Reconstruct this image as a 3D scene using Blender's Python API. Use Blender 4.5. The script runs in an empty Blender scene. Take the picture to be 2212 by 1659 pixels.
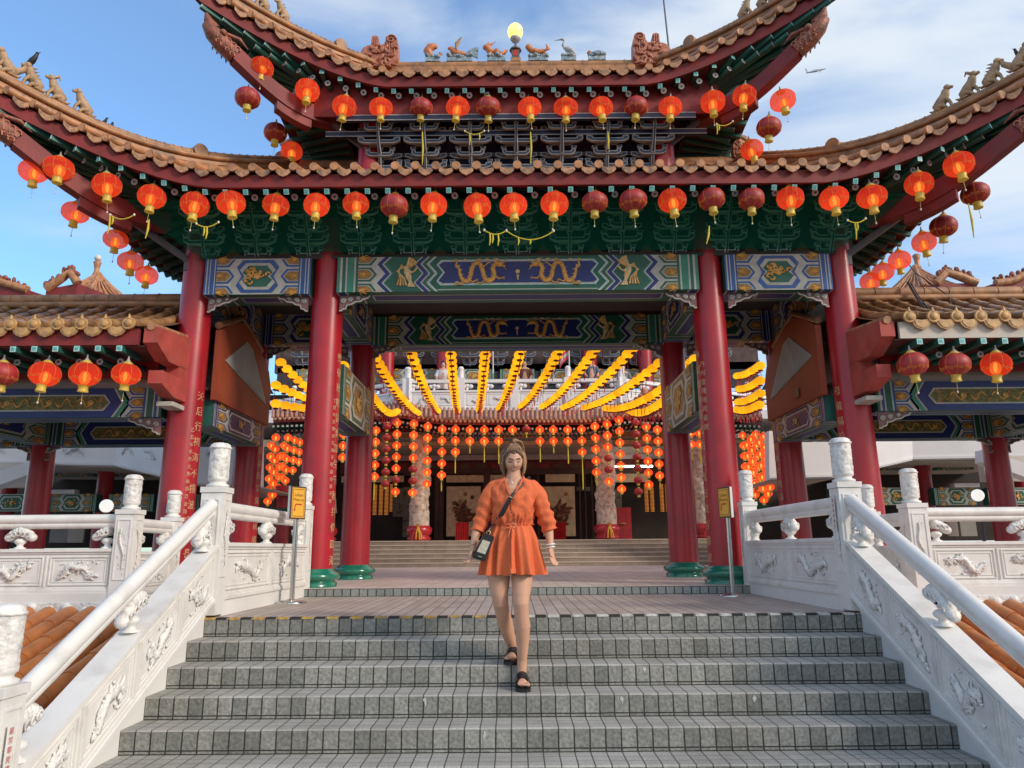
import bpy, math, random
from mathutils import Vector, Matrix, noise
R = math.radians
V = Vector
S = bpy.context.scene
COL = S.collection
random.seed(7)

# ------------------------------------------------------------------ camera, sky, sun, exposure
CAMZ = 0.53
FPX, CX, CY = 1597.5, 1106.0, 829.5          # focal length and centre, in pixels of a 2212 px wide picture
PITCH, ROLL, YAW = R(12.58), 0.008, 0.0019
_F0 = V((-math.sin(YAW) * math.cos(PITCH), math.cos(YAW) * math.cos(PITCH), math.sin(PITCH)))
_R0 = V((math.cos(YAW), math.sin(YAW), 0))
_U0 = _R0.cross(_F0)
CR = _R0 * math.cos(ROLL) - _U0 * math.sin(ROLL)
CU = _U0 * math.cos(ROLL) + _R0 * math.sin(ROLL)
CF = _F0
CAM = V((0, 0, CAMZ))
cd = bpy.data.cameras.new('camera'); cam = bpy.data.objects.new('camera', cd); COL.objects.link(cam)
cam.matrix_world = Matrix(((CR.x, CU.x, -CF.x, 0), (CR.y, CU.y, -CF.y, 0), (CR.z, CU.z, -CF.z, CAMZ), (0, 0, 0, 1)))
cd.sensor_width = 36; cd.lens = 36 * FPX / 2212; cd.clip_start = 0.05; cd.clip_end = 6000
S.camera = cam
SUN_AZ, SUN_EL = R(122), R(27)               # azimuth clockwise from +Y, elevation
w = bpy.data.worlds.new('World'); S.world = w; w.use_nodes = True
nt = w.node_tree; nt.nodes.clear()
N = nt.nodes.new; L = nt.links.new
sky = N('ShaderNodeTexSky'); sky.sky_type = 'NISHITA'; sky.sun_disc = False
sky.sun_elevation = SUN_EL; sky.sun_rotation = SUN_AZ
sky.air_density = 1.3; sky.dust_density = 0.6; sky.ozone_density = 2.5
tc = N('ShaderNodeTexCoord')
mp = N('ShaderNodeMapping'); mp.inputs['Scale'].default_value = (1.2, 1.2, 3.0); mp.inputs['Rotation'].default_value = (0, R(25), R(20))
L(tc.outputs['Generated'], mp.inputs['Vector'])
nz = N('ShaderNodeTexNoise'); nz.inputs['Scale'].default_value = 2.1; nz.inputs['Detail'].default_value = 7; nz.inputs['Roughness'].default_value = 0.5
nz.inputs['Distortion'].default_value = 0.6
L(mp.outputs['Vector'], nz.inputs['Vector'])
sx = N('ShaderNodeSeparateXYZ'); L(tc.outputs['Generated'], sx.inputs[0])
ad = N('ShaderNodeMath'); ad.operation = 'MULTIPLY_ADD'; ad.inputs[1].default_value = 0.20; L(sx.outputs['X'], ad.inputs[0]); L(nz.outputs['Fac'], ad.inputs[2])
az = N('ShaderNodeMath'); az.operation = 'MULTIPLY_ADD'; az.inputs[1].default_value = -0.10; L(sx.outputs['Z'], az.inputs[0]); L(ad.outputs[0], az.inputs[2])
mr = N('ShaderNodeMapRange'); mr.interpolation_type = 'SMOOTHSTEP'
mr.inputs['From Min'].default_value = 0.37; mr.inputs['From Max'].default_value = 0.68
mr.inputs['To Min'].default_value = 0.12; mr.inputs['To Max'].default_value = 0.92
bh = N('ShaderNodeMapRange'); bh.inputs['From Min'].default_value = 0.30; bh.inputs['From Max'].default_value = -0.5; bh.inputs['To Min'].default_value = 0; bh.inputs['To Max'].default_value = 0.24  # white cloud cover added behind the camera, out of view, to light front faces
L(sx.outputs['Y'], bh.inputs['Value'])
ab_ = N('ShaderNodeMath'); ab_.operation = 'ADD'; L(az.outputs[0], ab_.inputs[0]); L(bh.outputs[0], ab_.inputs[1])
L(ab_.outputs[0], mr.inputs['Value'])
mx = N('ShaderNodeMix'); mx.data_type = 'RGBA'; L(mr.outputs[0], mx.inputs['Factor'])
tint = N('ShaderNodeMix'); tint.data_type = 'RGBA'; tint.blend_type = 'MULTIPLY'; tint.inputs['Factor'].default_value = 1
L(sky.outputs[0], tint.inputs['A']); tint.inputs['B'].default_value = (1.05, 1.62, 2.1, 1)
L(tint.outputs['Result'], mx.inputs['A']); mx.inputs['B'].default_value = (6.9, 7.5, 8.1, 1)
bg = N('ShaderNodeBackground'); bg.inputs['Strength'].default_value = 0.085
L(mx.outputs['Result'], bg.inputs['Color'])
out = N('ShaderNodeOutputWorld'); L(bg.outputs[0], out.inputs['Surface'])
sd = bpy.data.lights.new('sun', 'SUN'); sd.energy = 2.0; sd.angle = R(14); sd.color = (1.0, 0.86, 0.72)
sun = bpy.data.objects.new('sun', sd); COL.objects.link(sun)
sdir = V((math.sin(SUN_AZ) * math.cos(SUN_EL), math.cos(SUN_AZ) * math.cos(SUN_EL), math.sin(SUN_EL)))
sun.rotation_euler = sdir.to_track_quat('Z', 'Y').to_euler()
S.view_settings.view_transform = 'Standard'; S.view_settings.look = 'None'
S.view_settings.exposure = 0.5; S.view_settings.gamma = 1.0
S.cycles.max_bounces = 6; S.cycles.transparent_max_bounces = 16
S.cycles.sample_clamp_indirect = 4.0; S.cycles.caustics_reflective = False; S.cycles.caustics_refractive = False

def ray(x, y):
    return CF + CR * ((x - CX) / FPX) - CU * ((y - CY) / FPX)
def px(x, y, Y):
    d = ray(x, y); return CAM + d * (Y / d.y)
def pxX(x, y, X):
    d = ray(x, y); return CAM + d * (X / d.x)
def pxZ(x, y, Z):
    d = ray(x, y); return CAM + d * ((Z - CAMZ) / d.z)

# ------------------------------------------------------------------ materials
MATS = {}
def mat(name, col, rough=0.6, var=0.12, scale=6.0, bump=0.0, bscale=40.0, metal=0.0, coat=0.0, emit=None, es=1.0, dirt=None, dscale=1.5, dlo=0.5, dhi=0.75):
    m = bpy.data.materials.new(name); m.use_nodes = True
    t = m.node_tree; b = t.nodes['Principled BSDF']
    b.inputs['Roughness'].default_value = rough; b.inputs['Metallic'].default_value = metal
    b.inputs['Coat Weight'].default_value = coat; b.inputs['Coat Roughness'].default_value = 0.15
    tcn = t.nodes.new('ShaderNodeTexCoord')
    n = t.nodes.new('ShaderNodeTexNoise'); n.inputs['Scale'].default_value = scale; n.inputs['Detail'].default_value = 5
    t.links.new(tcn.outputs['Object'], n.inputs['Vector'])
    mr_ = t.nodes.new('ShaderNodeMapRange'); mr_.inputs['From Min'].default_value = 0.3; mr_.inputs['From Max'].default_value = 0.7
    mr_.inputs['To Min'].default_value = 1 - var; mr_.inputs['To Max'].default_value = 1 + var
    t.links.new(n.outputs['Fac'], mr_.inputs['Value'])
    mm = t.nodes.new('ShaderNodeMix'); mm.data_type = 'RGBA'; mm.blend_type = 'MULTIPLY'; mm.inputs['Factor'].default_value = 1
    mm.inputs['A'].default_value = (*col, 1)
    t.links.new(mr_.outputs[0], mm.inputs['B'])
    res = mm.outputs['Result']
    if dirt:
        n2 = t.nodes.new('ShaderNodeTexNoise'); n2.inputs['Scale'].default_value = dscale; n2.inputs['Detail'].default_value = 8; n2.inputs['Roughness'].default_value = 0.65
        t.links.new(tcn.outputs['Object'], n2.inputs['Vector'])
        r2 = t.nodes.new('ShaderNodeMapRange'); r2.inputs['From Min'].default_value = dlo; r2.inputs['From Max'].default_value = dhi
        t.links.new(n2.outputs['Fac'], r2.inputs['Value'])
        m2 = t.nodes.new('ShaderNodeMix'); m2.data_type = 'RGBA'; m2.inputs['B'].default_value = (*dirt, 1)
        t.links.new(r2.outputs[0], m2.inputs['Factor']); t.links.new(res, m2.inputs['A']); res = m2.outputs['Result']
    t.links.new(res, b.inputs['Base Color'])
    if emit:
        b.inputs['Emission Color'].default_value = (*emit, 1); b.inputs['Emission Strength'].default_value = es
    if bump:
        n3 = t.nodes.new('ShaderNodeTexNoise'); n3.inputs['Scale'].default_value = bscale; n3.inputs['Detail'].default_value = 4
        t.links.new(tcn.outputs['Object'], n3.inputs['Vector'])
        bp = t.nodes.new('ShaderNodeBump'); bp.inputs['Strength'].default_value = bump; bp.inputs['Distance'].default_value = 0.01
        t.links.new(n3.outputs['Fac'], bp.inputs['Height']); t.links.new(bp.outputs[0], b.inputs['Normal'])
    MATS[name] = m; return m

mat('red_paint', (0.37, 0.011, 0.020), 0.34, 0.16, 3.0, 0.05, 30, coat=0.12, dirt=(0.24, 0.012, 0.018), dlo=0.5, dhi=0.8, dscale=2.5)
mat('red_matte', (0.21, 0.020, 0.018), 0.6, 0.22, 4.0, 0.15, 30, dirt=(0.13, 0.03, 0.025), dlo=0.5, dhi=0.85, dscale=3)
mat('red_stucco', (0.42, 0.07, 0.055), 0.7, 0.2, 5.0, 0.15, 40, dirt=(0.30, 0.12, 0.09), dlo=0.5, dhi=0.8, dscale=4)
mat('red_wall_lit', (0.27, 0.048, 0.018), 0.6, 0.12, 3.0, dirt=(0.30, 0.05, 0.02))  # red gable wall; orange of the lantern light put into its colour
mat('grey_wall', (0.33, 0.32, 0.30), 0.8, 0.1, 3.0)
mat('tile', (0.47, 0.215, 0.095), 0.45, 0.3, 9.0, 0.25, 60, dirt=(0.15, 0.085, 0.055), dlo=0.5, dhi=0.72, dscale=7)
mat('tile_dark', (0.26, 0.12, 0.06), 0.5, 0.3, 7.0, 0.2, 60, dirt=(0.08, 0.05, 0.04), dlo=0.45, dhi=0.7, dscale=5)
mat('tile_gold', (0.55, 0.32, 0.12), 0.45, 0.3, 12.0, 0.5, 90, dirt=(0.25, 0.14, 0.07), dlo=0.5, dhi=0.75, dscale=9)
mat('tile_orange', (0.48, 0.17, 0.05), 0.35, 0.18, 7.0, 0.1, 60, dirt=(0.30, 0.10, 0.04), dlo=0.5, dhi=0.8, dscale=3)
mat('ridge_tile', (0.40, 0.20, 0.09), 0.5, 0.3, 6.0, 0.2, 60, dirt=(0.13, 0.08, 0.05), dlo=0.48, dhi=0.75, dscale=5)
mat('ceramic_dark', (0.30, 0.095, 0.055), 0.5, 0.3, 14.0, 1.0, 30, dirt=(0.13, 0.05, 0.035), dlo=0.45, dhi=0.65, dscale=12)
mat('ceramic', (0.45, 0.165, 0.09), 0.45, 0.25, 14.0, 0.8, 40, dirt=(0.26, 0.07, 0.05), dlo=0.45, dhi=0.7, dscale=10)
mat('figure', (0.46, 0.30, 0.17), 0.6, 0.2, 14.0, 0.6, 60, dirt=(0.22, 0.14, 0.08), dlo=0.48, dhi=0.75, dscale=9)
mat('ceramic_blue', (0.20, 0.30, 0.36), 0.4, 0.4, 25.0, 0.6, 60, dirt=(0.5, 0.52, 0.52), dlo=0.5, dhi=0.6, dscale=16)
mat('ceramic_orange', (0.60, 0.22, 0.08), 0.4, 0.3, 20.0, 0.5, 60, dirt=(0.35, 0.07, 0.04), dlo=0.5, dhi=0.65, dscale=14)
mat('ceramic_grey', (0.42, 0.43, 0.42), 0.5, 0.3, 18.0, 0.4, 60)
mat('black_feather', (0.02, 0.02, 0.025), 0.5)
mat('green_dark', (0.016, 0.11, 0.085), 0.55, 0.25, 5)
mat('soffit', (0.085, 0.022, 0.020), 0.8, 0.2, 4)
mat('soffit_dark', (0.03, 0.035, 0.04), 0.8, 0.2, 4)
mat('teal', (0.10, 0.42, 0.40), 0.5, 0.45, 60)
mat('teal_light', (0.38, 0.62, 0.60), 0.5, 0.35, 70)
mat('ring_grey', (0.42, 0.36, 0.36), 0.6)
mat('blue', (0.009, 0.025, 0.15), 0.45, 0.2, 8)
mat('blue_mid', (0.02, 0.085, 0.27), 0.45, 0.2, 8)
mat('green', (0.010, 0.105, 0.062), 0.45, 0.2, 8)
mat('green_mid', (0.03, 0.21, 0.14), 0.45, 0.2, 8)
mat('cream', (0.46, 0.46, 0.41), 0.5, 0.12, 12, dirt=(0.30, 0.30, 0.25), dlo=0.5, dhi=0.8, dscale=8)
mat('gold', (0.62, 0.33, 0.07), 0.45, 0.3, 25, 0.5, 60)
mat('gold_pale', (0.68, 0.50, 0.24), 0.45, 0.3, 20, 0.5, 60)
mat('ochre', (0.30, 0.17, 0.05), 0.5, 0.4, 25)
mat('olive', (0.12, 0.13, 0.035), 0.6, 0.5, 22, dirt=(0.32, 0.19, 0.06), dlo=0.52, dhi=0.6, dscale=14)
mat('bracket', (0.035, 0.050, 0.085), 0.6, 0.2, 8)
mat('bracket_edge', (0.36, 0.35, 0.35), 0.6, 0.2, 8)
mat('marble', (0.77, 0.755, 0.72), 0.42, 0.05, 3.0, 0.06, 60, dirt=(0.50, 0.48, 0.44), dlo=0.50, dhi=0.85, dscale=3.2)
mat('marble_carved', (0.77, 0.755, 0.72), 0.5, 0.06, 12.0, 0.9, 42, dirt=(0.46, 0.44, 0.41), dlo=0.50, dhi=0.68, dscale=14)
mat('plaster', (0.74, 0.73, 0.70), 0.8, 0.06, 3.0, dirt=(0.58, 0.57, 0.54), dlo=0.5, dhi=0.85, dscale=1.5)
mat('beige_soffit', (0.42, 0.37, 0.31), 0.85, 0.08, 2.0)
mat('base_green', (0.015, 0.17, 0.11), 0.2, 0.2, 6, coat=0.6)
mat('base_red', (0.45, 0.02, 0.03), 0.3, 0.2, 6, coat=0.3)
mat('stone_carved', (0.62, 0.54, 0.45), 0.7, 0.2, 10, 1.0, 22, dirt=(0.28, 0.22, 0.16), dlo=0.46, dhi=0.66, dscale=9)
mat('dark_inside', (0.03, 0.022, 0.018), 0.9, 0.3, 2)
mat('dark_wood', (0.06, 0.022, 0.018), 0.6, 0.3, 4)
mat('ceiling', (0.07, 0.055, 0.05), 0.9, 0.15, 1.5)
mat('steel', (0.55, 0.54, 0.52), 0.22, 0.05, 4, metal=1.0)
mat('steel_dull', (0.35, 0.35, 0.35), 0.4, 0.05, 4, metal=1.0)
mat('white_metal', (0.62, 0.61, 0.59), 0.4, 0.05)
mat('brown_frame', (0.09, 0.05, 0.03), 0.5)
mat('sign_yellow', (0.78, 0.40, 0.04), 0.5, 0.06, 5)
mat('sign_line', (0.20, 0.10, 0.03), 0.6)
mat('text_gold', (0.62, 0.40, 0.22), 0.5, 0.25, 30)
mat('text_red', (0.5, 0.03, 0.03), 0.6)
mat('lantern_red', (0.36, 0.028, 0.03), 0.5, 0.18, 12, 0.15, 120)
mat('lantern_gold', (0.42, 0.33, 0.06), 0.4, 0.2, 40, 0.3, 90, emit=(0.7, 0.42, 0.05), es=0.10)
mat('lantern_gold_lit', (0.50, 0.38, 0.06), 0.4, 0.2, 40, emit=(0.9, 0.50, 0.05), es=0.10)
mat('gilt', (0.50, 0.25, 0.04), 0.4, 0.2, 40, emit=(0.9, 0.25, 0.03), es=0.15)
mat('bracket_edge_l', (0.62, 0.62, 0.60), 0.6, 0.2, 8)
mat('thread', (0.55, 0.50, 0.16), 0.7)
mat('tassel_red', (0.50, 0.03, 0.04), 0.7, 0.2, 20)
mat('bead', (0.75, 0.72, 0.66), 0.5)
mat('wire', (0.03, 0.03, 0.035), 0.5)
mat('lamp_white', (0.85, 0.85, 0.82), 0.3, 0.02, emit=(1, 0.98, 0.92), es=0.55)
mat('lamp_yellow', (0.9, 0.7, 0.3), 0.3, 0.02, emit=(1.0, 0.62, 0.10), es=1.5)
mat('ball_off', (0.62, 0.61, 0.58), 0.3, 0.02)
mat('bulb', (1, 0.5, 0.2), 0.5, 0.0, emit=(1.0, 0.36, 0.055), es=3.6)
mat('tube_light', (0.9, 0.9, 0.9), 0.5, 0.0, emit=(1.0, 0.95, 0.85), es=9.0)
mat('red_cloth', (0.45, 0.01, 0.015), 0.7, 0.2, 8)
mat('mural', (0.62, 0.49, 0.31), 0.8, 0.2, 6)
mat('mural_ink', (0.11, 0.045, 0.025), 0.8, 0.5, 12, dirt=(0.28, 0.12, 0.05), dlo=0.5, dhi=0.6, dscale=9)
mat('mural_grey', (0.16, 0.15, 0.12), 0.8, 0.3, 5, dirt=(0.05, 0.06, 0.04), dlo=0.5, dhi=0.6, dscale=5)
mat('coil_gold', (0.5, 0.22, 0.05), 0.4, 0.3, 9, metal=0.6, emit=(0.9, 0.3, 0.05), es=0.22)

mat('ed_yellow', (0.52, 0.32, 0.07), 0.7, 0.3, 30, dirt=(0.25, 0.2, 0.15), dlo=0.5, dhi=0.7, dscale=20)
mat('ed_white', (0.62, 0.62, 0.58), 0.7, 0.2, 30, dirt=(0.3, 0.28, 0.25), dlo=0.5, dhi=0.75, dscale=20)
mat('ed_black', (0.03, 0.028, 0.026), 0.7)
mat('earth', (0.16, 0.14, 0.11), 0.9, 0.2, 0.5)
mat('droppings', (0.50, 0.50, 0.47), 0.8, 0.2, 20)
mat('railnotice', (0.75, 0.74, 0.70), 0.6)
mat('bracket_edge_red', (0.20, 0.10, 0.10), 0.6, 0.2, 10)
mat('tile_drip', (0.47, 0.24, 0.12), 0.5, 0.35, 14.0, 0.5, 60, dirt=(0.16, 0.10, 0.07), dlo=0.46, dhi=0.66, dscale=9)
mat('gold_board', (0.20, 0.075, 0.03), 0.6, 0.4, 30, 0.5, 60)
mat('blue_dark', (0.022, 0.035, 0.09), 0.6, 0.2, 6)
mat('blue_board', (0.014, 0.022, 0.06), 0.5, 0.2, 6)
mat('steel_grey', (0.12, 0.12, 0.14), 0.5)
mat('grey_dark', (0.10, 0.11, 0.09), 0.5, 0.3, 14)

mat('thread_yellow', (0.62, 0.50, 0.04), 0.7)
mat('tile_roll', (0.36, 0.20, 0.09), 0.4, 0.3, 5, 0.2, 60, dirt=(0.11, 0.065, 0.04), dlo=0.44, dhi=0.66, dscale=4)
mat('tile_drip_o', (0.42, 0.24, 0.10), 0.5, 0.3, 12, 0.4, 80)
mat('plaster_warm', (0.58, 0.52, 0.45), 0.8, 0.08, 3)
mat('grey_wall2', (0.36, 0.35, 0.33), 0.8, 0.1, 3)
mat('plane_grey', (0.35, 0.38, 0.45), 0.6)
mat('hall_nosing', (0.50, 0.42, 0.34), 0.6, 0.1, 4)
mat('beige_soffit2', (0.34, 0.28, 0.23), 0.8, 0.1, 2)
mat('soffit_warm', (0.075, 0.045, 0.04), 0.8, 0.4, 5)
mat('red_dark', (0.16, 0.02, 0.015), 0.6, 0.3, 6)
mat('ribbon_yellow', (0.70, 0.42, 0.05), 0.6)
mat('tile_hall', (0.46, 0.22, 0.13), 0.5, 0.3, 9, 0.2, 60, dirt=(0.20, 0.09, 0.05), dlo=0.5, dhi=0.75, dscale=6)
mat('marble_far', (0.74, 0.73, 0.74), 0.5, 0.05, 2, dirt=(0.60, 0.60, 0.61), dlo=0.5, dhi=0.85, dscale=1)
mat('marble_far2', (0.60, 0.60, 0.61), 0.6, 0.05, 2)
mat('flag_red', (0.55, 0.05, 0.10), 0.7)

mat('skin', (0.58, 0.32, 0.21), 0.62, 0.07, 9)
mat('skin_face', (0.62, 0.36, 0.25), 0.5, 0.06, 12)
mat('brow', (0.06, 0.03, 0.02), 0.6)
mat('lips', (0.50, 0.14, 0.11), 0.4)
mat('teeth', (0.80, 0.78, 0.72), 0.3)
mat('hair', (0.12, 0.060, 0.030), 0.65, 0.35, 60)
mat('hair_light', (0.36, 0.20, 0.10), 0.65, 0.3, 60)
mat('hair_black', (0.015, 0.012, 0.012), 0.45)
mat('linen', (0.70, 0.150, 0.052), 0.9, 0.06, 45, 0.5, 190)
mat('linen_dark', (0.44, 0.075, 0.03), 0.85, 0.1, 30)
mat('linen_light', (0.72, 0.17, 0.07), 0.85, 0.1, 30)
mat('sandal', (0.012, 0.012, 0.014), 0.4)
mat('gold_metal', (0.75, 0.60, 0.38), 0.25, 0.05, 5, metal=1.0)
mat('white_plastic', (0.75, 0.73, 0.68), 0.4)
mat('bag_black', (0.012, 0.012, 0.015), 0.45, 0.1, 10)
mat('bag_cream', (0.52, 0.48, 0.38), 0.9, 0.15, 60, 0.5, 150)
mat('strap_brown', (0.045, 0.018, 0.02), 0.5)
mat('shirt_white', (0.62, 0.60, 0.62), 0.8)
mat('shirt_brown', (0.17, 0.055, 0.03), 0.8)
mat('shirt_blue', (0.10, 0.13, 0.19), 0.8, 0.2, 10)
mat('shirt_grey', (0.16, 0.16, 0.17), 0.8, 0.5, 30)
mat('dark_cloth', (0.03, 0.03, 0.035), 0.8)

def simple_net(name, col, tr):
    m = bpy.data.materials.new(name); m.use_nodes = True; t = m.node_tree; t.nodes.clear()
    o = t.nodes.new('ShaderNodeOutputMaterial'); mxs = t.nodes.new('ShaderNodeMixShader'); mxs.inputs[0].default_value = tr
    d = t.nodes.new('ShaderNodeBsdfDiffuse'); d.inputs['Color'].default_value = (*col, 1)
    tl = t.nodes.new('ShaderNodeBsdfTranslucent'); tl.inputs['Color'].default_value = (*col, 1)
    m2 = t.nodes.new('ShaderNodeMixShader'); m2.inputs[0].default_value = 0.4
    tp = t.nodes.new('ShaderNodeBsdfTransparent'); tp.inputs['Color'].default_value = (0.62, 1.0, 0.86, 1)
    t.links.new(d.outputs[0], m2.inputs[1]); t.links.new(tl.outputs[0], m2.inputs[2])
    t.links.new(m2.outputs[0], mxs.inputs[1]); t.links.new(tp.outputs[0], mxs.inputs[2]); t.links.new(mxs.outputs[0], o.inputs['Surface'])
    MATS[name] = m
simple_net('net', (0.008, 0.19, 0.13), 0.52)

def lit_shell(name, emit, es, tcol, tr, dcol):
    """sheer lamp fabric: part glowing cloth, part see-through to the bulb inside"""
    m = bpy.data.materials.new(name); m.use_nodes = True; t = m.node_tree; t.nodes.clear()
    o = t.nodes.new('ShaderNodeOutputMaterial')
    e = t.nodes.new('ShaderNodeEmission'); e.inputs['Color'].default_value = (*emit, 1)
    tcn = t.nodes.new('ShaderNodeTexCoord'); s = t.nodes.new('ShaderNodeSeparateXYZ'); t.links.new(tcn.outputs['Object'], s.inputs[0])
    mr_ = t.nodes.new('ShaderNodeMapRange'); mr_.inputs['From Min'].default_value = 0.12; mr_.inputs['From Max'].default_value = -0.10
    mr_.inputs['To Min'].default_value = es * 0.62; mr_.inputs['To Max'].default_value = es * 1.35
    t.links.new(s.outputs['Z'], mr_.inputs['Value'])
    oi = t.nodes.new('ShaderNodeObjectInfo'); rv = t.nodes.new('ShaderNodeMapRange'); rv.inputs['To Min'].default_value = 0.72; rv.inputs['To Max'].default_value = 1.22
    t.links.new(oi.outputs['Random'], rv.inputs['Value']); ml = t.nodes.new('ShaderNodeMath'); ml.operation = 'MULTIPLY'
    t.links.new(rv.outputs[0], ml.inputs[0]); t.links.new(mr_.outputs[0], ml.inputs[1]); t.links.new(ml.outputs[0], e.inputs['Strength'])
    d = t.nodes.new('ShaderNodeBsdfDiffuse'); d.inputs['Color'].default_value = (*dcol, 1)
    a = t.nodes.new('ShaderNodeAddShader'); t.links.new(e.outputs[0], a.inputs[0]); t.links.new(d.outputs[0], a.inputs[1])
    tp = t.nodes.new('ShaderNodeBsdfTransparent'); tp.inputs['Color'].default_value = (*tcol, 1)
    mxs = t.nodes.new('ShaderNodeMixShader'); mxs.inputs[0].default_value = tr
    t.links.new(a.outputs[0], mxs.inputs[1]); t.links.new(tp.outputs[0], mxs.inputs[2]); t.links.new(mxs.outputs[0], o.inputs['Surface'])
    MATS[name] = m
lit_shell('lantern_lit', (1.0, 0.060, 0.020), 0.40, (1.0, 0.72, 0.6), 0.45, (0.36, 0.03, 0.02))
lit_shell('halo', (1.0, 0.26, 0.04), 1.0, (1.0, 0.95, 0.9), 0.45, (0.0, 0.0, 0.0))  # spread of the bulb's light put into an emissive shell, not fabric
lit_shell('yellow_lit', (1.0, 0.43, 0.010), 0.72, (1.0, 0.8, 0.4), 0.12, (0.5, 0.25, 0.02))

def tile_mat(name, cols, ax, size, off, grout, gcol, rough=0.6, var=0.16, bump=0.3, bscale=70, stain=None):
    """procedural tiling: ax gives the two object axes, size the tile pitch on each, grout the joint width"""
    m = bpy.data.materials.new(name); m.use_nodes = True; t = m.node_tree; b = t.nodes['Principled BSDF']; b.inputs['Roughness'].default_value = rough
    NN = t.nodes.new; LL = t.links.new
    tcn = NN('ShaderNodeTexCoord'); s = NN('ShaderNodeSeparateXYZ'); LL(tcn.outputs['Object'], s.inputs[0])
    wob = NN('ShaderNodeTexNoise'); wob.inputs['Scale'].default_value = 11; LL(tcn.outputs['Object'], wob.inputs['Vector'])
    masks = []; cells = []
    for a, sz, of, lines in zip(ax, size, off, grout):
        q = NN('ShaderNodeMath'); q.operation = 'MULTIPLY_ADD'; q.inputs[1].default_value = 1 / sz; q.inputs[2].default_value = of + 100
        LL(s.outputs[a], q.inputs[0])
        wb = NN('ShaderNodeMath'); wb.operation = 'MULTIPLY_ADD'; wb.inputs[1].default_value = 0.03; LL(wob.outputs['Fac'], wb.inputs[0]); LL(q.outputs[0], wb.inputs[2])
        fr = NN('ShaderNodeMath'); fr.operation = 'FRACT'; LL(wb.outputs[0], fr.inputs[0])
        fl = NN('ShaderNodeMath'); fl.operation = 'FLOOR'; LL(wb.outputs[0], fl.inputs[0]); cells.append(fl)
        for (pos, wd) in lines:                # each joint: position 0..1 in the pitch, width in metres
            sb = NN('ShaderNodeMath'); sb.operation = 'SUBTRACT'; sb.inputs[1].default_value = pos; LL(fr.outputs[0], sb.inputs[0])
            ab = NN('ShaderNodeMath'); ab.operation = 'PINGPONG'; ab.inputs[1].default_value = 0.5; LL(sb.outputs[0], ab.inputs[0])
            r = NN('ShaderNodeMapRange'); r.inputs['From Min'].default_value = wd / sz * 0.5; r.inputs['From Max'].default_value = wd / sz * 0.9
            r.inputs['To Min'].default_value = 1; r.inputs['To Max'].default_value = 0; LL(ab.outputs[0], r.inputs['Value']); masks.append(r)
    g = masks[0].outputs[0]
    for k in masks[1:]:
        x = NN('ShaderNodeMath'); x.operation = 'MAXIMUM'; LL(g, x.inputs[0]); LL(k.outputs[0], x.inputs[1]); g = x.outputs[0]
    cb = NN('ShaderNodeCombineXYZ'); LL(cells[0].outputs[0], cb.inputs[0]); LL(cells[1].outputs[0], cb.inputs[1])
    wn = NN('ShaderNodeTexWhiteNoise'); LL(cb.outputs[0], wn.inputs['Vector'])
    cr = NN('ShaderNodeMix'); cr.data_type = 'RGBA'; LL(wn.outputs['Value'], cr.inputs['Factor']); cr.inputs['A'].default_value = (*cols[0], 1); cr.inputs['B'].default_value = (*cols[1], 1)
    n = NN('ShaderNodeTexNoise'); n.inputs['Scale'].default_value = bscale; n.inputs['Detail'].default_value = 6; LL(tcn.outputs['Object'], n.inputs['Vector'])
    mr_ = NN('ShaderNodeMapRange'); mr_.inputs['From Min'].default_value = 0.3; mr_.inputs['From Max'].default_value = 0.7; mr_.inputs['To Min'].default_value = 1 - var; mr_.inputs['To Max'].default_value = 1 + var
    LL(n.outputs['Fac'], mr_.inputs['Value'])
    mm = NN('ShaderNodeMix'); mm.data_type = 'RGBA'; mm.blend_type = 'MULTIPLY'; mm.inputs['Factor'].default_value = 1; LL(cr.outputs['Result'], mm.inputs['A']); LL(mr_.outputs[0], mm.inputs['B'])
    res = mm.outputs['Result']
    n2 = NN('ShaderNodeTexNoise'); n2.inputs['Scale'].default_value = 1.7; n2.inputs['Detail'].default_value = 8; n2.inputs['Roughness'].default_value = 0.7; LL(tcn.outputs['Object'], n2.inputs['Vector'])
    r2 = NN('ShaderNodeMapRange'); r2.inputs['From Min'].default_value = 0.42; r2.inputs['From Max'].default_value = 0.7; r2.inputs['To Min'].default_value = 0; r2.inputs['To Max'].default_value = 0.55; LL(n2.outputs['Fac'], r2.inputs['Value'])
    m3 = NN('ShaderNodeMix'); m3.data_type = 'RGBA'; m3.blend_type = 'MULTIPLY'; LL(r2.outputs[0], m3.inputs['Factor']); LL(res, m3.inputs['A']); m3.inputs['B'].default_value = (0.50, 0.46, 0.40, 1)
    res = m3.outputs['Result']
    m2 = NN('ShaderNodeMix'); m2.data_type = 'RGBA'; LL(g, m2.inputs['Factor']); LL(res, m2.inputs['A']); m2.inputs['B'].default_value = (*gcol, 1)
    LL(m2.outputs['Result'], b.inputs['Base Color'])
    hh = NN('ShaderNodeMath'); hh.operation = 'MULTIPLY_ADD'; hh.inputs[1].default_value = -1.5; LL(g, hh.inputs[0]); LL(n.outputs['Fac'], hh.inputs[2])
    bp = NN('ShaderNodeBump'); bp.inputs['Strength'].default_value = bump; bp.inputs['Distance'].default_value = 0.008; LL(hh.outputs[0], bp.inputs['Height']); LL(bp.outputs[0], b.inputs['Normal'])
    MATS[name] = m
tile_mat('riser', ((0.19, 0.195, 0.18), (0.31, 0.31, 0.285)), ('X', 'Z'), (0.1, 0.1458), (0.3, 0.0), ([(0, 0.0062)], [(0.0, 0.008), (0.17, 0.005)]), (0.028, 0.028, 0.025), 0.8, 0.30, 0.8, 45)
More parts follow.
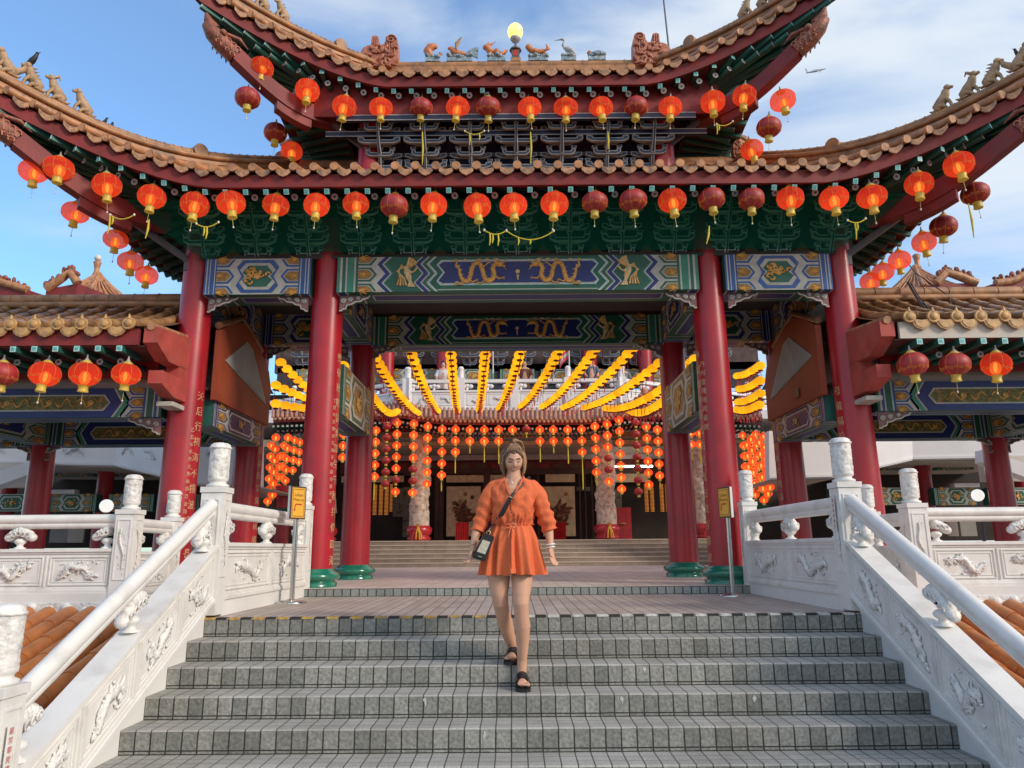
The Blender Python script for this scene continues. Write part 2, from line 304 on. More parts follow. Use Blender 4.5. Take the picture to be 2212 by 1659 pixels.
tile_mat('tread', ((0.35, 0.345, 0.315), (0.42, 0.41, 0.38)), ('X', 'Y'), (0.1, 0.0997), (0.3, 0.01), ([(0, 0.006)], [(0.0, 0.004)]), (0.085, 0.083, 0.076), 0.7, 0.16, 0.4, 80)
tile_mat('landing', ((0.42, 0.355, 0.315), (0.50, 0.43, 0.385)), ('X', 'Y'), (0.1, 0.9), (0.3, 0.0), ([(0, 0.006)], [(0.0, 0.004)]), (0.10, 0.085, 0.075), 0.55, 0.12, 0.3, 60)
tile_mat('court', ((0.64, 0.54, 0.48), (0.70, 0.60, 0.54)), ('X', 'Y'), (0.2, 0.8), (0.3, 0.0), ([(0, 0.007)], [(0.0, 0.004)]), (0.34, 0.27, 0.23), 0.5, 0.1, 0.2, 60)
tile_mat('hallstep', ((0.30, 0.25, 0.20), (0.36, 0.30, 0.24)), ('X', 'Z'), (0.3, 0.112), (0.3, 0.2), ([(0, 0.005)], [(0.0, 0.012)]), (0.16, 0.13, 0.10), 0.7, 0.1, 0.2, 60)

# ------------------------------------------------------------------ mesh builder
class MB:
    def __init__(s): s.v = []; s.f = []; s.m = []; s.sm = []; s.names = []
    def mi(s, name):
        if name not in s.names: s.names.append(name)
        return s.names.index(name)
    def add(s, vs, fs, m, smooth=False):
        o = len(s.v); s.v += [tuple(p) for p in vs]; k = s.mi(m)
        for f in fs: s.f.append([i + o for i in f]); s.m.append(k); s.sm.append(smooth)
    def hexa(s, p, m):                          # 8 corners: bottom 4 ccw, top 4 ccw
        s.add(p, [(3, 2, 1, 0), (4, 5, 6, 7), (0, 1, 5, 4), (1, 2, 6, 5), (2, 3, 7, 6), (3, 0, 4, 7)], m)
    def box(s, x0, x1, y0, y1, z0, z1, m):
        s.hexa([(x0, y0, z0), (x1, y0, z0), (x1, y1, z0), (x0, y1, z0), (x0, y0, z1), (x1, y0, z1), (x1, y1, z1), (x0, y1, z1)], m)
    def bar(s, a, b, w, h, m, up=V((0, 0, 1))):  # rectangular bar from a to b
        a = V(a); b = V(b); d = (b - a).normalized(); sd_ = d.cross(up)
        if sd_.length < 1e-4: sd_ = V((1, 0, 0))
        sd_.normalize(); u = sd_.cross(d); sd_ = sd_ * w / 2; u = u * h / 2
        s.hexa([a - sd_ - u, a + sd_ - u, b + sd_ - u, b - sd_ - u, a - sd_ + u, a + sd_ + u, b + sd_ + u, b - sd_ + u], m)
    def tube(s, pts, rad, m, n=8, flat=1.0, fdir=None, cap=True):
        pts = [V(p) for p in pts]; k = len(pts)
        if not hasattr(rad, '__len__'): rad = [rad] * k
        vs = []; prev = None
        for i, p in enumerate(pts):
            d = (pts[min(i + 1, k - 1)] - pts[max(i - 1, 0)])
            if d.length < 1e-9: d = V((0, 0, 1))
            d.normalize()
            if fdir is not None: a = fdir - d * fdir.dot(d)
            elif prev is None: a = d.orthogonal()
            else: a = prev - d * prev.dot(d)
            if a.length < 1e-6: a = d.orthogonal()
            a.normalize(); prev = a; b = d.cross(a)
            for j in range(n):
                t = 2 * math.pi * j / n; vs.append(p + (a * math.cos(t) * flat + b * math.sin(t)) * rad[i])
        fs = [(i * n + j, i * n + (j + 1) % n, (i + 1) * n + (j + 1) % n, (i + 1) * n + j) for i in range(k - 1) for j in range(n)]
        s.add(vs, fs, m, True)
        if cap: s.add(vs[:n], [tuple(range(n))[::-1]], m); s.add(vs[-n:], [tuple(range(n))], m)
    def lathe(s, c, prof, m, n=16, sx=1.0, sy=1.0, fn=None):
        c = V(c); vs = []; k = len(prof)
        for (r, z) in prof:
            for j in range(n):
                t = 2 * math.pi * j / n; rr = r
                if fn: rr = fn(r, z, t)
                vs.append((c.x + rr * math.cos(t) * sx, c.y + rr * math.sin(t) * sy, c.z + z))
        fs = [(i * n + j, i * n + (j + 1) % n, (i + 1) * n + (j + 1) % n, (i + 1) * n + j) for i in range(k - 1) for j in range(n)]
        s.add(vs, fs, m, True)
        if prof[0][0] > 1e-4: s.add(vs[:n], [tuple(range(n))[::-1]], m)
        if prof[-1][0] > 1e-4: s.add(vs[-n:], [tuple(range(n))], m)
    def blob(s, c, r, m, n=8, k=6, rot=None):
        c = V(c); vs = []
        for i in range(k + 1):
            a = math.pi * i / k
            for j in range(n):
                t = 2 * math.pi * j / n
                q = V((r[0] * math.sin(a) * math.cos(t), r[1] * math.sin(a) * math.sin(t), -r[2] * math.cos(a)))
                if rot: q = rot @ q
                vs.append(c + q)
        fs = [(i * n + j, i * n + (j + 1) % n, (i + 1) * n + (j + 1) % n, (i + 1) * n + j) for i in range(k) for j in range(n)]
        s.add(vs, fs, m, True)
    def prism(s, poly, fr, t0, t1, m):          # poly of (a, b) in frame fr, extruded t0..t1 along the normal
        n = len(poly)
        vs = [fr(a, b, t0) for a, b in poly] + [fr(a, b, t1) for a, b in poly]
        s.add(vs, [tuple(range(n))[::-1], tuple(range(n, 2 * n))] + [(i, (i + 1) % n, n + (i + 1) % n, n + i) for i in range(n)], m)
    def flat(s, poly, fr, t, m):
        s.add([fr(a, b, t) for a, b in poly], [tuple(range(len(poly)))], m)
    def grid(s, nu, nv, fn, m, smooth=True):
        vs = [fn(i / nu, j / nv) for i in range(nu + 1) for j in range(nv + 1)]
        s.add(vs, [(i * (nv + 1) + j, (i + 1) * (nv + 1) + j, (i + 1) * (nv + 1) + j + 1, i * (nv + 1) + j + 1) for i in range(nu) for j in range(nv)], m, smooth)
    def sweep(s, prof, path, m, side=None, cap=True, smooth=False):
        """profile (a: sideways, b: up) carried along a path; side(i) gives the sideways unit vector"""
        n = len(prof); k = len(path); vs = []
        for i, p in enumerate(path):
            p = V(p); sdv = side(i)
            for (a, b) in prof: vs.append(p + sdv * a + V((0, 0, b)))
        fs = [(i * n + j, i * n + (j + 1) % n, (i + 1) * n + (j + 1) % n, (i + 1) * n + j) for i in range(k - 1) for j in range(n)]
        s.add(vs, fs, m, smooth)
        if cap: s.add(vs[:n], [tuple(range(n))[::-1]], m); s.add(vs[-n:], [tuple(range(n))], m)

def Frame(o, ux, uz, nn):
    o = V(o); ux = V(ux); uz = V(uz); nn = V(nn)
    return lambda a, b, t=0.0: o + ux * a + uz * b + nn * t

def build(name, mb, parent=None, root=None):
    """link mb (in world coordinates) as one mesh; vertices are stored relative to the thing's own base"""
    me = bpy.data.meshes.new(name)
    off = V((0, 0, 0))
    if root is not None: off = V(root['base'])
    me.from_pydata([(v[0] - off.x, v[1] - off.y, v[2] - off.z) for v in mb.v], [], mb.f)
    for n in mb.names: me.materials.append(MATS[n])
    me.polygons.foreach_set('material_index', mb.m); me.polygons.foreach_set('use_smooth', mb.sm)
    me.update()
    o = bpy.data.objects.new(name, me); COL.objects.link(o)
    if parent is not None: o.parent = parent
    return o
def thing(name, label, cat, base=(0, 0, 0), group=None):
    o = bpy.data.objects.new(name, None); COL.objects.link(o); o.location = base; o['base'] = tuple(base)
    o['label'] = label; o['category'] = cat
    if group: o['group'] = group
    o.empty_display_size = 0.1
    return o
def part(name, mb, root, parent=None):
    return build(name, mb, parent or root, root)
def single(name, mb, label, cat, base=(0, 0, 0), group=None):
    me_o = build(name, mb, None, {'base': base}); me_o.location = base
    me_o['label'] = label; me_o['category'] = cat
    if group: me_o['group'] = group
    return me_o
def struct(name, mb):
    o = build(name, mb); o['kind'] = 'structure'; return o
def clone(root, loc, label, group=None, rz=None, scale=None):
    r = root.copy(); COL.objects.link(r); r.location = loc; r['label'] = label
    if group: r['group'] = group
    if rz is not None: r.rotation_euler = (0, 0, rz)
    if scale: r.scale = (scale,) * 3
    for ch in list(root.children):
        c = ch.copy(); COL.objects.link(c); c.parent = r
        for g in ch.children:
            d = g.copy(); COL.objects.link(d); d.parent = c
    return r
def text_mb(mb, s, size, fr, m, t=0.002, align='CENTER'):
    """lettering turned into mesh faces, laid in a frame"""
    c = bpy.data.curves.new('lettering', 'FONT'); c.body = s; c.size = size; c.align_x = align; c.align_y = 'CENTER'
    o = bpy.data.objects.new('lettering', c); COL.objects.link(o)
    dg = bpy.context.evaluated_depsgraph_get(); me = bpy.data.meshes.new_from_object(o.evaluated_get(dg))
    mb.add([fr(v.co.x, v.co.y, t) for v in me.vertices], [tuple(p.vertices) for p in me.polygons], m)
    bpy.data.objects.remove(o); bpy.data.curves.remove(c); bpy.data.meshes.remove(me)
# ------------------------------------------------------------------ stairs, landing, courtyard (the setting)
XS, XG = 0.14, 0.07
Y0, RUN, RISE, NST = 6.28, 0.299, 0.1458, 12
mb = MB(); hw = 2.74
for i in range(NST + 1):
    z1 = -i * RISE; z0 = z1 - RISE; ye = Y0 - i * RUN; yb = ye + (RUN if i else 0.0)
    x0, x1 = XS - hw, XS + hw
    nose = 0.012
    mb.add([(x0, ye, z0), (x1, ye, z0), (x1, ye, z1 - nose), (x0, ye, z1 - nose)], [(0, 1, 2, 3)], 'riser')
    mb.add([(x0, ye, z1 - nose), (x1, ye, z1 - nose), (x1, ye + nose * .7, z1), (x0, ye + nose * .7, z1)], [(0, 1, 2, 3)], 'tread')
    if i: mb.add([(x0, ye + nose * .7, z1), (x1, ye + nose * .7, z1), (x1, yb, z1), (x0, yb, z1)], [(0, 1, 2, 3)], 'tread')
struct('stairs', mb)
mb = MB(); mb.add([(XS - hw, Y0 + .008, 0), (XS + hw, Y0 + .008, 0), (XS + hw, 9.0, 0), (XS - hw, 9.0, 0)], [(0, 1, 2, 3)], 'landing')
struct('landing', mb)
mb = MB(); n = int(2 * 2.68 / 0.1)
for k in range(n):
    x = XS - 2.68 + k * 0.1; rr_ = random.Random(k)
    c = ('ed_yellow' if x < -0.22 else 'ed_white') if k % 2 == 0 else 'ed_black'
    mb.box(x + 0.004 + rr_.uniform(0, .006), x + 0.096 - rr_.uniform(0, .008), Y0 - 0.003, Y0 + 0.06 + rr_.uniform(-.01, .01), -0.015 + rr_.uniform(0, .004), 0.003, c)
struct('stair_edge_marking', mb)
mb = MB()
mb.add([(XS - 2.9, 9.0, 0), (XS + 2.9, 9.0, 0), (XS + 2.9, 9.0, .09), (XS - 2.9, 9.0, .09)], [(0, 1, 2, 3)], 'court_riser')
mb.add([(-16, 9.0, .09), (16, 9.0, .09), (16, 27, .09), (-16, 27, .09)], [(0, 1, 2, 3)], 'court')
tile_mat('court_riser', ((0.22, 0.245, 0.235), (0.30, 0.325, 0.31)), ('X', 'Z'), (0.1, 0.09), (0.3, 0.0), ([(0, 0.009)], [(0.0, 0.008)]), (0.05, 0.05, 0.05), 0.8, 0.28, 0.8, 50)
struct('courtyard', mb)
mb = MB(); mb.add([(-3000, -3000, -2.6), (3000, -3000, -2.6), (3000, 3000, -2.6), (-3000, 3000, -2.6)], [(0, 1, 2, 3)], 'earth'); struct('ground', mb)
for sg in (-1, 1):                              # side terraces either side of the landing
    mb = MB(); xa, xb = XS + sg * 2.80, XS + sg * 14
    mb.box(min(xa, xb), max(xa, xb), 7.99, 9.0, -1.2, 0.0, 'plaster'); struct('terrace', mb)
# bird droppings on the risers
mb = MB(); rr = random.Random(4)
for (X_, i) in ((-0.62, 3), (0.72, 3), (1.62, 3), (0.93, 2), (-0.2, 4)):
    z = -i * RISE; y = Y0 - i * RUN - 0.003
    pts = [(X_ + rr.uniform(.3, 1) * .018 * math.cos(a) , z - .016 - .030 * (1 - math.sin(a)) * rr.uniform(.4, 1)) for a in [k * .7 for k in range(9)]]
    mb.add([(p[0], y, min(p[1], z - .014)) for p in pts], [tuple(range(9))], 'droppings')
struct('stair_stain', mb)

# ------------------------------------------------------------------ carved relief
def relief(mb, fr, w, h, seed, m='marble_carved', d=0.016, dens=1.0, amp=.25, wav=6.2):
    """dragon / cloud carving: a coiling body, legs and many curled leaves inside a w x h panel"""
    r = random.Random(seed); pts = []; n = 30; wav = r.uniform(4.2, 7.0)
    ph = r.uniform(0, 6); flip = r.choice((-1, 1))
    for i in range(n):
        t = i / (n - 1)
        a = (t - .5) * w * .74 * flip
        b = math.sin(t * wav + ph) * h * .20 + math.sin(t * wav * 2.3 + ph * 2) * h * .07 + (t - .5) * h * .15
        pts.append(fr(a, b, d * .8))
    nrm = (fr(0, 0, 1) - fr(0, 0, 0)).normalized()
    rad = [min(w, h) * .092 * (0.35 + math.sin(math.pi * min(1, .15 + i / n)) * .9) * (1.16 if i % 2 else .84) for i in range(n)]
    mb.tube(pts, rad, m, 6, flat=.55, fdir=nrm)
    for i in range(int(46 * dens)):
        t = r.random(); j = int(t * (n - 1)); c = pts[j]
        a0 = r.uniform(0, 6.28); ln = min(w, h) * r.uniform(.10, .22); cu = r.uniform(-3.5, 3.5)
        ca = (t - .5) * w * .74 * flip; cb = math.sin(t * wav + ph) * h * .20 + math.sin(t * wav * 2.3 + ph * 2) * h * .07 + (t - .5) * h * .15
        q = []
        for k in range(5):
            ca += math.cos(a0) * ln / 4; cb += math.sin(a0) * ln / 4; a0 += cu / 4
            q.append(fr(max(-w * .47, min(w * .47, ca)), max(-h * .45, min(h * .45, cb)), d * .5))
        w0 = min(w, h) * r.uniform(.032, .058)
        mb.tube(q, [w0, w0 * 1.15, w0, w0 * .8, w0 * .45], m, 5, flat=.8, fdir=nrm)
    for i in range(int(9 * dens)):
        a = r.uniform(-.43, .43) * w; b = r.uniform(-.4, .4) * h
        mb.tube([fr(a, b, d * .2), fr(a + r.uniform(-.05, .05) * w, b + r.uniform(-.04, .04) * h, d * .7)], [min(w, h) * .045, min(w, h) * .025], m, 6, flat=.8, fdir=nrm)

def carved_cap(mb, c, r, h):
    """post top: neck, cylinder carved with clouds, rimmed dome"""
    c = V(c)
    mb.lathe(c, [(r * .95, 0), (r * 1.12, .008), (r * 1.14, .022), (r * .80, .036), (r * .86, .052), (r * 1.02, .062), (r * 1.02, .074)], 'marble', 18)
    prof = [(r * .97, .074 + (h - .13) * i / 22) for i in range(23)]
    def fn(rad, z, t):
        p = V((math.cos(t) * 2.0 + c.x * 5, math.sin(t) * 2.0, (z + t * .03) * 22 + c.y))
        q = noise.noise(p + V((noise.noise(p * .9) * 1.6, 0, noise.noise(p * 1.3 + V((3, 1, 7))) * 1.6)))
        return rad * (0.985 + 0.10 * (1 - abs(q) * 2.6))
    mb.lathe(c, prof, 'marble_carved', 36, fn=fn)
    zt = h - .056
    mb.lathe(c, [(r * .98, zt - .002), (r * 1.13, zt + .004), (r * 1.13, zt + .016), (r * 1.04, zt + .02), (r * .98, zt + .038), (r * .72, zt + .052), (r * .3, zt + .058), (0.0001, zt + .059)], 'marble_carved', 24)

def square_post(mb, c, s, z0, z1, seed, d=(1, 0)):
    """square newel with sunk carved panels on its faces; d is the horizontal direction of the run"""
    c = V(c); ux = V((d[0], d[1], 0)); uy = V((-d[1], d[0], 0)); h = s / 2
    q = [(-h, -h), (h, -h), (h, h), (-h, h)]
    def ring(k, z): return [c + ux * a * k + uy * b * k + V((0, 0, z)) for a, b in q]
    mb.hexa(ring(1, z0) + ring(1, z1 - .05), 'marble')
    mb.hexa(ring(1.10, z1 - .047) + ring(1.10, z1), 'marble')
    for nx, u in ((ux, uy), (-ux, -uy), (uy, -ux), (-uy, ux)):
        H = z1 - .10 - (z0 + .30)
        if H < .1: continue
        fr = Frame(c + nx * (h + .001) + V((0, 0, z0 + .30 + H / 2)), u, (0, 0, 1), nx)
        for a0, a1, b0, b1 in ((-h * .72, -h * .60, -H / 2, H / 2), (h * .60, h * .72, -H / 2, H / 2), (-h * .6, h * .6, H / 2 - .012, H / 2), (-h * .6, h * .6, -H / 2, -H / 2 + .012)):
            mb.prism([(a0, b0), (a1, b0), (a1, b1), (a0, b1)], fr, 0, .006, 'marble')
        rr = random.Random(seed)
        fv = Frame(fr(0, 0), (0, 0, 1), u, nx)
        relief(mb, fv, H * .9, h * 1.05, seed, dens=1.6, d=.012)
        seed += 1

def lotus(mb, fr, a, b0, b1, w=.29, half=0):
    """vase and cloud-shaped bracket that carry the handrail"""
    H = b1 - b0; o = fr(a, b0)
    mb.lathe(o, [(.058, 0), (.058, .010), (.035, .020), (.028, .040), (.052, .060), (.060, .078), (.045, .098), (.026, .108)], 'marble', 14)
    def F(x, z, t): return fr(a + x, b0 + z, t)
    lo, hi = (-1, 1) if not half else ((0, 1) if half > 0 else (-1, 0))
    mb.blob(F(0 if not half else half * w * .2, H * .66, 0), (.001, .001, .001), 'marble')
    nrm = (F(0, 0, 1) - F(0, 0, 0)).normalized(); ux_ = (F(1, 0, 0) - F(0, 0, 0))
    for k in range(9):
        t = -1 + k / 4
        if t < lo - .01 or t > hi + .01: continue
        zz = H * (.70 + .16 * math.cos(t * 1.5)) - .02
        c = F(t * w * .42, zz - .03 * abs(t), 0)
        rot = Matrix.Identity(3)
        rot.col[0] = ux_.normalized(); rot.col[1] = nrm; rot.col[2] = V((0, 0, 1))
        mb.blob(c, (w * .15, .05, .055 if abs(t) < .9 else .042), 'marble_carved', 10, 7, rot=rot)
    for sgn in (-1, 1):
        for k in range(5):
            t = -1 + (k + .5) / 2.5
            if t < lo - .01 or t > hi + .01: continue
            pts = [F(t * w * .40 + math.cos(q) * .022, H * .66 + math.sin(q) * .022 - .02 * abs(t), sgn * .050) for q in [i * .9 for i in range(7)]]
            mb.tube(pts, [.007] * 7, 'marble_carved', 5)

def balustrade_run(root, P, Q, slope, nrm, npan, seed, ledge=True, plinth=-0.35, panelH=(.14, .52), nlot=1, pl_in=.05):
    """wall panels, coping, lotus brackets and handrail between two newels; slope in rise per metre"""
    P = V(P); Q = V(Q); L_ = V((Q.x - P.x, Q.y - P.y, 0)).length; d = V((Q.x - P.x, Q.y - P.y, 0)) / L_; nrm = V(nrm)
    fr = lambda a, b, t=0.0: P + d * a + V((0, 0, b + slope * a)) + nrm * t
    def sb(mb, a0, a1, b0, b1, t0, t1, m):
        mb.hexa([fr(a0, b0, t0), fr(a1, b0, t0), fr(a1, b0, t1), fr(a0, b0, t1), fr(a0, b1, t0), fr(a1, b1, t0), fr(a1, b1, t1), fr(a0, b1, t1)], m)
    z0, z1 = panelH
    mb = MB()
    sb(mb, 0, L_, plinth, z0 - .03, -.07, .07 - pl_in, 'plaster')
    if ledge:
        sb(mb, 0, L_, z0 - .03, z0, -.09, .085, 'marble'); sb(mb, 0, L_, z0, z0 + .018, -.08, .075, 'marble')
    sb(mb, 0, L_, z0 + .018, z1, -.06, .06, 'marble')
    sb(mb, 0, L_, z1, z1 + .022, -.072, .072, 'marble'); sb(mb, 0, L_, z1 + .022, z1 + .055, -.088, .088, 'marble')
    part('panel_wall', mb, root)
    pw = L_ / npan
    for sd_ in (1, -1):
        f2 = lambda a, b, t: fr(a, b, sd_ * t)
        if sd_ == -1 and npan > 3 and abs(slope) < .01: pass
        for k in range(npan):
            mp_ = MB(); a0, a1 = k * pw + .035, (k + 1) * pw - .035
            def strip(x0, x1, y0, y1, tt=.010):
                lo = [(x0, y0), (x1, y0), (x1, y1), (x0, y1)]
                mp_.prism(lo, lambda a, b, t: f2(a, b, .06 + t), 0, tt, 'marble')
            za, zb = z0 + .045, z1 - .025
            for off, tk in ((0, .012), (.030, .006)):
                strip(a0 + off, a0 + off + .011, za + off, zb - off, tk); strip(a1 - off - .011, a1 - off, za + off, zb - off, tk)
                strip(a0 + off + .011, a1 - off - .011, za + off, za + off + .011, tk); strip(a0 + off + .011, a1 - off - .011, zb - off - .011, zb - off, tk)
            if k < npan - 1: strip(a1 + .028, a1 + .042, za - .01, zb + .01, .014)
            fc = lambda a, b, t: f2((a0 + a1) / 2 + a, (za + zb) / 2 + b, .06 + t)
            relief(mp_, fc, (a1 - a0) * .74, (zb - za) * .92, seed + k * 3 + (0 if sd_ > 0 else 50), d=.024, dens=1.5 if sd_ > 0 else .6)
            part('carved_panel', mp_, root)
    mh = MB(); hz = .905
    pts = [fr(a, hz, 0) for a in (0, L_)]
    mh.tube(pts, [.052, .052], 'marble', 16)
    mh.tube([fr(a, hz - .062, 0) for a in (0, L_)], [.036, .036], 'marble', 12)
    part('handrail', mh, root)
    zl0, zl1 = z1 + .055, hz - .085
    lots = [(0.11, 1)] + [(L_ * (k + 1) / (nlot + 1), 0) for k in range(nlot)] + [(L_ - .11, -1)]
    for a, hf in lots:
        ml = MB(); lotus(ml, fr, a, zl0, zl1 + .02, half=hf); part('lotus_bracket', ml, root)

def newel(root, c, s, z0, z1, seed, caph=.386, capr=.083, d=(1, 0)):
    mb = MB(); square_post(mb, c, s, z0, z1, seed, d)
    o = part('newel_post', mb, root)
    mc = MB(); carved_cap(mc, (c[0], c[1], z1), capr, caph); part('newel_cap', mc, root, o)

for sg, side in ((-1, 'left'), (1, 'right')):
    xc = XS + sg * 2.69
    root = thing('stair_balustrade', 'carved white marble balustrade going down the %s side of the stairs' % side, 'balustrade', (xc, 6.39, 0))
    inn = (-sg, 0, 0); nr = V(inn)
    newel(root, (xc, 6.39, 0), .19, 0.02, 1.065, 11 + sg)
    newel(root, (xc, 3.86, 0), .19, -1.3, -.105, 21 + sg)
    newel(root, (xc, 9.10, 0), .17, 0.0, 1.065, 31 + sg, capr=.078)
    sl = RISE / RUN
    # sloping run, from the lower newel up; local zero follows the nosing line
    balustrade_run(root, (xc, 3.955, -(6.39 - 3.955 - .11) * sl - 0.0), (xc, 6.295, 0), sl, inn, 4, 100 + sg * 7, nlot=1, plinth=-.55)
    balustrade_run(root, (xc, 1.6, -(6.39 - 1.6 - .11) * sl), (xc, 3.765, 0), sl, inn, 4, 200 + sg * 7, nlot=1, plinth=-.55)
    balustrade_run(root, (xc, 6.485, 0.0), (xc, 9.015, 0), 0.0, inn, 2 if sg < 0 else 2, 300 + sg * 7, nlot=1, plinth=-.1, panelH=(.16, .55), pl_in=.0)
    if True:                                    # small red notices pasted on the newels
        mn = MB(); fr = Frame((xc - sg * .112, 3.84 if sg < 0 else 6.39, -.42 if sg < 0 else .80), (0, -sg, 0), (0, 0, 1), (-sg, 0, 0))
        mn.prism([(-.03, -.14), (.03, -.14), (.03, .14), (-.03, .14)], fr, 0, .002, 'railnotice')
        for k, ch in enumerate('嚴禁攀爬欄杆'): text_mb(mn, ch, .036, (lambda a, b, t, k=k: fr(a, b + .11 - k * .043, t)), 'text_red', .003)
        part('notice', mn, root)
    # terrace balustrade in front of the gallery, and its short return to the column
    root2 = thing('terrace_balustrade', 'carved white marble balustrade along the %s terrace, above the orange tiled roof' % side, 'balustrade', (XG + sg * 4.12, 7.9, 0))
    bx = XG + sg * 4.12
    newel(root2, (bx, 7.9, 0), .20, -.05, .965, 41 + sg, caph=.37, capr=.083)
    newel(root2, (XG + sg * 4.22, 9.1, 0), .18, 0, .935, 51 + sg, caph=.33, capr=.078)
    balustrade_run(root2, (bx + sg * .1, 7.9, -.035), (bx + sg * 2.15, 7.9, -.035), 0, (0, -1, 0), 3, 400 + sg * 9, nlot=1, plinth=-.12, panelH=(.19, .55), pl_in=-.02)
    newel(root2, (bx + sg * 2.25, 7.9, 0), .20, -.05, .965, 61 + sg, caph=.37, capr=.083)
    balustrade_run(root2, (bx + sg * 2.35, 7.9, -.035), (bx + sg * 4.6, 7.9, -.035), 0, (0, -1, 0), 3, 430 + sg * 9, nlot=1, plinth=-.12, panelH=(.19, .55), pl_in=-.02)
    balustrade_run(root2, (bx + sg * .02, 8.0, -.07), (XG + sg * 4.21, 9.02, -.07), 0, (-sg, 0, 0), 1, 460 + sg * 9, nlot=0, plinth=0.0, panelH=(.19, .55), pl_in=0)
    mbb = MB()                                   # carved course under the terrace rail
    x0, x1 = sorted((XG + sg * 2.85, bx + sg * 4.6))
    mbb.box(x0, x1, 7.80, 7.985, -.14, .03, 'marble_carved')
    r = random.Random(9)
    for k in range(34):
        x = x0 + (x1 - x0) * k / 33
        mbb.blob((x, 7.80, -.03 + r.uniform(-.03, .03)), (.06, .03, .05), 'marble_carved', 8, 5)
    part('carved_course', mbb, root2)
    # orange roof below the terrace
    root3 = thing('lower_tile_roof', 'orange glazed tile roof below the terrace, beyond the %s stair balustrade' % side, 'roof', (XG + sg * 5, 7.7, -.2))
    def RZ(y): return -.085 - .30 * (7.78 - y)
    mr3 = MB(); xa, xb = XS + sg * 2.82, XS + sg * 8.2
    mr3.add([(xa, 2.2, RZ(2.2) - .02), (xb, 2.2, RZ(2.2) - .02), (xb, 7.78, RZ(7.78) - .02), (xa, 7.78, RZ(7.78) - .02)], [(0, 1, 2, 3)], 'tile_orange')
    part('tile_bed', mr3, root3)
    mr3 = MB(); k = 0; x = xa + sg * .1
    while abs(x) < abs(xb):
        ys = [2.2 + i * (5.58) / 16 for i in range(17)]
        for i in range(16):
            mr3.tube([(x, ys[i], RZ(ys[i]) + .012), (x, ys[i + 1] + .01, RZ(ys[i + 1]) + .012)], [.086, .079], 'tile_orange', 10, cap=True)
        x += sg * .215
    part('barrel_tiles', mr3, root3)
# ------------------------------------------------------------------ painted decoration of beams
def LY(k): return .003 + .0022 * k
def zig(H, x0, w, amp):
    zs = [(H, amp), (.79 * H, 0), (.52 * H, amp * 1.1), (.25 * H, 0), (0, amp * 1.2)]
    return [(x0 + a, z) for z, a in zs] + [(x0 + w + a, z) for z, a in reversed(zs)]
def flatp(mb, fr, poly, k, m, mir=None):
    if mir is not None: poly = [(mir - a, b) for a, b in poly]
    mb.flat(poly, fr, LY(k), m)
def rect(a0, a1, b0, b1): return [(a0, b0), (a1, b0), (a1, b1), (a0, b1)]
def hexp(a0, a1, b0, b1, pt):                  # one pointed end at a1
    return [(a0, b0), (a1 - pt, b0), (a1, (b0 + b1) / 2), (a1 - pt, b1), (a0, b1)]
def goldswirl(mb, fr, a, b, w, h, seed, m='gold', n=10):
    r = random.Random(seed); nrm = (fr(0, 0, 1) - fr(0, 0, 0)).normalized()
    for k in range(n):
        t0 = r.uniform(0, 6.28); q = []; x = a + r.uniform(-.3, .3) * w; z = b + r.uniform(-.25, .25) * h; cu = r.choice((-1, 1)) * r.uniform(3, 6)
        ln = min(w, h) * .32
        for i in range(6):
            q.append(fr(max(a - w / 2, min(a + w / 2, x)), max(b - h / 2, min(b + h / 2, z)), LY(6))); x += math.cos(t0) * ln / 5; z += math.sin(t0) * ln / 5; t0 += cu / 5
        mb.tube(q, [min(w, h) * .05] * 5 + [min(w, h) * .02], m, 5, flat=.4, fdir=nrm)
    mb.tube([fr(a, b, LY(5)), fr(a, b, LY(9))], [min(w, h) * .16, min(w, h) * .12], m, 10)
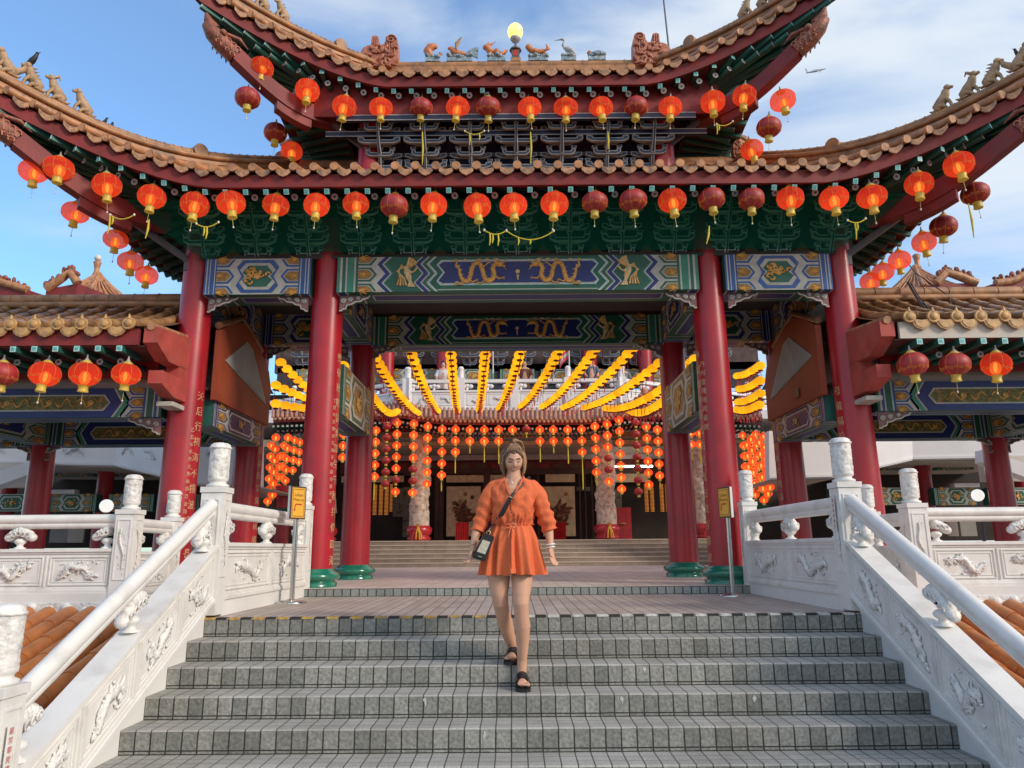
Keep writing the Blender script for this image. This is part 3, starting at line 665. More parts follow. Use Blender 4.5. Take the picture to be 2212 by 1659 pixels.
def dragon(mb, fr, a0, a1, b, h, m='gold', seed=1):
    nrm = (fr(0, 0, 1) - fr(0, 0, 0)).normalized(); r = random.Random(seed); s = 1 if a1 > a0 else -1; W_ = abs(a1 - a0)
    K = [(0, .40), (.05, .34), (.03, .20), (.10, .12), (.13, -.12), (.20, -.32), (.30, -.34), (.36, -.12), (.39, .12), (.46, .30), (.56, .28), (.62, .06), (.66, -.20), (.75, -.34), (.85, -.26), (.88, -.06), (.85, .10), (.90, .24), (1.0, .26)]
    pts = []
    for i in range(len(K) - 1):
        p0, p1, p2, p3 = K[max(0, i - 1)], K[i], K[i + 1], K[min(len(K) - 1, i + 2)]
        for k in range(3):
            t = k / 3; f = lambda q: .5 * (2 * p1[q] + (p2[q] - p0[q]) * t + (2 * p0[q] - 5 * p1[q] + 4 * p2[q] - p3[q]) * t * t + (3 * p1[q] - p0[q] - 3 * p2[q] + p3[q]) * t ** 3)
            pts.append((a0 + s * W_ * f(0), b + h * f(1)))
    n = len(pts); Q = lambda p, k=7: fr(p[0], p[1], LY(k))
    mb.tube([Q(p) for p in pts], [h * (.025 + .060 * min(1, i / (n * .35))) for i in range(n)], m, 6, flat=.4, fdir=nrm)
    for i in range(6, n - 2, 2):                # ridge of fins
        d = V((pts[i + 1][0] - pts[i - 1][0], pts[i + 1][1] - pts[i - 1][1], 0)).normalized(); o = (pts[i][0] - d.y * s * h * .11, pts[i][1] + d.x * s * h * .11)
        mb.tube([Q(pts[i]), Q(o)], [h * .035, h * .008], 'gold_pale', 4)
    x, z = pts[-1]
    mb.blob(fr(x + s * h * .04, z, LY(8)), (h * .13, h * .10, h * .11), m, 8, 6); mb.tube([fr(x + s * h * .06, z - h * .03, LY(8)), fr(x + s * h * .24, z - h * .08, LY(8))], [h * .06, h * .035], m, 6)
    for dz in (-.20, .10, .20): mb.tube([fr(x + s * h * .1, z, LY(8)), fr(x + s * h * .28, z + h * dz, LY(8))], [h * .022, h * .008], 'gold_pale', 4)
    for k in range(5): mb.tube([fr(x - s * h * .03, z + h * .04, LY(8)), fr(x - s * h * (.16 + .02 * k), z + h * (.24 - k * .10), LY(8))], [h * .03, h * .008], 'gold_pale', 4)
    for t, dx, dz in ((.30, -.20, -.12), (.36, .24, -.02), (.60, .26, .10), (.70, -.22, -.14), (.84, .30, -.10)):
        x, z = pts[int(t * (n - 1))]; x2, z2 = x + s * h * dx, z + h * dz
        mb.tube([fr(x, z, LY(7)), fr((x + x2) / 2, (z + z2) / 2 - h * .08, LY(7)), fr(x2, z2, LY(7))], [h * .045, h * .03, h * .025], m, 5, flat=.5, fdir=nrm)
        for d in (-.8, 0, .8): mb.tube([fr(x2, z2, LY(7)), fr(x2 + s * h * .09 * math.cos(d) * (1 if dx > 0 else -1), z2 + h * .09 * math.sin(d), LY(7))], [h * .018, h * .006], m, 4)
    for k in range(11):
        x = a0 + (a1 - a0) * r.random(); z = b + r.choice((-1, 1)) * h * r.uniform(.36, .46)
        mb.tube([fr(x - h * .09, z, LY(6)), fr(x, z + h * .02, LY(6)), fr(x + h * .10, z, LY(6))], [h * .015, h * .035, h * .012], 'gold_pale', 5, flat=.4, fdir=nrm)
def phoenix(mb, fr, a, b, h, s, m='gold_pale'):
    nrm = (fr(0, 0, 1) - fr(0, 0, 0)).normalized(); F = lambda x, z, k=6: fr(a + s * x * h, b + z * h, LY(k))
    mb.tube([F(-.02, .22), F(.02, .05), F(.08, -.12), F(.12, -.28)], [h * .06, h * .10, h * .09, h * .04], m, 7, flat=.4, fdir=nrm)
    mb.tube([F(.02, .12), F(.16, .02), F(.25, .08), F(.30, .16)], [h * .05, h * .035, h * .03, h * .035], m, 6, flat=.5, fdir=nrm)
    mb.tube([F(.30, .16), F(.38, .14)], [h * .025, h * .008], m, 5)
    for k in range(6):
        an = .55 + k * .16
        mb.tube([F(.02, .14, 6 + k), F(.02 + .34 * math.cos(an), .14 + .36 * math.sin(an), 6 + k)], [h * .05, h * .03], m if k % 2 else 'gold', 5, flat=.4, fdir=nrm)
    for k in range(4):
        mb.tube([F(-.04, .18), F(-.14, .28 - k * .04), F(-.22 - .02 * k, .08), F(-.20 + .05 * k, -.15), F(-.26 + .09 * k, -.38)], [h * .02, h * .02, h * .025, h * .02, h * .035], m if k % 2 else 'gold', 5, flat=.4, fdir=nrm)
    for k in range(5):
        mb.tube([F(.12, -.24), F(.06 + k * .05, -.42)], [h * .03, h * .02], m, 5, flat=.4, fdir=nrm)

def ends(mb, fr, W, H, s0, A, B, w1, w2, mir):
    """striped band, rows of half lozenges"""
    seq = [(0, .14, A), (.14, .24, 'cream'), (.24, .40, B), (.40, .47, 'cream'), (.47, .80, A), (.80, .88, 'cream'), (.88, 1.0, B)]
    for a, b_, c in seq: flatp(mb, fr, rect(s0 + a * w1, s0 + b_ * w1, 0, H), 1, c, mir)
    x0 = s0 + w1
    flatp(mb, fr, rect(x0, x0 + w2 * 1.3, 0, H), 1, 'cream', mir)
    for b0, b1 in ((.76 * H, 1.18 * H), (.30 * H, .70 * H), (-.18 * H, .24 * H)):
        def cl(p): return [(a, max(0.0, min(H, b))) for a, b in p]
        flatp(mb, fr, cl(hexp(x0, x0 + w2 * 1.00, b0, b1, w2 * .32)), 2, B, mir)
        flatp(mb, fr, cl(hexp(x0, x0 + w2 * .86, b0 + .05 * H, b1 - .05 * H, w2 * .28)), 3, 'cream', mir)
        flatp(mb, fr, cl(hexp(x0, x0 + w2 * .80, b0 + .07 * H, b1 - .07 * H, w2 * .26)), 4, 'ochre', mir)
        for k in range(4):
            zc = (b0 + b1) / 2
            if 0 < zc < H:
                an = -.6 + k * .4
                a = x0 + w2 * .08; P0 = (mir - a if mir is not None else a, zc); a2 = x0 + w2 * (.08 + .5 * math.cos(an)); P1 = (mir - a2 if mir is not None else a2, zc + w2 * .30 * math.sin(an))
                mb.tube([fr(P0[0], P0[1], LY(5)), fr(P1[0], P1[1], LY(5))], [.018, .004], 'gold', 4)
            else:
                zc2 = H * .97 if zc > H * .5 else H * .03; sg = -1 if zc > H * .5 else 1
                a = x0 + w2 * (.1 + .13 * k); a = mir - a if mir is not None else a
                mb.tube([fr(a, zc2, LY(5)), fr(a, zc2 + sg * H * .10, LY(5))], [.014, .003], 'gold', 4)
def paint_main(mb, fr, W, H, seed=1):
    flatp(mb, fr, rect(0, W, 0, H), 0, 'green')
    for mir in (None, W):
        ends(mb, fr, W, H, 0, 'green_mid', 'green', .28, .25, mir)
        am = .10
        for x0 in (.50, 1.02):
            if x0 < .6: seq = [(0, .03, 'cream'), (.03, .095, 'blue'), (.095, .118, 'cream'), (.118, .14, 'green_mid')]
            else: seq = [(0, .02, 'cream'), (.02, .085, 'blue'), (.085, .11, 'cream'), (.11, .165, 'green'), (.165, .19, 'cream'), (.19, .205, 'teal_light')]
            for a, b_, c in seq: flatp(mb, fr, zig(H, x0 + a, b_ - a, am), 3, c, mir)
        flatp(mb, fr, [(.64 + a, b) for a, b in ((.10, H), (0, .79 * H), (.11, .52 * H), (0, .25 * H), (.12, 0))] + [(1.02 + a, b) for a, b in ((.12, 0), (0, .25 * H), (.11, .52 * H), (0, .79 * H), (.10, H))], 2, 'green', mir)
        c0 = 1.32
        for k, (off, m) in enumerate(((0, 'teal_light'), (.012, 'cream'), (.030, 'blue'))):
            b0, b1 = .17 * H + off, .90 * H - off
            flatp(mb, fr, [(c0 + .06 + off, b1), (c0 + off, .76 * H), (c0 + .085 + off, .54 * H), (c0 + off, .30 * H), (c0 + .05 + off, b0), (W / 2, b0), (W / 2, b1)], 3 + k, m, mir)
        flatp(mb, fr, rect(c0 + .02, W / 2, .035 * H, .06 * H), 3, 'cream', mir)
    for s, mir in ((1, None), (-1, W)):
        g = (lambda a, b, t: fr(a, b, t)) if mir is None else (lambda a, b, t: fr(W - a, b, t))
        dragon(mb, g, 1.56, 2.16, H * .55, H * .80, seed=3); phoenix(mb, g, .92, H * .52, H * .92, 1)
    mb.tube([fr(W / 2, H * .55, LY(5)), fr(W / 2, H * .55, LY(8))], [.03, .025], 'gold_pale', 10)
    mb.tube([fr(W / 2, H * .45, LY(5)), fr(W / 2, H * .30, LY(6))], [.02, .006], 'gold_pale', 5)
def paint_side(mb, fr, W, H, A='blue_mid', C='green', motif='gold', seed=1):
    """short beam: stripes, lozenges, eight-sided cartouche with a gold ornament"""
    flatp(mb, fr, rect(0, W, 0, H), 0, 'cream')
    w1 = min(.16, W * .12); w2 = W * .17
    for mir in (None, W):
        ends(mb, fr, W, H, 0, A, A, w1, w2, mir)
        for off, m, k in ((0, A, 5), (.035 * H / .4, 'cream', 6), (.065 * H / .4, C, 7)):
            b0, b1 = .04 * H + off, .96 * H - off; x = w1 + w2 * 1.05 + off
            flatp(mb, fr, [(x + .18 * H, b1), (x + .02 * H, b1 - .2 * H), (x + .16 * H, .5 * H), (x + .02 * H, b0 + .2 * H), (x + .18 * H, b0), (W / 2, b0), (W / 2, b1)], k - 4 + 1, m, mir)
    f2 = lambda a, b, t=0: fr(a, b, t + .004)
    goldswirl(mb, f2, W / 2, H * .5, min(W * .30, H * 1.1), H * .62, seed, motif, 14)
def paint_long(mb, fr, W, H, seed=1, cap=True):
    flatp(mb, fr, rect(0, W, 0, H), 0, 'blue')
    for mir in (None, W):
        ends(mb, fr, W, H, 0, 'green', 'blue_mid', .24, .22, mir)
        for off, m, k in ((-.04, 'cream', 2), (-.02, 'green_mid', 3), (.02, 'cream', 4), (.035, 'blue', 5)):
            b0, b1 = 0, H; x = .46 + off * 1.6
            flatp(mb, fr, [(x + .12, H), (x, H * .5), (x + .12, 0), (W / 2, 0), (W / 2, H)], k - 1, m, mir)
        for off, m, k in ((0, 'cream', 5), (.018, 'olive', 6)):
            x = .66 + off
            flatp(mb, fr, [(x + .08, H * .78 - off), (x, H * .5), (x + .08, H * .22 + off), (W / 2, H * .22 + off), (W / 2, H * .78 - off)], k, m, mir)
    r = random.Random(seed); nrm = (fr(0, 0, 1) - fr(0, 0, 0)).normalized()
    k = 0; a = .84
    while a < W - .84:
        s = 1 if k % 2 else -1
        q = [fr(a + .10 * i / 5, H * .5 + s * H * .13 * math.sin(i * .63), LY(8)) for i in range(6)]
        mb.tube(q, [.008, .012, .014, .014, .012, .006], 'gold' if k % 3 else 'ochre', 5, flat=.4, fdir=nrm)
        if k % 6 == 3: mb.tube([fr(a, H * .5, LY(7)), fr(a, H * .5, LY(9))], [.038, .03], 'gold', 9)
        a += .09; k += 1

def scroll_corner(mb, fr, w, h, flip):
    """openwork scroll bracket under a beam end"""
    s = -1 if flip else 1; nrm = (fr(0, 0, 1) - fr(0, 0, 0)).normalized(); g = lambda a, b, t=0: fr(s * a, b, t)
    out = [(0, 0), (w, 0), (w * .94, -h * .16), (w * .80, -h * .22), (w * .70, -h * .38), (w * .52, -h * .42), (w * .40, -h * .58), (w * .25, -h * .62), (w * .22, -h * .84), (w * .10, -h * .9), (w * .08, -h), (0, -h)]
    mb.prism(out, g, -.03, .0, 'bracket_edge_red')
    mb.tube([g(a, b, .004) for a, b in out[1:]], .012, 'cream', 4)
    for cx, cz, rr in ((w * .13, -h * .35, h * .17), (w * .36, -h * .26, h * .15), (w * .62, -h * .17, h * .11)):
        q = [g(cx + rr * (1 - i / 16) * math.cos(i * .75), cz + rr * (1 - i / 16) * math.sin(i * .75), .006) for i in range(14)]
        mb.tube(q, .011, 'cream', 4)

def painted_beam(root, a, b, z0, z1, th, style, nrm, seed=1, name='painted_beam', under=True, both=False, **kw):
    """beam between plan points a and b; painted face towards nrm"""
    a = V((a[0], a[1], 0)); b = V((b[0], b[1], 0)); W = (b - a).length; d = (b - a) / W; nn = V((nrm[0], nrm[1], 0)); H = z1 - z0
    mb = MB(); P = lambda s, t, z: a + d * s + nn * t + V((0, 0, z))
    mb.hexa([P(0, -th, z0), P(W, -th, z0), P(W, 0, z0), P(0, 0, z0), P(0, -th, z1), P(W, -th, z1), P(W, 0, z1), P(0, 0, z1)], 'green_dark')
    faces = [Frame(P(0, 0, z0), d, (0, 0, 1), nn)]
    if both: faces.append(Frame(P(W, -th, z0), -d, (0, 0, 1), -nn))
    for fr in faces:
        if style == 'main': paint_main(mb, fr, W, H, seed)
        elif style == 'side': paint_side(mb, fr, W, H, seed=seed, **kw)
        else: paint_long(mb, fr, W, H, seed)
    if under:                                   # painted soffit
        fu = Frame(P(0, 0, z0), d, -nn, (0, 0, -1))
        for c, x0, x1 in (('cream', .0, .02), ('blue_mid', .02, .12), ('cream', .12, .15), ('green', .15, .30), ('cream', .30, .33)):
            for mir in (None, W): flatp(mb, fu, rect(x0, x1, 0, th), 1, c, mir)
        if W > 1.2:
            flatp(mb, fu, rect(.36, W - .36, .0, th), 0, 'green'); flatp(mb, fu, rect(.45, W - .45, th * .25, th * .75), 1, 'cream'); flatp(mb, fu, rect(.47, W - .47, th * .30, th * .70), 2, 'blue')
    return part(name, mb, root)

def bracket_set(mb, fr, w, h, dp, tiers, cd='bracket', ce='bracket_edge'):
    """cluster of stepped bracket arms: a lateral, b up, t outward; light painted edges"""
    th = h / tiers
    def arm(w_, b0, hh, t, tk):
        o = [(-w_ / 2, b0 + hh), (-w_ / 2, b0 + hh * .45), (-w_ * .40, b0 + hh * .10), (-w_ * .34, b0), (w_ * .34, b0), (w_ * .40, b0 + hh * .10), (w_ / 2, b0 + hh * .45), (w_ / 2, b0 + hh), (w_ * .36, b0 + hh), (w_ * .34, b0 + hh * .62), (-w_ * .34, b0 + hh * .62), (-w_ * .36, b0 + hh)]
        mb.prism(o, fr, t - tk, t, ce)
        i = .012
        inn = [(-w_ / 2 + i, b0 + hh - i), (-w_ / 2 + i, b0 + hh * .45 + i * .3), (-w_ * .39, b0 + hh * .10 + i), (-w_ * .33, b0 + i), (w_ * .33, b0 + i), (w_ * .39, b0 + hh * .10 + i), (w_ / 2 - i, b0 + hh * .45 + i * .3), (w_ / 2 - i, b0 + hh - i), (w_ * .36 + i, b0 + hh - i), (w_ * .34 + i, b0 + hh * .62 - i), (-w_ * .34 - i, b0 + hh * .62 - i), (-w_ * .36 - i, b0 + hh - i)]
        mb.prism(inn, fr, t, t + .003, cd)
    for k in range(tiers):
        b0 = k * th; t = dp * (k + .6) / tiers
        arm(w * (.62 if k % 2 == 0 else .95), b0 + th * .05, th * .62, t, .05)
        if k: arm(w * .95 if k % 2 == 0 else w * .60, b0 + th * .1, th * .55, t - dp / tiers * .9, .04)
        for s in (-1, 0, 1):                    # bearing blocks
            a = s * w * (.28 if k % 2 == 0 else .43)
            mb.prism([(a - .028, b0 + th * .68), (a + .028, b0 + th * .68), (a + .042, b0 + th * .98), (a - .042, b0 + th * .98)], fr, t - .05, t + .008, ce)
            mb.prism([(a - .02, b0 + th * .74), (a + .02, b0 + th * .74), (a + .03, b0 + th * .93), (a - .03, b0 + th * .93)], fr, t + .008, t + .011, cd)
    for q in ([(0, h * .0, .0), (0, h * .10, dp * .22), (0, h * .24, dp * .36), (0, h * .40, dp * .46)], [(0, h * .46, dp * .50), (0, h * .60, dp * .72), (0, h * .76, dp * .86), (0, h * .90, dp * 1.0)]):
        mb.tube([fr(*p) for p in q], [.040, .030, .026, .030], ce, 4)
        nn = (fr(0, 0, 1) - fr(0, 0, 0)) * .026; mb.tube([fr(*p) + nn for p in q], [.022, .015, .013, .015], cd, 4)
    mb.tube([fr(0, h * .92, dp * 1.0), fr(0, h * 1.02, dp * 1.05)], [.030, .012], ce, 6)

# ------------------------------------------------------------------ curved roofs
def eave_fn(hx, yf, yb, ze, lift, fl, u0, us0, p=1.3):
    yc = (yf + yb) / 2; hy = (yb - yf) / 2
    def E(side, u):
        if side in ('front', 'back'):
            g = max(0, (abs(u) - u0) / (1 - u0)); s = 1 if side == 'back' else -1
            return V((XG + u * (hx + fl), yc + s * (hy + fl * g * g), ze + lift * g ** p))
        g = max(0, (abs(u) - us0) / (1 - us0)); s = 1 if side == 'right' else -1
        return V((XG + s * (hx + fl * g * g), yc + u * (hy + fl), ze + lift * g ** p))
    return E
OUT = {'front': V((0, -1, 0)), 'back': V((0, 1, 0)), 'left': V((-1, 0, 0)), 'right': V((1, 0, 0))}
def roof(root, hx, yf, yb, ze, lift, fl, u0, us0, hr, zr, hxi, yfi, ybi, zi, sag, pitch=.25, p=1.3, hipend='ceramic_dark', beam_drop=.70):
    E = eave_fn(hx, yf, yb, ze, lift, fl, u0, us0, p); yc = (yf + yb) / 2
    cl = lambda v, a: max(-a, min(a, v))
    def top(side, u):
        e = E(side, u)
        if side in ('front', 'back'): return V((XG + cl(e.x - XG, hr), yc, zr))
        return V((XG + (hr if side == 'right' else -hr), yc, zr))
    def surf(side, u, w_):
        s = sag[0] + sag[1] * abs(u) ** 3
        q = E(side, u).lerp(top(side, u), w_); q.z -= s * math.sin(math.pi * min(1, w_)); return q
    def inner(side, u):
        e = E(side, u)
        if side == 'front': return V((XG + cl(e.x - XG, hxi), yfi, zi))
        if side == 'back': return V((XG + cl(e.x - XG, hxi), ybi, zi))
        return V((XG + (hxi if side == 'right' else -hxi), max(yfi, min(ybi, e.y)), zi))
    def soff(side, u, k, dz=0):
        q = (E(side, u) + V((0, 0, -.215))).lerp(inner(side, u), k); q.z += dz; return q
    mt, mf, ms, mrf = MB(), MB(), MB(), MB(); me_ = mrf; mtl = MB(); fly = []
    for side in ('front', 'left', 'right', 'back'):
        L_ = 2 * (hx + fl) if side in ('front', 'back') else (yb - yf) + 2 * fl
        mt.grid(48, 8, lambda a, b: surf(side, -1 + 2 * a, b), 'tile_dark')
        ms.grid(48, 5, lambda a, b: soff(side, -1 + 2 * a, .03 + .97 * b), 'soffit')
        # fascia board
        n = 56; out = OUT[side]
        for i in range(n):
            a = E(side, -1 + 2 * i / n) - out * .035; b = E(side, -1 + 2 * (i + 1) / n) - out * .035
            mf.hexa([a + V((0, 0, -.205)), b + V((0, 0, -.205)), b + V((0, 0, -.205)) - out * .03, a + V((0, 0, -.205)) - out * .03, a + V((0, 0, -.03)), b + V((0, 0, -.03)), b + V((0, 0, -.03)) - out * .03, a + V((0, 0, -.03)) - out * .03], 'red_matte')
        cnt = int(round(L_ / pitch))
        for i in range(cnt + 1):
            u = -1 + 2 * i / cnt; uc = max(-.992, min(.992, u)); e = E(side, uc); up = (surf(side, uc, .08) - e).normalized()
            tang = (E(side, min(1, uc + .01)) - E(side, max(-1, uc - .01))).normalized()
            rr = random.Random(i * 7 + len(side)); jit = rr.uniform(-.004, .004)
            pts = [e + V((0, 0, .045 + jit)) + out * .02] + [surf(side, uc, w_) + V((0, 0, .035 + jit)) for w_ in (.10, .22, .36, .52, .68, .84, .97)]
            mtl.tube(pts, [.052] * 8, 'tile', 8)
            mtl.tube([pts[0], pts[0] + out * .012], [.056, .054], 'tile', 12)
            if i < cnt:
                u2 = min(.996, u + 1 / cnt); e2 = E(side, u2); tg = (E(side, min(1, u2 + .01)) - E(side, max(-1, u2 - .01))).normalized()
                fr = Frame(e2 + out * .015, tg, (0, 0, 1), out)
                mtl.prism([(-.088, .028), (-.05, .004), (0, -.004), (.05, .004), (.088, .028), (.086, -.03), (.045, -.068), (0, -.088), (-.045, -.068), (-.086, -.03)], fr, -.012, .008, 'tile_drip')
        # flying rafters (square, teal ends) and common rafters (round, pale ends)
        cr = int(round(L_ / pitch))
        for i in range(cr):
            u = -1 + 2 * (i + .62) / cr
            if abs(u) > .985: continue
            a = soff(side, u, .0, -.035) - out * .06; b = soff(side, u, .42, -.04)
            q_ = MB() if side == 'front' else mrf
            q_.bar(a, b, .058, .062, 'green_dark'); dd = (a - b).normalized()
            q_.bar(a + dd * .001, a + dd * .006, .062, .066, 'teal_light'); q_.bar(a + dd * .006, a + dd * .008, .042, .046, 'teal')
            if side == 'front': fly.append(q_)
            if abs(u) < .93:
                u3 = u + 1 / cr * .5
                a = soff(side, u3, .26, -.115); b = soff(side, u3, .99, -.07); mrf.tube([a, b], .042, 'green_dark', 8); dd = (a - b).normalized()
                me_.tube([a, a + dd * .006], .043, 'ring_grey', 10); me_.tube([a + dd * .006, a + dd * .008], .018, 'green_dark', 8)
        for i in range(24):                    # board the round rafters rest under
            pass
    part('roof_surface', mt, root); part('eave_tiles', mtl, root); part('fascia_board', mf, root); part('soffit', ms, root)
    part('rafters', mrf, root)
    for q_ in fly: build('flying_rafter', q_, root, gate)
    # hips
    for sx_ in (-1, 1):
        for side_y in ('front', 'back'):
            mh = MB(); path = []
            for i in range(19):
                w_ = i / 18 * .97; q = surf(side_y, sx_, w_)
                path.append(q + V((0, 0, .05 + .02 * w_)))
            d = path[0] - path[1]; path = [path[0] + d * .35 + V((0, 0, .02))] + path
            sdir = V((path[0].y - path[-1].y, -(path[0].x - path[-1].x), 0)).normalized()
            mh.sweep([(-.085, -.03), (.085, -.03), (.085, .06), (-.085, .06)], path, 'ridge_tile', lambda i: sdir)
            mh.tube([q + V((0, 0, .135)) for q in path], [.062] * len(path), 'ridge_tile', 10)
            mh.tube([q + V((0, 0, .065)) + sdir * .10 for q in path], [.035] * len(path), 'ridge_tile', 6)
            mh.tube([q + V((0, 0, .065)) - sdir * .10 for q in path], [.035] * len(path), 'ridge_tile', 6)
            for i in range(0, len(path) - 1):
                for f in (0, .5):
                    q = path[i].lerp(path[i + 1], f); q2 = path[i].lerp(path[i + 1], f + .06)
                    mh.tube([q + V((0, 0, .135)), q2 + V((0, 0, .135))], .069, 'ridge_tile', 10)
            hip = part('hip_ridge', mh, root)
            if side_y == 'front': roof_hips.append((root, hip, path, sx_, sdir))
            # hip beam with a carved end
            mbm = MB(); tip = E(side_y, sx_); ic = inner(side_y, sx_); sy_ = 1 if side_y == 'front' else -1
            a = tip + V((-sx_ * .52, sy_ * .42, -beam_drop)); b = V((XG + sx_ * (hxi - .10), ic.y, zi - .42)); q = []
            for i in range(13):
                t = i / 12; p_ = b.lerp(a, t); p_.z -= .22 * math.sin(math.pi * t) * (1 - .3 * t); q.append(p_)
            sdv = V((a.y - b.y, -(a.x - b.x), 0)).normalized()
            mbm.sweep([(-.09, -.12), (.09, -.12), (.09, .12), (-.09, .12)], q, 'red_matte', lambda i: sdv)
            mbm.sweep([(-.07, -.25), (.07, -.25), (.07, -.12), (-.07, -.12)], q[3:8], 'red_matte', lambda i: sdv)
            dd = (q[-1] - q[-2]).normalized()
            hb = part('hip_beam', mbm, root)
            mc = MB(); r = random.Random(5); sd_ = dd.cross(V((0, 0, 1))).normalized(); up_ = sd_.cross(dd)
            F = lambda x, y, z: q[-1] + dd * x + sd_ * y + up_ * z
            mc.tube([F(-.05, 0, 0), F(.16, 0, 0), F(.34, 0, .02), F(.46, 0, .06), F(.50, 0, .12)], [.118, .128, .112, .075, .025], hipend, 12, flat=1.0)
            mc.tube([F(.36, 0, .08), F(.50, 0, .12), F(.58, 0, .19)], [.09, .06, .02], hipend, 8)
            for s in (-1, 1):
                mc.blob(F(.24, s * .11, .07), (.05, .05, .05), hipend); 
                for k in range(4):
                    for j in range(3):
                        x = -.02 + k * .075 + (j % 2) * .03; z = -.075 + j * .06
                        mc.tube([F(x + .034 * math.cos(t), s * (.122 - .25 * abs(z) - .05 * max(0, x - .15)), z + .034 * math.sin(t)) for t in [i * .9 - 1.2 for i in range(6)]], .011, 'ceramic', 5)
                mc.tube([F(.2, s * .1, .10), F(.05, s * .12, .17), F(-.1, s * .1, .16)], [.03, .03, .01], hipend, 6)
            build('carved_end', mc, root, gate)
    return E, surf, soff
roof_hips = []
# ------------------------------------------------------------------ the gate building
ZB = .09
gate = thing('temple_gate', 'two-tiered red temple gate with upturned tiled roofs and painted beams', 'gate', (XG, 10.7, ZB))
CF_Y, CB_Y = 9.5, 11.9
def column(root, x, y, zb, zt, r0, r1, lean=0.0, base=True, name='column', m='red_paint'):
    mb = MB(); n = 10
    pts = [(x + lean * i / n, y, zb + .20 + (zt - zb - .20) * i / n) for i in range(n + 1)]
    mb.tube(pts, [r0 + (r1 - r0) * (i / n) for i in range(n + 1)], m, 40)
    o = part(name, mb, root)
    if base:
        mc = MB(); k = r0 / .225
        mc.lathe((x, y, zb), [(.285 * k, 0), (.285 * k, .055), (.262 * k, .062), (.262 * k, .075), (.305 * k, .092), (.322 * k, .118), (.322 * k, .142), (.300 * k, .168), (.262 * k, .182), (.262 * k, .196), (.236 * k, .204), (.236 * k, .218), (r0 * .95, .222)], 'base_green', 40)
        part('column_base', mc, root, o)
    return o
def col_text(root, parent, x, y, r, lean, zb, zt, chars, size, az, ztop, step, m='text_gold'):
    """characters painted down a column at azimuth az (0 faces the camera, positive to the right)"""
    mb = MB()
    for k, ch in enumerate(chars):
        zc = ztop - k * step; f = (zc - zb) / (zt - zb); xx = x + lean * f; rr = r + .003 if not callable(r) else r(f) + .003
        def fr(a, b, t, zc=zc, xx=xx, rr=rr):
            th = az + a / rr
            return V((xx + math.sin(th) * (rr + t), y - math.cos(th) * (rr + t), zc + b))
        text_mb(mb, ch, size, fr, m, .001)
    part('inscription', mb, root, parent)
cols = {}
for sx_, X_ in ((-1, 2.58), (1, 2.58), (-1, 4.38), (1, 4.38)):
    for y in (CF_Y, CB_Y):
        ln = -sx_ * (.05 if X_ > 3 else .02)
        cols[(sx_, X_, y)] = (column(gate, XG + sx_ * X_, y, ZB, 4.95, .228, .196, ln), XG + sx_ * X_, ln)
rf = lambda f: .228 - .032 * f
T = lambda key, ch, size, az, zt_, st: col_text(gate, cols[key][0], cols[key][1], key[2], rf, cols[key][2], ZB + .2, 4.95, ch, size, az, zt_, st)
T((1, 2.58, CF_Y), '丹州雪隆海南會館', .085, -.95, 2.86, .118)
T((1, 2.58, CF_Y), '神威顯赫護國佑民萬古流芳澤被蒼生', .125, -1.40, 3.0, .20)
T((-1, 2.58, CF_Y), '聖德慈航普濟眾生千秋共仰四海安瀾', .125, 1.38, 3.0, .20)
T((-1, 2.58, CF_Y), '丁酉年孟春吉日弟子敬獻合家平安', .055, 1.02, 2.42, .092)
T((-1, 4.38, CF_Y), '天后行祠海不揚波德澤長流', .125, 1.30, 2.50, .20)
T((-1, 4.38, CF_Y), '乙丑年冬月立馬來西亞吉隆坡', .058, .92, 2.05, .094)
T((1, 4.38, CF_Y), '母儀稱后德配天地恩被萬方', .125, -1.32, 2.50, .20)
T((-1, 4.38, CB_Y), '國泰民安風調雨順', .12, 1.3, 2.1, .2)
T((1, 4.38, CB_Y), '物阜年豐四海昇平', .12, -1.3, 2.1, .2)
# beams of the front and back rows
ZL, ZU = 3.86, 4.35
bx = 2.40
painted_beam(gate, (XG - bx, CF_Y - .225), (XG + bx, CF_Y - .225), ZL, ZU, .45, 'main', (0, -1), both=False)
painted_beam(gate, (XG - bx, CB_Y - .225), (XG + bx, CB_Y - .225), ZL - .05, ZU - .06, .45, 'main', (0, -1))
for sx_ in (-1, 1):
    xs = sorted((XG + sx_ * 2.75, XG + sx_ * 4.16))
    for y in (CF_Y, CB_Y):
        painted_beam(gate, (xs[0], y - .235), (xs[1], y - .235), ZL - .02, ZU - .01, .45, 'side', (0, -1), A='blue_mid' if y == CF_Y else 'blue', seed=5)
    for X_, st in ((2.58, 'side'), (4.38, 'side')):    # beams front to back, upper level
        for s2 in (-1,):
            x = XG + sx_ * X_ - sx_ * .20
            a, b = ((x, CF_Y + .23), (x, CB_Y - .23))
            if sx_ > 0: a, b = b, a
            painted_beam(gate, a, b, ZL - .04, ZU - .03, .40, st, (-sx_, 0), A='blue', C='blue', seed=7)
            if X_ > 3: continue
            x2 = XG + sx_ * X_ + sx_ * .20; a, b = ((x2, CB_Y - .23), (x2, CF_Y + .23))
            if sx_ > 0: a, b = b, a
    # lower tie beams front to back
    x = XG + sx_ * (2.58 - .21); a, b = ((x, CF_Y + .235), (x, CB_Y - .235))
    if sx_ > 0: a, b = b, a
    painted_beam(gate, a, b, 2.31, 3.00, .42, 'side', (-sx_, 0), A='green', C='gold_panel' if False else 'ochre', seed=9, motif='gold')
    x = XG + sx_ * (4.38 - .30); a, b = ((x, CF_Y + .20), (x, CB_Y - .20))
    if sx_ > 0: a, b = b, a
    painted_beam(gate, a, b, 2.16, 2.50, .36, 'side', (-sx_, 0), A='blue', C='blue', seed=11)
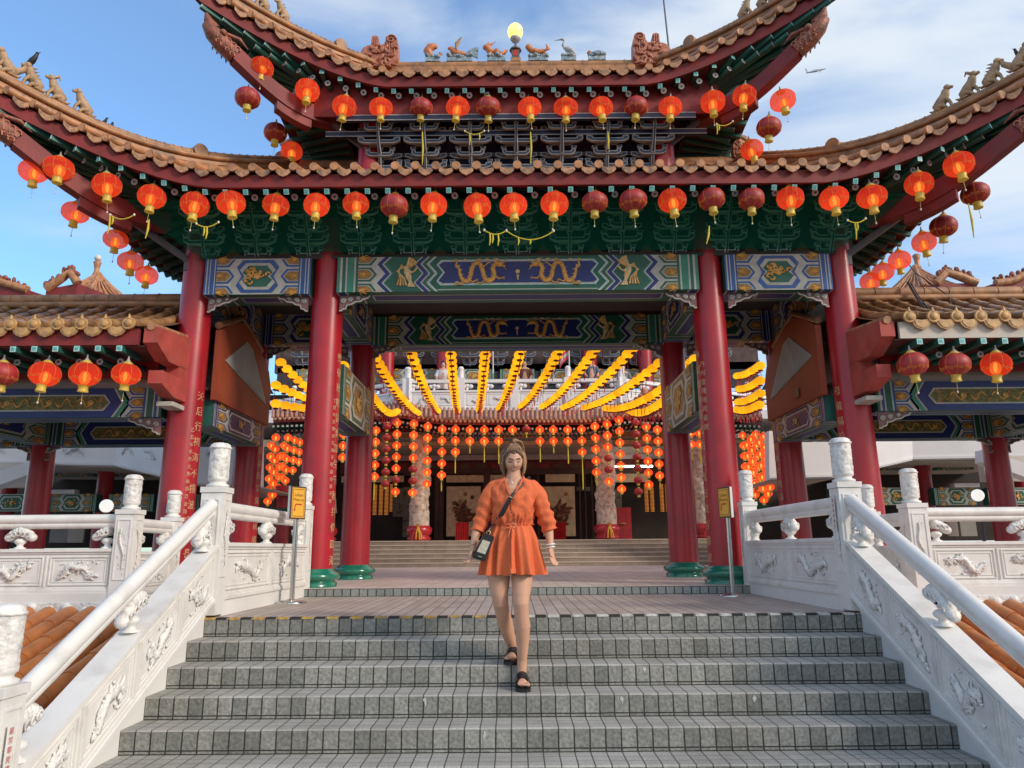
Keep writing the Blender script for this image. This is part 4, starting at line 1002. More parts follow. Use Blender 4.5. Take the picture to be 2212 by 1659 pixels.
# scroll brackets
for y in (CF_Y - .15, CB_Y - .15):
    for sx_ in (-1, 1):
        for x, fl in ((XG + sx_ * 2.37, sx_ > 0), (XG + sx_ * 2.79, sx_ < 0), (XG + sx_ * 4.12, sx_ > 0)):
            ms_ = MB(); scroll_corner(ms_, Frame((x, y, ZL - .022 if y < 10 else ZL - .052), (1, 0, 0), (0, 0, 1), (0, -1, 0)), .40, .21, fl); part('scroll_bracket', ms_, gate)
mb = MB(); mb.box(XG - 4.3, XG + 4.3, CF_Y - .19, CB_Y + .2, ZU + .003, ZU + .06, 'ceiling'); part('ceiling', mb, gate)
mb = MB(); mb.box(XG - 4.55, XG + 4.55, CF_Y - .10, CF_Y + .1, ZU + .063, 5.18, 'soffit_dark'); part('bracket_board', mb, gate)
# lower bracket sets, under a green net
for i in range(13):
    x = XG + (-6 + i) * .70; mb = MB()
    bracket_set(mb, Frame((x, CF_Y - .12, ZU + .02), (1, 0, 0), (0, 0, 1), (0, -1, 0)), .56, .62, .42, 4, ce='bracket_edge_l')
    part('bracket_set', mb, gate)
    if i < 12:
        mg = MB(); fr = Frame((x + .35, CF_Y - .115, ZU + .02), (1, 0, 0), (0, 0, 1), (0, -1, 0))
        mg.prism([(-.12, 0), (.12, 0), (.10, .07), (.05, .12), (0, .20), (-.05, .12), (-.10, .07)], fr, 0, .012, 'gold_board'); part('gable_board', mg, gate)
for z, y in ((4.98, 9.02), (5.10, 8.82)):
    mb = MB(); mb.box(XG - 4.9, XG + 4.9, y, y + .07, z, z + .07, 'green_dark'); part('purlin', mb, gate)

def sub(name):                                   # an Empty part that groups one roof's pieces
    o = bpy.data.objects.new(name, None); COL.objects.link(o); o.parent = gate; o['base'] = gate['base']; return o
lr = sub('lower_roof')
E1, S1, F1 = roof(lr, 5.72, 8.35, 13.05, 5.12, .95, .82, .58, .14, 3.45, 6.40, 4.75, 9.15, 12.25, 5.22, (.10, .36), p=1.35)
ur = sub('upper_roof')
E2, S2, F2 = roof(ur, 3.62, 9.25, 12.15, 7.12, .92, .78, .42, .0, 2.24, 8.12, 2.75, 9.75, 11.65, 7.10, (.08, .06), p=1.22, beam_drop=.86)
# upper storey
for sx_ in (-1, 1):
    for y in (9.95, 11.5): column(gate, XG + sx_ * 2.15, y, 5.5, 7.15, .19, .18, 0, base=False, name='upper_column')
mb = MB(); mb.box(XG - 2.3, XG + 2.3, 10.02, 10.10, 5.3, 7.2, 'blue_dark'); part('upper_wall', mb, gate)
for sx_ in (-1, 1):
    mb = MB(); xs = sorted((XG + sx_ * 2.10, XG + sx_ * 2.18)); mb.box(xs[0], xs[1], 10.13, 11.4, 5.3, 7.2, 'soffit_dark'); part('side_wall', mb, gate)
for i in range(7):
    x = XG + (-3 + i) * .66; mb = MB()
    if abs(x - XG) > 2.0: continue
    bracket_set(mb, Frame((x, 9.99, 5.80), (1, 0, 0), (0, 0, 1), (0, -1, 0)), .64, .74, .50, 5); part('bracket_set', mb, gate)
for i in range(6):
    x = XG + (-2.5 + i) * .66; mg = MB(); fr = Frame((x, 9.99, 5.80), (1, 0, 0), (0, 0, 1), (0, -1, 0))
    mg.prism([(-.12, 0), (.12, 0), (.10, .09), (.05, .15), (0, .25), (-.05, .15), (-.10, .09)], fr, 0, .012, 'gold_board'); part('gable_board', mg, gate)
for x0, x1, y, z, h in ((-2.55, 2.55, 9.42, 6.48, .09), (-2.75, 2.75, 9.62, 6.35, .085), (-2.1, 2.1, 9.93, 6.20, .05), (-2.1, 2.1, 9.97, 6.02, .05)):
    mb = MB(); mb.box(XG + x0, XG + x1, y, y + .06, z, z + h, 'blue_board'); mb.box(XG + x0, XG + x1, y - .004, y, z + h - .012, z + h, 'bracket_edge'); mb.box(XG + x0, XG + x1, y - .004, y, z, z + .012, 'bracket_edge'); part('purlin', mb, gate)
mb = MB(); mb.box(XG - 2.9, XG + 2.9, 9.47, 9.50, 6.58, 7.12, 'red_matte'); part('eave_board', mb, gate)
# diagonal struts under the corners
for sx_ in (-1, 1):
    for (a, b) in (((4.45, 9.35, 4.35), (5.5, 8.75, 5.05)), ((2.2, 9.85, 6.25), (3.2, 9.45, 6.95))):
        mb = MB(); A = V((XG + sx_ * a[0], a[1], a[2])); B = V((XG + sx_ * b[0], b[1], b[2]))
        mb.bar(A, B, .06, .05, 'steel_grey'); mb.bar(A + V((0, 0, .05)), B + V((0, 0, .05)), .03, .03, 'steel_grey'); mb.bar(A, A + V((0, 0, -.14)), .06, .06, 'steel_grey'); part('strut', mb, gate)
# main ridge of the upper roof
def ridge(root, x0, x1, y, z, hh, par, r=.085, rings=.34):
    mb = MB(); mb.box(x0, x1, y - .10, y + .10, z, z + hh, 'ridge_tile')
    mb.box(x0, x1, y - .13, y + .13, z + hh * .30, z + hh * .42, 'ridge_tile')
    mb.tube([(x0, y, z + hh + r * .6), (x1, y, z + hh + r * .6)], r, 'ridge_tile', 14)
    x = x0
    while x < x1: mb.tube([(x, y, z + hh + r * .6), (x + .02, y, z + hh + r * .6)], r * 1.09, 'ridge_tile', 14); x += rings
    return part('ridge', mb, root, par)
ridge(gate, XG - 2.3, XG + 2.3, 10.7, 8.0, .20, ur, .085)
ridge(gate, XG - 3.6, XG - 2.2, 10.7, 6.30, .14, lr); ridge(gate, XG + 2.2, XG + 3.6, 10.7, 6.30, .14, lr)
ZR = 8.0 + .20 + .13
def chiwen(parent, x, y, z, s, sc=1.0, name='ridge_end'):
    pl = [(70, 310), (66, 255), (85, 218), (118, 200), (143, 196), (146, 122), (170, 112), (194, 122), (198, 180), (215, 195), (238, 190), (250, 165), (252, 128), (280, 105), (318, 113), (343, 165), (346, 240), (346, 310), (300, 375), (165, 372)]
    mb = MB(); u = .00215 * sc; g = lambda a, b, t=0: V((x + s * a, y - t, z + b))
    P = [((a - 205) * u, (310 - b) * u) for a, b in pl]
    mb.prism(P, g, -.11 * sc, .11 * sc, 'ceramic')
    r = random.Random(3); nrm = V((0, -1, 0))
    for k in range(34):
        a, b = (r.uniform(95, 330) - 205) * u, (310 - r.uniform(215, 360)) * u; t0 = r.uniform(0, 6.28); cu = r.uniform(-5, 5); q = []
        for i in range(5): q.append(g(a, b, .12 * sc)); a += math.cos(t0) * .03 * sc; b += math.sin(t0) * .03 * sc; t0 += cu / 5
        mb.tube(q, [.022 * sc, .028 * sc, .026 * sc, .02 * sc, .01 * sc], 'ceramic', 6)
    cx_, cz_ = (292 - 205) * u, (310 - 150) * u
    mb.tube([g(cx_ + .085 * sc * (1 - i / 18) * math.cos(i * .6), cz_ + .085 * sc * (1 - i / 18) * math.sin(i * .6), .12 * sc) for i in range(16)], .016 * sc, 'ceramic', 5)
    for k in range(4): mb.tube([g((262 + k * 18 - 205) * u, (310 - 175 - k * 5) * u, .115 * sc), g((262 + k * 20 - 205) * u, (310 - 290) * u, .115 * sc)], .011 * sc, 'ceramic', 5)
    for k in range(3): mb.tube([g((153 + k * 16 - 205) * u, (310 - 128) * u, .115 * sc), g((153 + k * 16 - 205) * u, (310 - 190) * u, .115 * sc)], .010 * sc, 'ceramic', 5)
    o = build(name, mb, parent, gate); return o
chiwen(ur, XG - 2.20, 10.62, ZR - .04, 1); chiwen(ur, XG + 2.22, 10.62, ZR - .04, -1)
chiwen(lr, XG - 3.62, 10.66, 6.55, 1, .62); chiwen(lr, XG + 3.62, 10.66, 6.55, -1, .62)
# ridge figures on cloud bases
def clouds(mb, x, z, w, y=10.7, seed=1):
    r = random.Random(seed); mb.box(x - w / 2, x + w / 2, y - .08, y + .08, z - .02, z + .05, 'ceramic_blue')
    for k in range(int(w / .045)):
        mb.blob((x - w / 2 + .03 + k * .045, y - .05 + r.uniform(-.03, .03), z + .07 + r.uniform(-.01, .03)), (.04, .05, .035), 'ceramic_blue', 8, 5)
YR = 10.7
def fg(name, mb): build(name, mb, ur, gate)
kx = lambda zx: XG + (zx - 1061) * .00215       # measured along the ridge
x = kx(435); mb = MB(); clouds(mb, x, ZR, .24)
mb.tube([(x + .10, YR, ZR + .13), (x + .02, YR, ZR + .09), (x - .06, YR, ZR + .14), (x - .09, YR, ZR + .22), (x - .05, YR, ZR + .29), (x + .03, YR, ZR + .31), (x + .07, YR, ZR + .29)], [.015, .05, .065, .075, .07, .05, .02], 'ceramic_orange', 10)
mb.tube([(x + .09, YR, ZR + .12), (x + .13, YR, ZR + .17), (x + .10, YR, ZR + .20)], [.02, .03, .01], 'ceramic_orange', 6); fg('carp_figurine', mb)
x = kx(640); mb = MB(); clouds(mb, x, ZR, .42)
mb.tube([(x - .20, YR, ZR + .27), (x - .15, YR, ZR + .27), (x - .10, YR, ZR + .20), (x, YR, ZR + .15), (x + .10, YR, ZR + .16)], [.02, .04, .06, .065, .03], 'ceramic_orange', 9)
for k in range(5): mb.tube([(x - .06, YR - .05, ZR + .20), (x - .06 + k * .02, YR - .06, ZR + .34 + k * .022)], [.03, .022], 'figure', 6, flat=.5)
for k in range(9): mb.tube([(x + .08, YR, ZR + .15), (x + .20, YR - .02, ZR + .12 + k * .014), (x + .30, YR, ZR + .08 + k * .025)], [.02, .02, .012], 'ceramic_blue', 5)
fg('phoenix_figurine', mb)
x = kx(920); mb = MB(); clouds(mb, x, ZR, .30, seed=3)
mb.tube([(x + .17, YR, ZR + .23), (x + .12, YR, ZR + .17), (x + .06, YR, ZR + .14), (x, YR, ZR + .20), (x - .06, YR, ZR + .17), (x - .12, YR, ZR + .22), (x - .15, YR, ZR + .28)], [.02, .035, .05, .06, .06, .055, .05], 'ceramic_orange', 9)
mb.blob((x - .16, YR, ZR + .28), (.07, .05, .055), 'ceramic_orange')
for k in range(6): mb.tube([(x - .12, YR, ZR + .30), (x - .16 + k * .03, YR, ZR + .37 + (k % 2) * .02)], [.015, .004], 'ceramic_orange', 5)
for dx in (-.1, .08): mb.tube([(x + dx, YR - .03, ZR + .16), (x + dx - .02, YR - .05, ZR + .08)], [.03, .02], 'ceramic_orange', 6)
fg('dragon_figurine', mb)
x = kx(1238); mb = MB(); clouds(mb, x, ZR, .32, seed=4)
mb.tube([(x + .10, YR, ZR + .19), (x, YR, ZR + .18), (x - .10, YR, ZR + .21), (x - .14, YR, ZR + .26)], [.05, .055, .055, .05], 'ceramic_orange', 9)
mb.blob((x - .15, YR, ZR + .28), (.06, .05, .05), 'ceramic_orange'); mb.tube([(x + .11, YR, ZR + .21), (x + .17, YR, ZR + .25), (x + .14, YR, ZR + .33)], [.02, .035, .008], 'ceramic_orange', 7)
for dx in (-.10, -.04, .07, .12): mb.tube([(x + dx, YR, ZR + .17), (x + dx, YR, ZR + .07)], [.025, .018], 'ceramic_orange', 6)
fg('lion_figurine', mb)
x = kx(1470); mb = MB(); clouds(mb, x, ZR, .24, seed=5)
mb.tube([(x + .12, YR, ZR + .13), (x + .05, YR, ZR + .20), (x - .02, YR, ZR + .24), (x - .05, YR, ZR + .26)], [.015, .05, .05, .03], 'ceramic_grey', 9)
mb.tube([(x - .05, YR, ZR + .25), (x - .09, YR, ZR + .31), (x - .06, YR, ZR + .38), (x - .08, YR, ZR + .42), (x - .11, YR, ZR + .42)], [.028, .018, .016, .022, .02], 'ceramic_grey', 8)
mb.tube([(x - .11, YR, ZR + .42), (x - .22, YR, ZR + .40)], [.014, .004], 'ceramic_grey', 6)
for dx in (0, .04): mb.tube([(x + dx, YR, ZR + .2), (x + dx, YR, ZR + .07)], .012, 'ceramic_grey', 6)
fg('crane_figurine', mb)
x = kx(1685); mb = MB(); clouds(mb, x, ZR, .28, seed=6)
mb.blob((x + .03, YR, ZR + .13), (.13, .09, .055), 'ceramic_blue', 12, 8); mb.tube([(x - .08, YR, ZR + .13), (x - .13, YR, ZR + .18)], [.035, .04], 'ceramic_orange', 8)
fg('turtle_figurine', mb)
# pagoda pedestal with globe lamp on the ridge
x = kx(1066); mb = MB()
mb.box(x - .085, x + .085, YR - .08, YR + .08, ZR - .03, ZR + .03, 'ridge_tile'); mb.box(x - .065, x + .065, YR - .06, YR + .06, ZR + .03, ZR + .21, 'grey_dark'); mb.box(x - .035, x + .035, YR - .064, YR - .06, ZR + .08, ZR + .19, 'text_red')
mb.lathe((x, YR, ZR + .21), [(.10, 0), (.10, .02), (.07, .05), (.02, .075), (.014, .16)], 'grey_dark', 8); ped = build('lamp_pedestal', mb, ur, gate)
mb = MB(); mb.lathe((x, YR, ZR + .36), [(.015, 0), (.06, .03), (.085, .07), (.085, .10), (.06, .10)], 'ceramic_grey', 16); fg('lamp_holder', mb)
mb = MB(); mb.blob((x, YR, ZR + .575), (.127, .127, .14), 'lamp_yellow', 20, 14); fg('globe_lamp', mb)
# roof beasts along the hips
def beast(mb, o, d, sc=1.0, kind=0):
    """a seated creature facing along d"""
    d = V((d.x, d.y, 0)).normalized(); F = lambda a, b, t=0: o + d * a * sc + V((0, 0, b * sc)) + V((-d.y, d.x, 0)) * t * sc
    m = 'figure'
    mb.tube([F(-.10, .0), F(-.11, .07), F(-.05, .15), F(.01, .24), F(.03, .32)], [.045, .07, .068, .055, .045], m, 9)
    mb.blob(F(.055, .36), (.055 * sc, .05 * sc, .05 * sc), m, 9, 7); mb.tube([F(.08, .35), F(.14, .335 + .02 * (kind == 1))], [.035 * sc, .022 * sc], m, 7)
    for t in (-.03, .03): mb.tube([F(.0, .20, t), F(.07, .10, t), F(.09, .0, t)], [.035 * sc, .025 * sc, .022 * sc], m, 6)
    for t in (-.045, .045): mb.tube([F(-.10, .07, t), F(-.02, .05, t), F(.02, .0, t)], [.045 * sc, .035 * sc, .022 * sc], m, 6)
    mb.tube([F(-.13, .03), F(-.20, .02), F(-.24, .05)], [.03 * sc, .025 * sc, .008 * sc], m, 6)
    if kind == 1: mb.tube([F(.02, .38), F(-.05, .43), F(-.07, .37)], [.03 * sc, .025 * sc, .01 * sc], m, 6)
    if kind == 2:
        for k in range(6): mb.tube([F(-.02 - k * .02, .34 - k * .05), F(-.08 - k * .02, .36 - k * .05)], [.02 * sc, .005], m, 5)
    if kind == 3:
        mb.tube([F(-.12, .06), F(-.26, .18), F(-.30, .30)], [.06 * sc, .045 * sc, .015 * sc], m, 7)
        mb.tube([F(.02, .05), F(.14, .04), F(.22, .10)], [.06 * sc, .05 * sc, .015 * sc], m, 7)
def proj(p):
    d_ = p - CAM; k = d_.dot(CF); return CX + FPX * d_.dot(CR) / k, CY - FPX * d_.dot(CU) / k
for (root_, hip, path, sx_, sdir) in roof_hips:
    up_ = root_ is ur
    ks = ((530, 1), (573, 0), (615, 2), (485, 1)) if up_ else ((12, 3), (72, 2), (124, 1), (182, 0))
    for xt, kind in ks:
        xt -= 12
        if sx_ > 0: xt = 2218 - xt
        best = min(((abs(proj(path[i].lerp(path[i + 1], f / 10))[0] - xt), i + f / 10) for i in range(len(path) - 1) for f in range(10)))
        i = int(best[1]); q = path[i].lerp(path[i + 1], best[1] - i) + V((0, 0, .185)); mb = MB(); beast(mb, q, path[0] - path[3], .80 if not up_ else .74, kind); build('ridge_beast', mb, root_, gate)
    # rolled end where the hip meets the body of the roof
    q = path[13] if not up_ else path[15]
    mb = MB(); mb.tube([q + V((0, 0, .16)) - sdir * .1, q + V((0, 0, .16)) + sdir * .1], .10, 'ridge_tile', 12); build('hip_knob', mb, root_, gate)
# green net hung under the lower eave
mb = MB()
def netp(a, b):
    x = -1 + 2 * a; q = V((XG + x * 4.15, 9.22, 4.40)).lerp(V((XG + x * (5.0), 8.72, 4.93)), b); q.z += -.05 * math.sin(math.pi * b) + .012 * math.sin(a * 40); q.y += .02 * noise.noise(V((a * 14, b * 3, 0)))
    if abs(x) > .93: q.z -= (abs(x) - .93) * 1.2 * (1 - b)
    return q
mb.grid(60, 8, netp, 'net')
single('shade_net', mb, 'green mesh net hung under the lower eave in front of the brackets', 'net', (XG, 9.2, 4.4))
# ------------------------------------------------------------------ hanging lanterns
def lantern_proto(lit):
    root = bpy.data.objects.new('red_lantern', None); COL.objects.link(root); root.empty_display_size = .1; root['base'] = (0, 0, 0)
    root['category'] = 'lantern'; root['label'] = 'x'
    shell = 'lantern_lit' if lit else 'lantern_red'; gd = 'lantern_gold_lit' if lit else 'lantern_gold'
    mb = MB(); k = 22; n = 24; prof = []
    for i in range(k + 1):
        a = -1.22 + 2.44 * i / k
        prof.append((.170 * math.cos(a) ** .9 * (1 + .006 * (-1) ** i) , .132 * math.sin(a) / math.sin(1.22)))
    mb.lathe((0, 0, 0), prof, shell, n, fn=lambda r, z, t: r * (.985 + .018 * abs(math.cos(t * 4))))
    part('shade', mb, root)
    mr_ = MB()
    for j in range(8):
        t = j * math.pi / 4 + .2; mr_.tube([(r * 1.004 * math.cos(t), r * 1.004 * math.sin(t), z) for r, z in prof[1:-1:2]], .0016, 'gilt', 4, cap=False)
    for j in range(18):                         # gilt blossom band low on the shade
        t = j * math.pi / 9 + .1; zz = -.062 + .012 * (j % 2); a = math.asin(max(-1, min(1, zz / .132 * math.sin(1.22)))); r = .170 * math.cos(a) ** .9
        c = V((r * 1.0 * math.cos(t), r * 1.0 * math.sin(t), zz)); tg = V((-math.sin(t), math.cos(t), 0)); up = V((math.cos(t) * .35, math.sin(t) * .35, .93))
        mr_.tube([c + tg * .020 * math.cos(q) + up * .013 * math.sin(q) for q in [i * .9 for i in range(8)]], .0022, 'gilt', 4)
    part('gilt_ribs', mr_, root)
    mt = MB(); mt.lathe((0, 0, .128), [(.060, 0), (.062, .012), (.045, .018), (.040, .034)], 'lantern_gold', 14)
    mt.lathe((0, 0, .16), [(.022, 0), (.022, .02), (.012, .03), (.008, .07)], 'ring_grey', 8)
    part('top_cap', mt, root)
    mc = MB(); mc.lathe((0, 0, -.215), [(.056, 0), (.059, .004), (.059, .012), (.052, .03), (.052, .062), (.058, .082), (.058, .09)], gd, 8); part('bottom_ring', mc, root)
    if lit:
        mbu = MB(); mbu.blob((.012, 0, -.035), (.021, .021, .060), 'bulb', 10, 8); part('bulb', mbu, root)
        mh = MB(); mh.blob((.012, 0, -.045), (.062, .062, .084), 'halo', 12, 8); part('bulb_glow', mh, root)  # bulb's glow added as an emissive ellipsoid, not a real lantern part
    ms = MB(); ms.tube([(0, 0, -.2), (.002, 0, -.33)], .0032, 'thread', 4); ms.blob((.002, 0, -.345), (.011, .011, .015), 'bead', 6, 5); part('pull_cord', ms, root)
    return root
LP, UP = lantern_proto(True), lantern_proto(False)
used = {True: False, False: False}
ORD = ['first', 'second', 'third', 'fourth', 'fifth', 'sixth', 'seventh', 'eighth', 'ninth', 'tenth', 'eleventh', 'twelfth', 'thirteenth', 'fourteenth', 'fifteenth', 'sixteenth', 'seventeenth', 'eighteenth', 'nineteenth', 'twentieth', 'twenty-first', 'twenty-second', 'twenty-third', 'twenty-fourth', 'twenty-fifth', 'twenty-sixth']
def put_lantern(p, lit, label, group, rz):
    base = LP if lit else UP
    if not used[lit]:
        o = base; used[lit] = True; o.location = p; o['label'] = label; o['group'] = group; o.rotation_euler = (0, 0, rz)
    else: o = clone(base, p, label, group, rz)
    o.name = 'red_lantern'
    rr = random.Random(int(abs(p.x) * 971) + int(p.z * 37)); o.rotation_euler = (rr.uniform(-.12, .12), rr.uniform(-.14, .14), rz); sc_ = rr.uniform(.95, 1.04); o.scale = (sc_ * rr.uniform(.97, 1.03), sc_, sc_ * rr.uniform(.94, 1.05))
    return o
def yfront(x, yf, fl, hx, u0):
    u = abs(x - XG) / (hx + fl); g = max(0, (u - u0) / (1 - u0)); return yf - fl * g * g
def row_front(lst, yf, fl, hx, u0, name, group):
    for k, (x, y, lit) in enumerate(sorted(lst)):
        Y = yf + .12; q = px(x, y, Y)
        for _ in range(3): Y = yfront(q.x, yf, fl, hx, u0) + .12; q = px(x, y, Y)
        put_lantern(q, lit, '%s red lantern, %s from the left in the front row under the %s' % ('glowing' if lit else 'unlit dark', ORD[k], name), group, k * 1.7)
row_front([(127, 363, 1), (231, 400, 1), (328, 425, 1), (421, 442, 1), (499, 438, 1), (596, 443, 1), (684, 443, 1), (769, 440, 1), (852, 445, 0), (937, 442, 1), (1031, 445, 1), (1109, 443, 1), (1198, 440, 1), (1285, 437, 0), (1367, 433, 0), (1452, 433, 1), (1537, 430, 0), (1623, 430, 0), (1707, 428, 1), (1801, 428, 1), (1883, 425, 1), (1985, 397, 1), (2071, 355, 1)][:20], 8.40, .82, 5.72, .58, 'lower eave', 'lanterns along the lower eave')
for k, (x, y) in enumerate(((1883, 425), (1985, 397), (2071, 355))):
    q = px(x, y, 8.5); q = px(x, y, yfront(q.x, 8.40, .82, 5.72, .58) + .12)
    put_lantern(q, True, 'glowing red lantern, %s from the right end of the front row under the lower eave' % ORD[2 - k], 'lanterns along the lower eave', k)
row_front([(565, 147, 1), (664, 195, 1), (744, 230, 1), (823, 233, 1), (910, 233, 0), (989, 232, 1), (1055, 232, 0), (1144, 233, 1), (1222, 233, 1), (1298, 233, 1), (1374, 232, 0), (1448, 232, 1), (1540, 220, 1), (1608, 207, 1)], 9.30, .78, 3.62, .42, 'upper eave', 'lanterns along the upper eave')
def row_side(lst, X, name, group, side):
    for k, (x, y, lit, dx) in enumerate(lst):
        q = pxX(x, y, X + dx); put_lantern(q, bool(lit), '%s red lantern, %s from the front on the %s side of the %s' % ('glowing' if lit else 'unlit', ORD[k], side, name), group, k)
row_side([(72, 370, 1, -.30), (163, 459, 1, -.12), (250, 517, 1, 0), (282, 565, 1, 0), (317, 595, 1, 0)], XG - 5.62, 'lower eave', 'lanterns along the lower eave', 'left')
row_side([(2106, 418, 0, .28), (2038, 489, 0, .1), (1996, 523, 1, 0), (1943, 562, 1, 0), (1907, 588, 1, 0), (1880, 608, 1, 0)], XG + 5.62, 'lower eave', 'lanterns along the lower eave', 'right')
row_side([(535, 212, 0, -.2), (595, 287, 0, 0), (630, 327, 1, 0)], XG - 3.52, 'upper eave', 'lanterns along the upper eave', 'left')
row_side([(1691, 217, 1, .2), (1661, 275, 0, 0), (1624, 323, 1, 0)], XG + 3.52, 'upper eave', 'lanterns along the upper eave', 'right')
for k, (x, y, lit) in enumerate(((5, 808, 0), (97, 808, 1), (184, 808, 1), (273, 808, 1))):
    put_lantern(px(x, y, 8.47), bool(lit), '%s red lantern, %s from the left under the left gallery eave' % ('glowing' if lit else 'unlit', ORD[k]), 'lanterns under the gallery eaves', k)
for k, (x, y, lit) in enumerate(((1971, 787, 0), (2063, 787, 0), (2152, 787, 1))):
    put_lantern(px(x, y, 8.47), bool(lit), '%s red lantern, %s from the left under the right gallery eave' % ('glowing' if lit else 'unlit', ORD[k]), 'lanterns under the gallery eaves', k)
# yellow cord swags tied between lanterns
def swag(x0, y0, x1, y1, Y, tails, label):
    mb = MB(); a = px(x0, y0, Y); b = px(x1, y1, Y); n = 9; q = []
    for i in range(n): t = i / (n - 1); p = a.lerp(b, t); p.z -= .10 * 4 * t * (1 - t) * (b - a).length / .5; q.append(p)
    mb.tube(q, .0075, 'thread_yellow', 5)
    for e in (a, b): mb.blob(e, (.014, .014, .018), 'bead', 6, 5)
    for (t, ln) in tails:
        p = q[int(t * (n - 1))]; mb.tube([p, p + V((.006, 0, -ln * .5)), p + V((-.004, 0, -ln))], [.009, .012, .006], 'thread_yellow', 5)
    single('cord_swag', mb, label, 'cord', tuple(a), 'yellow cords tied to the lanterns')

swag(424, 483, 472, 480, 8.5, ((.4, .12), (.6, .16)), 'yellow cord swag between the fourth and fifth lanterns of the lower eave')
swag(1046, 497, 1094, 498, 8.5, ((.3, .16), (.45, .12), (.7, .15)), 'yellow cord swag below the two middle lanterns of the lower eave')
swag(1094, 499, 1196, 499, 8.5, ((.3, .10), (.6, .06)), 'long thin cord swag right of the middle of the lower eave')
swag(1004, 283, 1046, 283, 9.4, ((.25, .18), (.85, .10)), 'yellow cord swag between the sixth and seventh lanterns of the upper eave')
swag(1831, 476, 1870, 472, 8.45, ((.4, .22), (.5, .10)), 'yellow cord swag near the right end of the lower eave')
swag(1548, 268, 1583, 262, 9.3, ((.1, .16), (.2, .08)), 'yellow cord swag near the right end of the upper eave')
swag(238, 464, 290, 464, 8.35, ((.05, .25), (.15, .1)), 'yellow cord swag near the left end of the lower eave')
def tail(x, y0, y1, Y, label, bend=0.0):
    mb = MB(); a = px(x, y0, Y); b = px(x - bend, y1, Y)
    mb.tube([a, a.lerp(b, .5) + V((.01, 0, 0)), b], [.007, .015, .006], 'thread_yellow', 5); single('yellow_ribbon', mb, label, 'ribbon', tuple(a), 'yellow ribbons hanging from lanterns')
tail(912, 285, 355, 9.4, 'long yellow ribbon hanging from the fifth lantern of the upper eave')
tail(1146, 285, 352, 9.4, 'long yellow ribbon hanging from the eighth lantern of the upper eave')
tail(1313, 285, 322, 9.4, 'short yellow ribbon hanging from the tenth lantern of the upper eave')
tail(322, 474, 515, 8.4, 'yellow ribbon hanging from the third lantern of the lower eave', 8)
tail(1532, 488, 527, 8.5, 'yellow ribbon hanging below an unlit lantern, right part of lower eave', 6)
tail(2092, 440, 513, 8.1, 'thin pale ribbon hanging from the right end of the lower eave', -12)

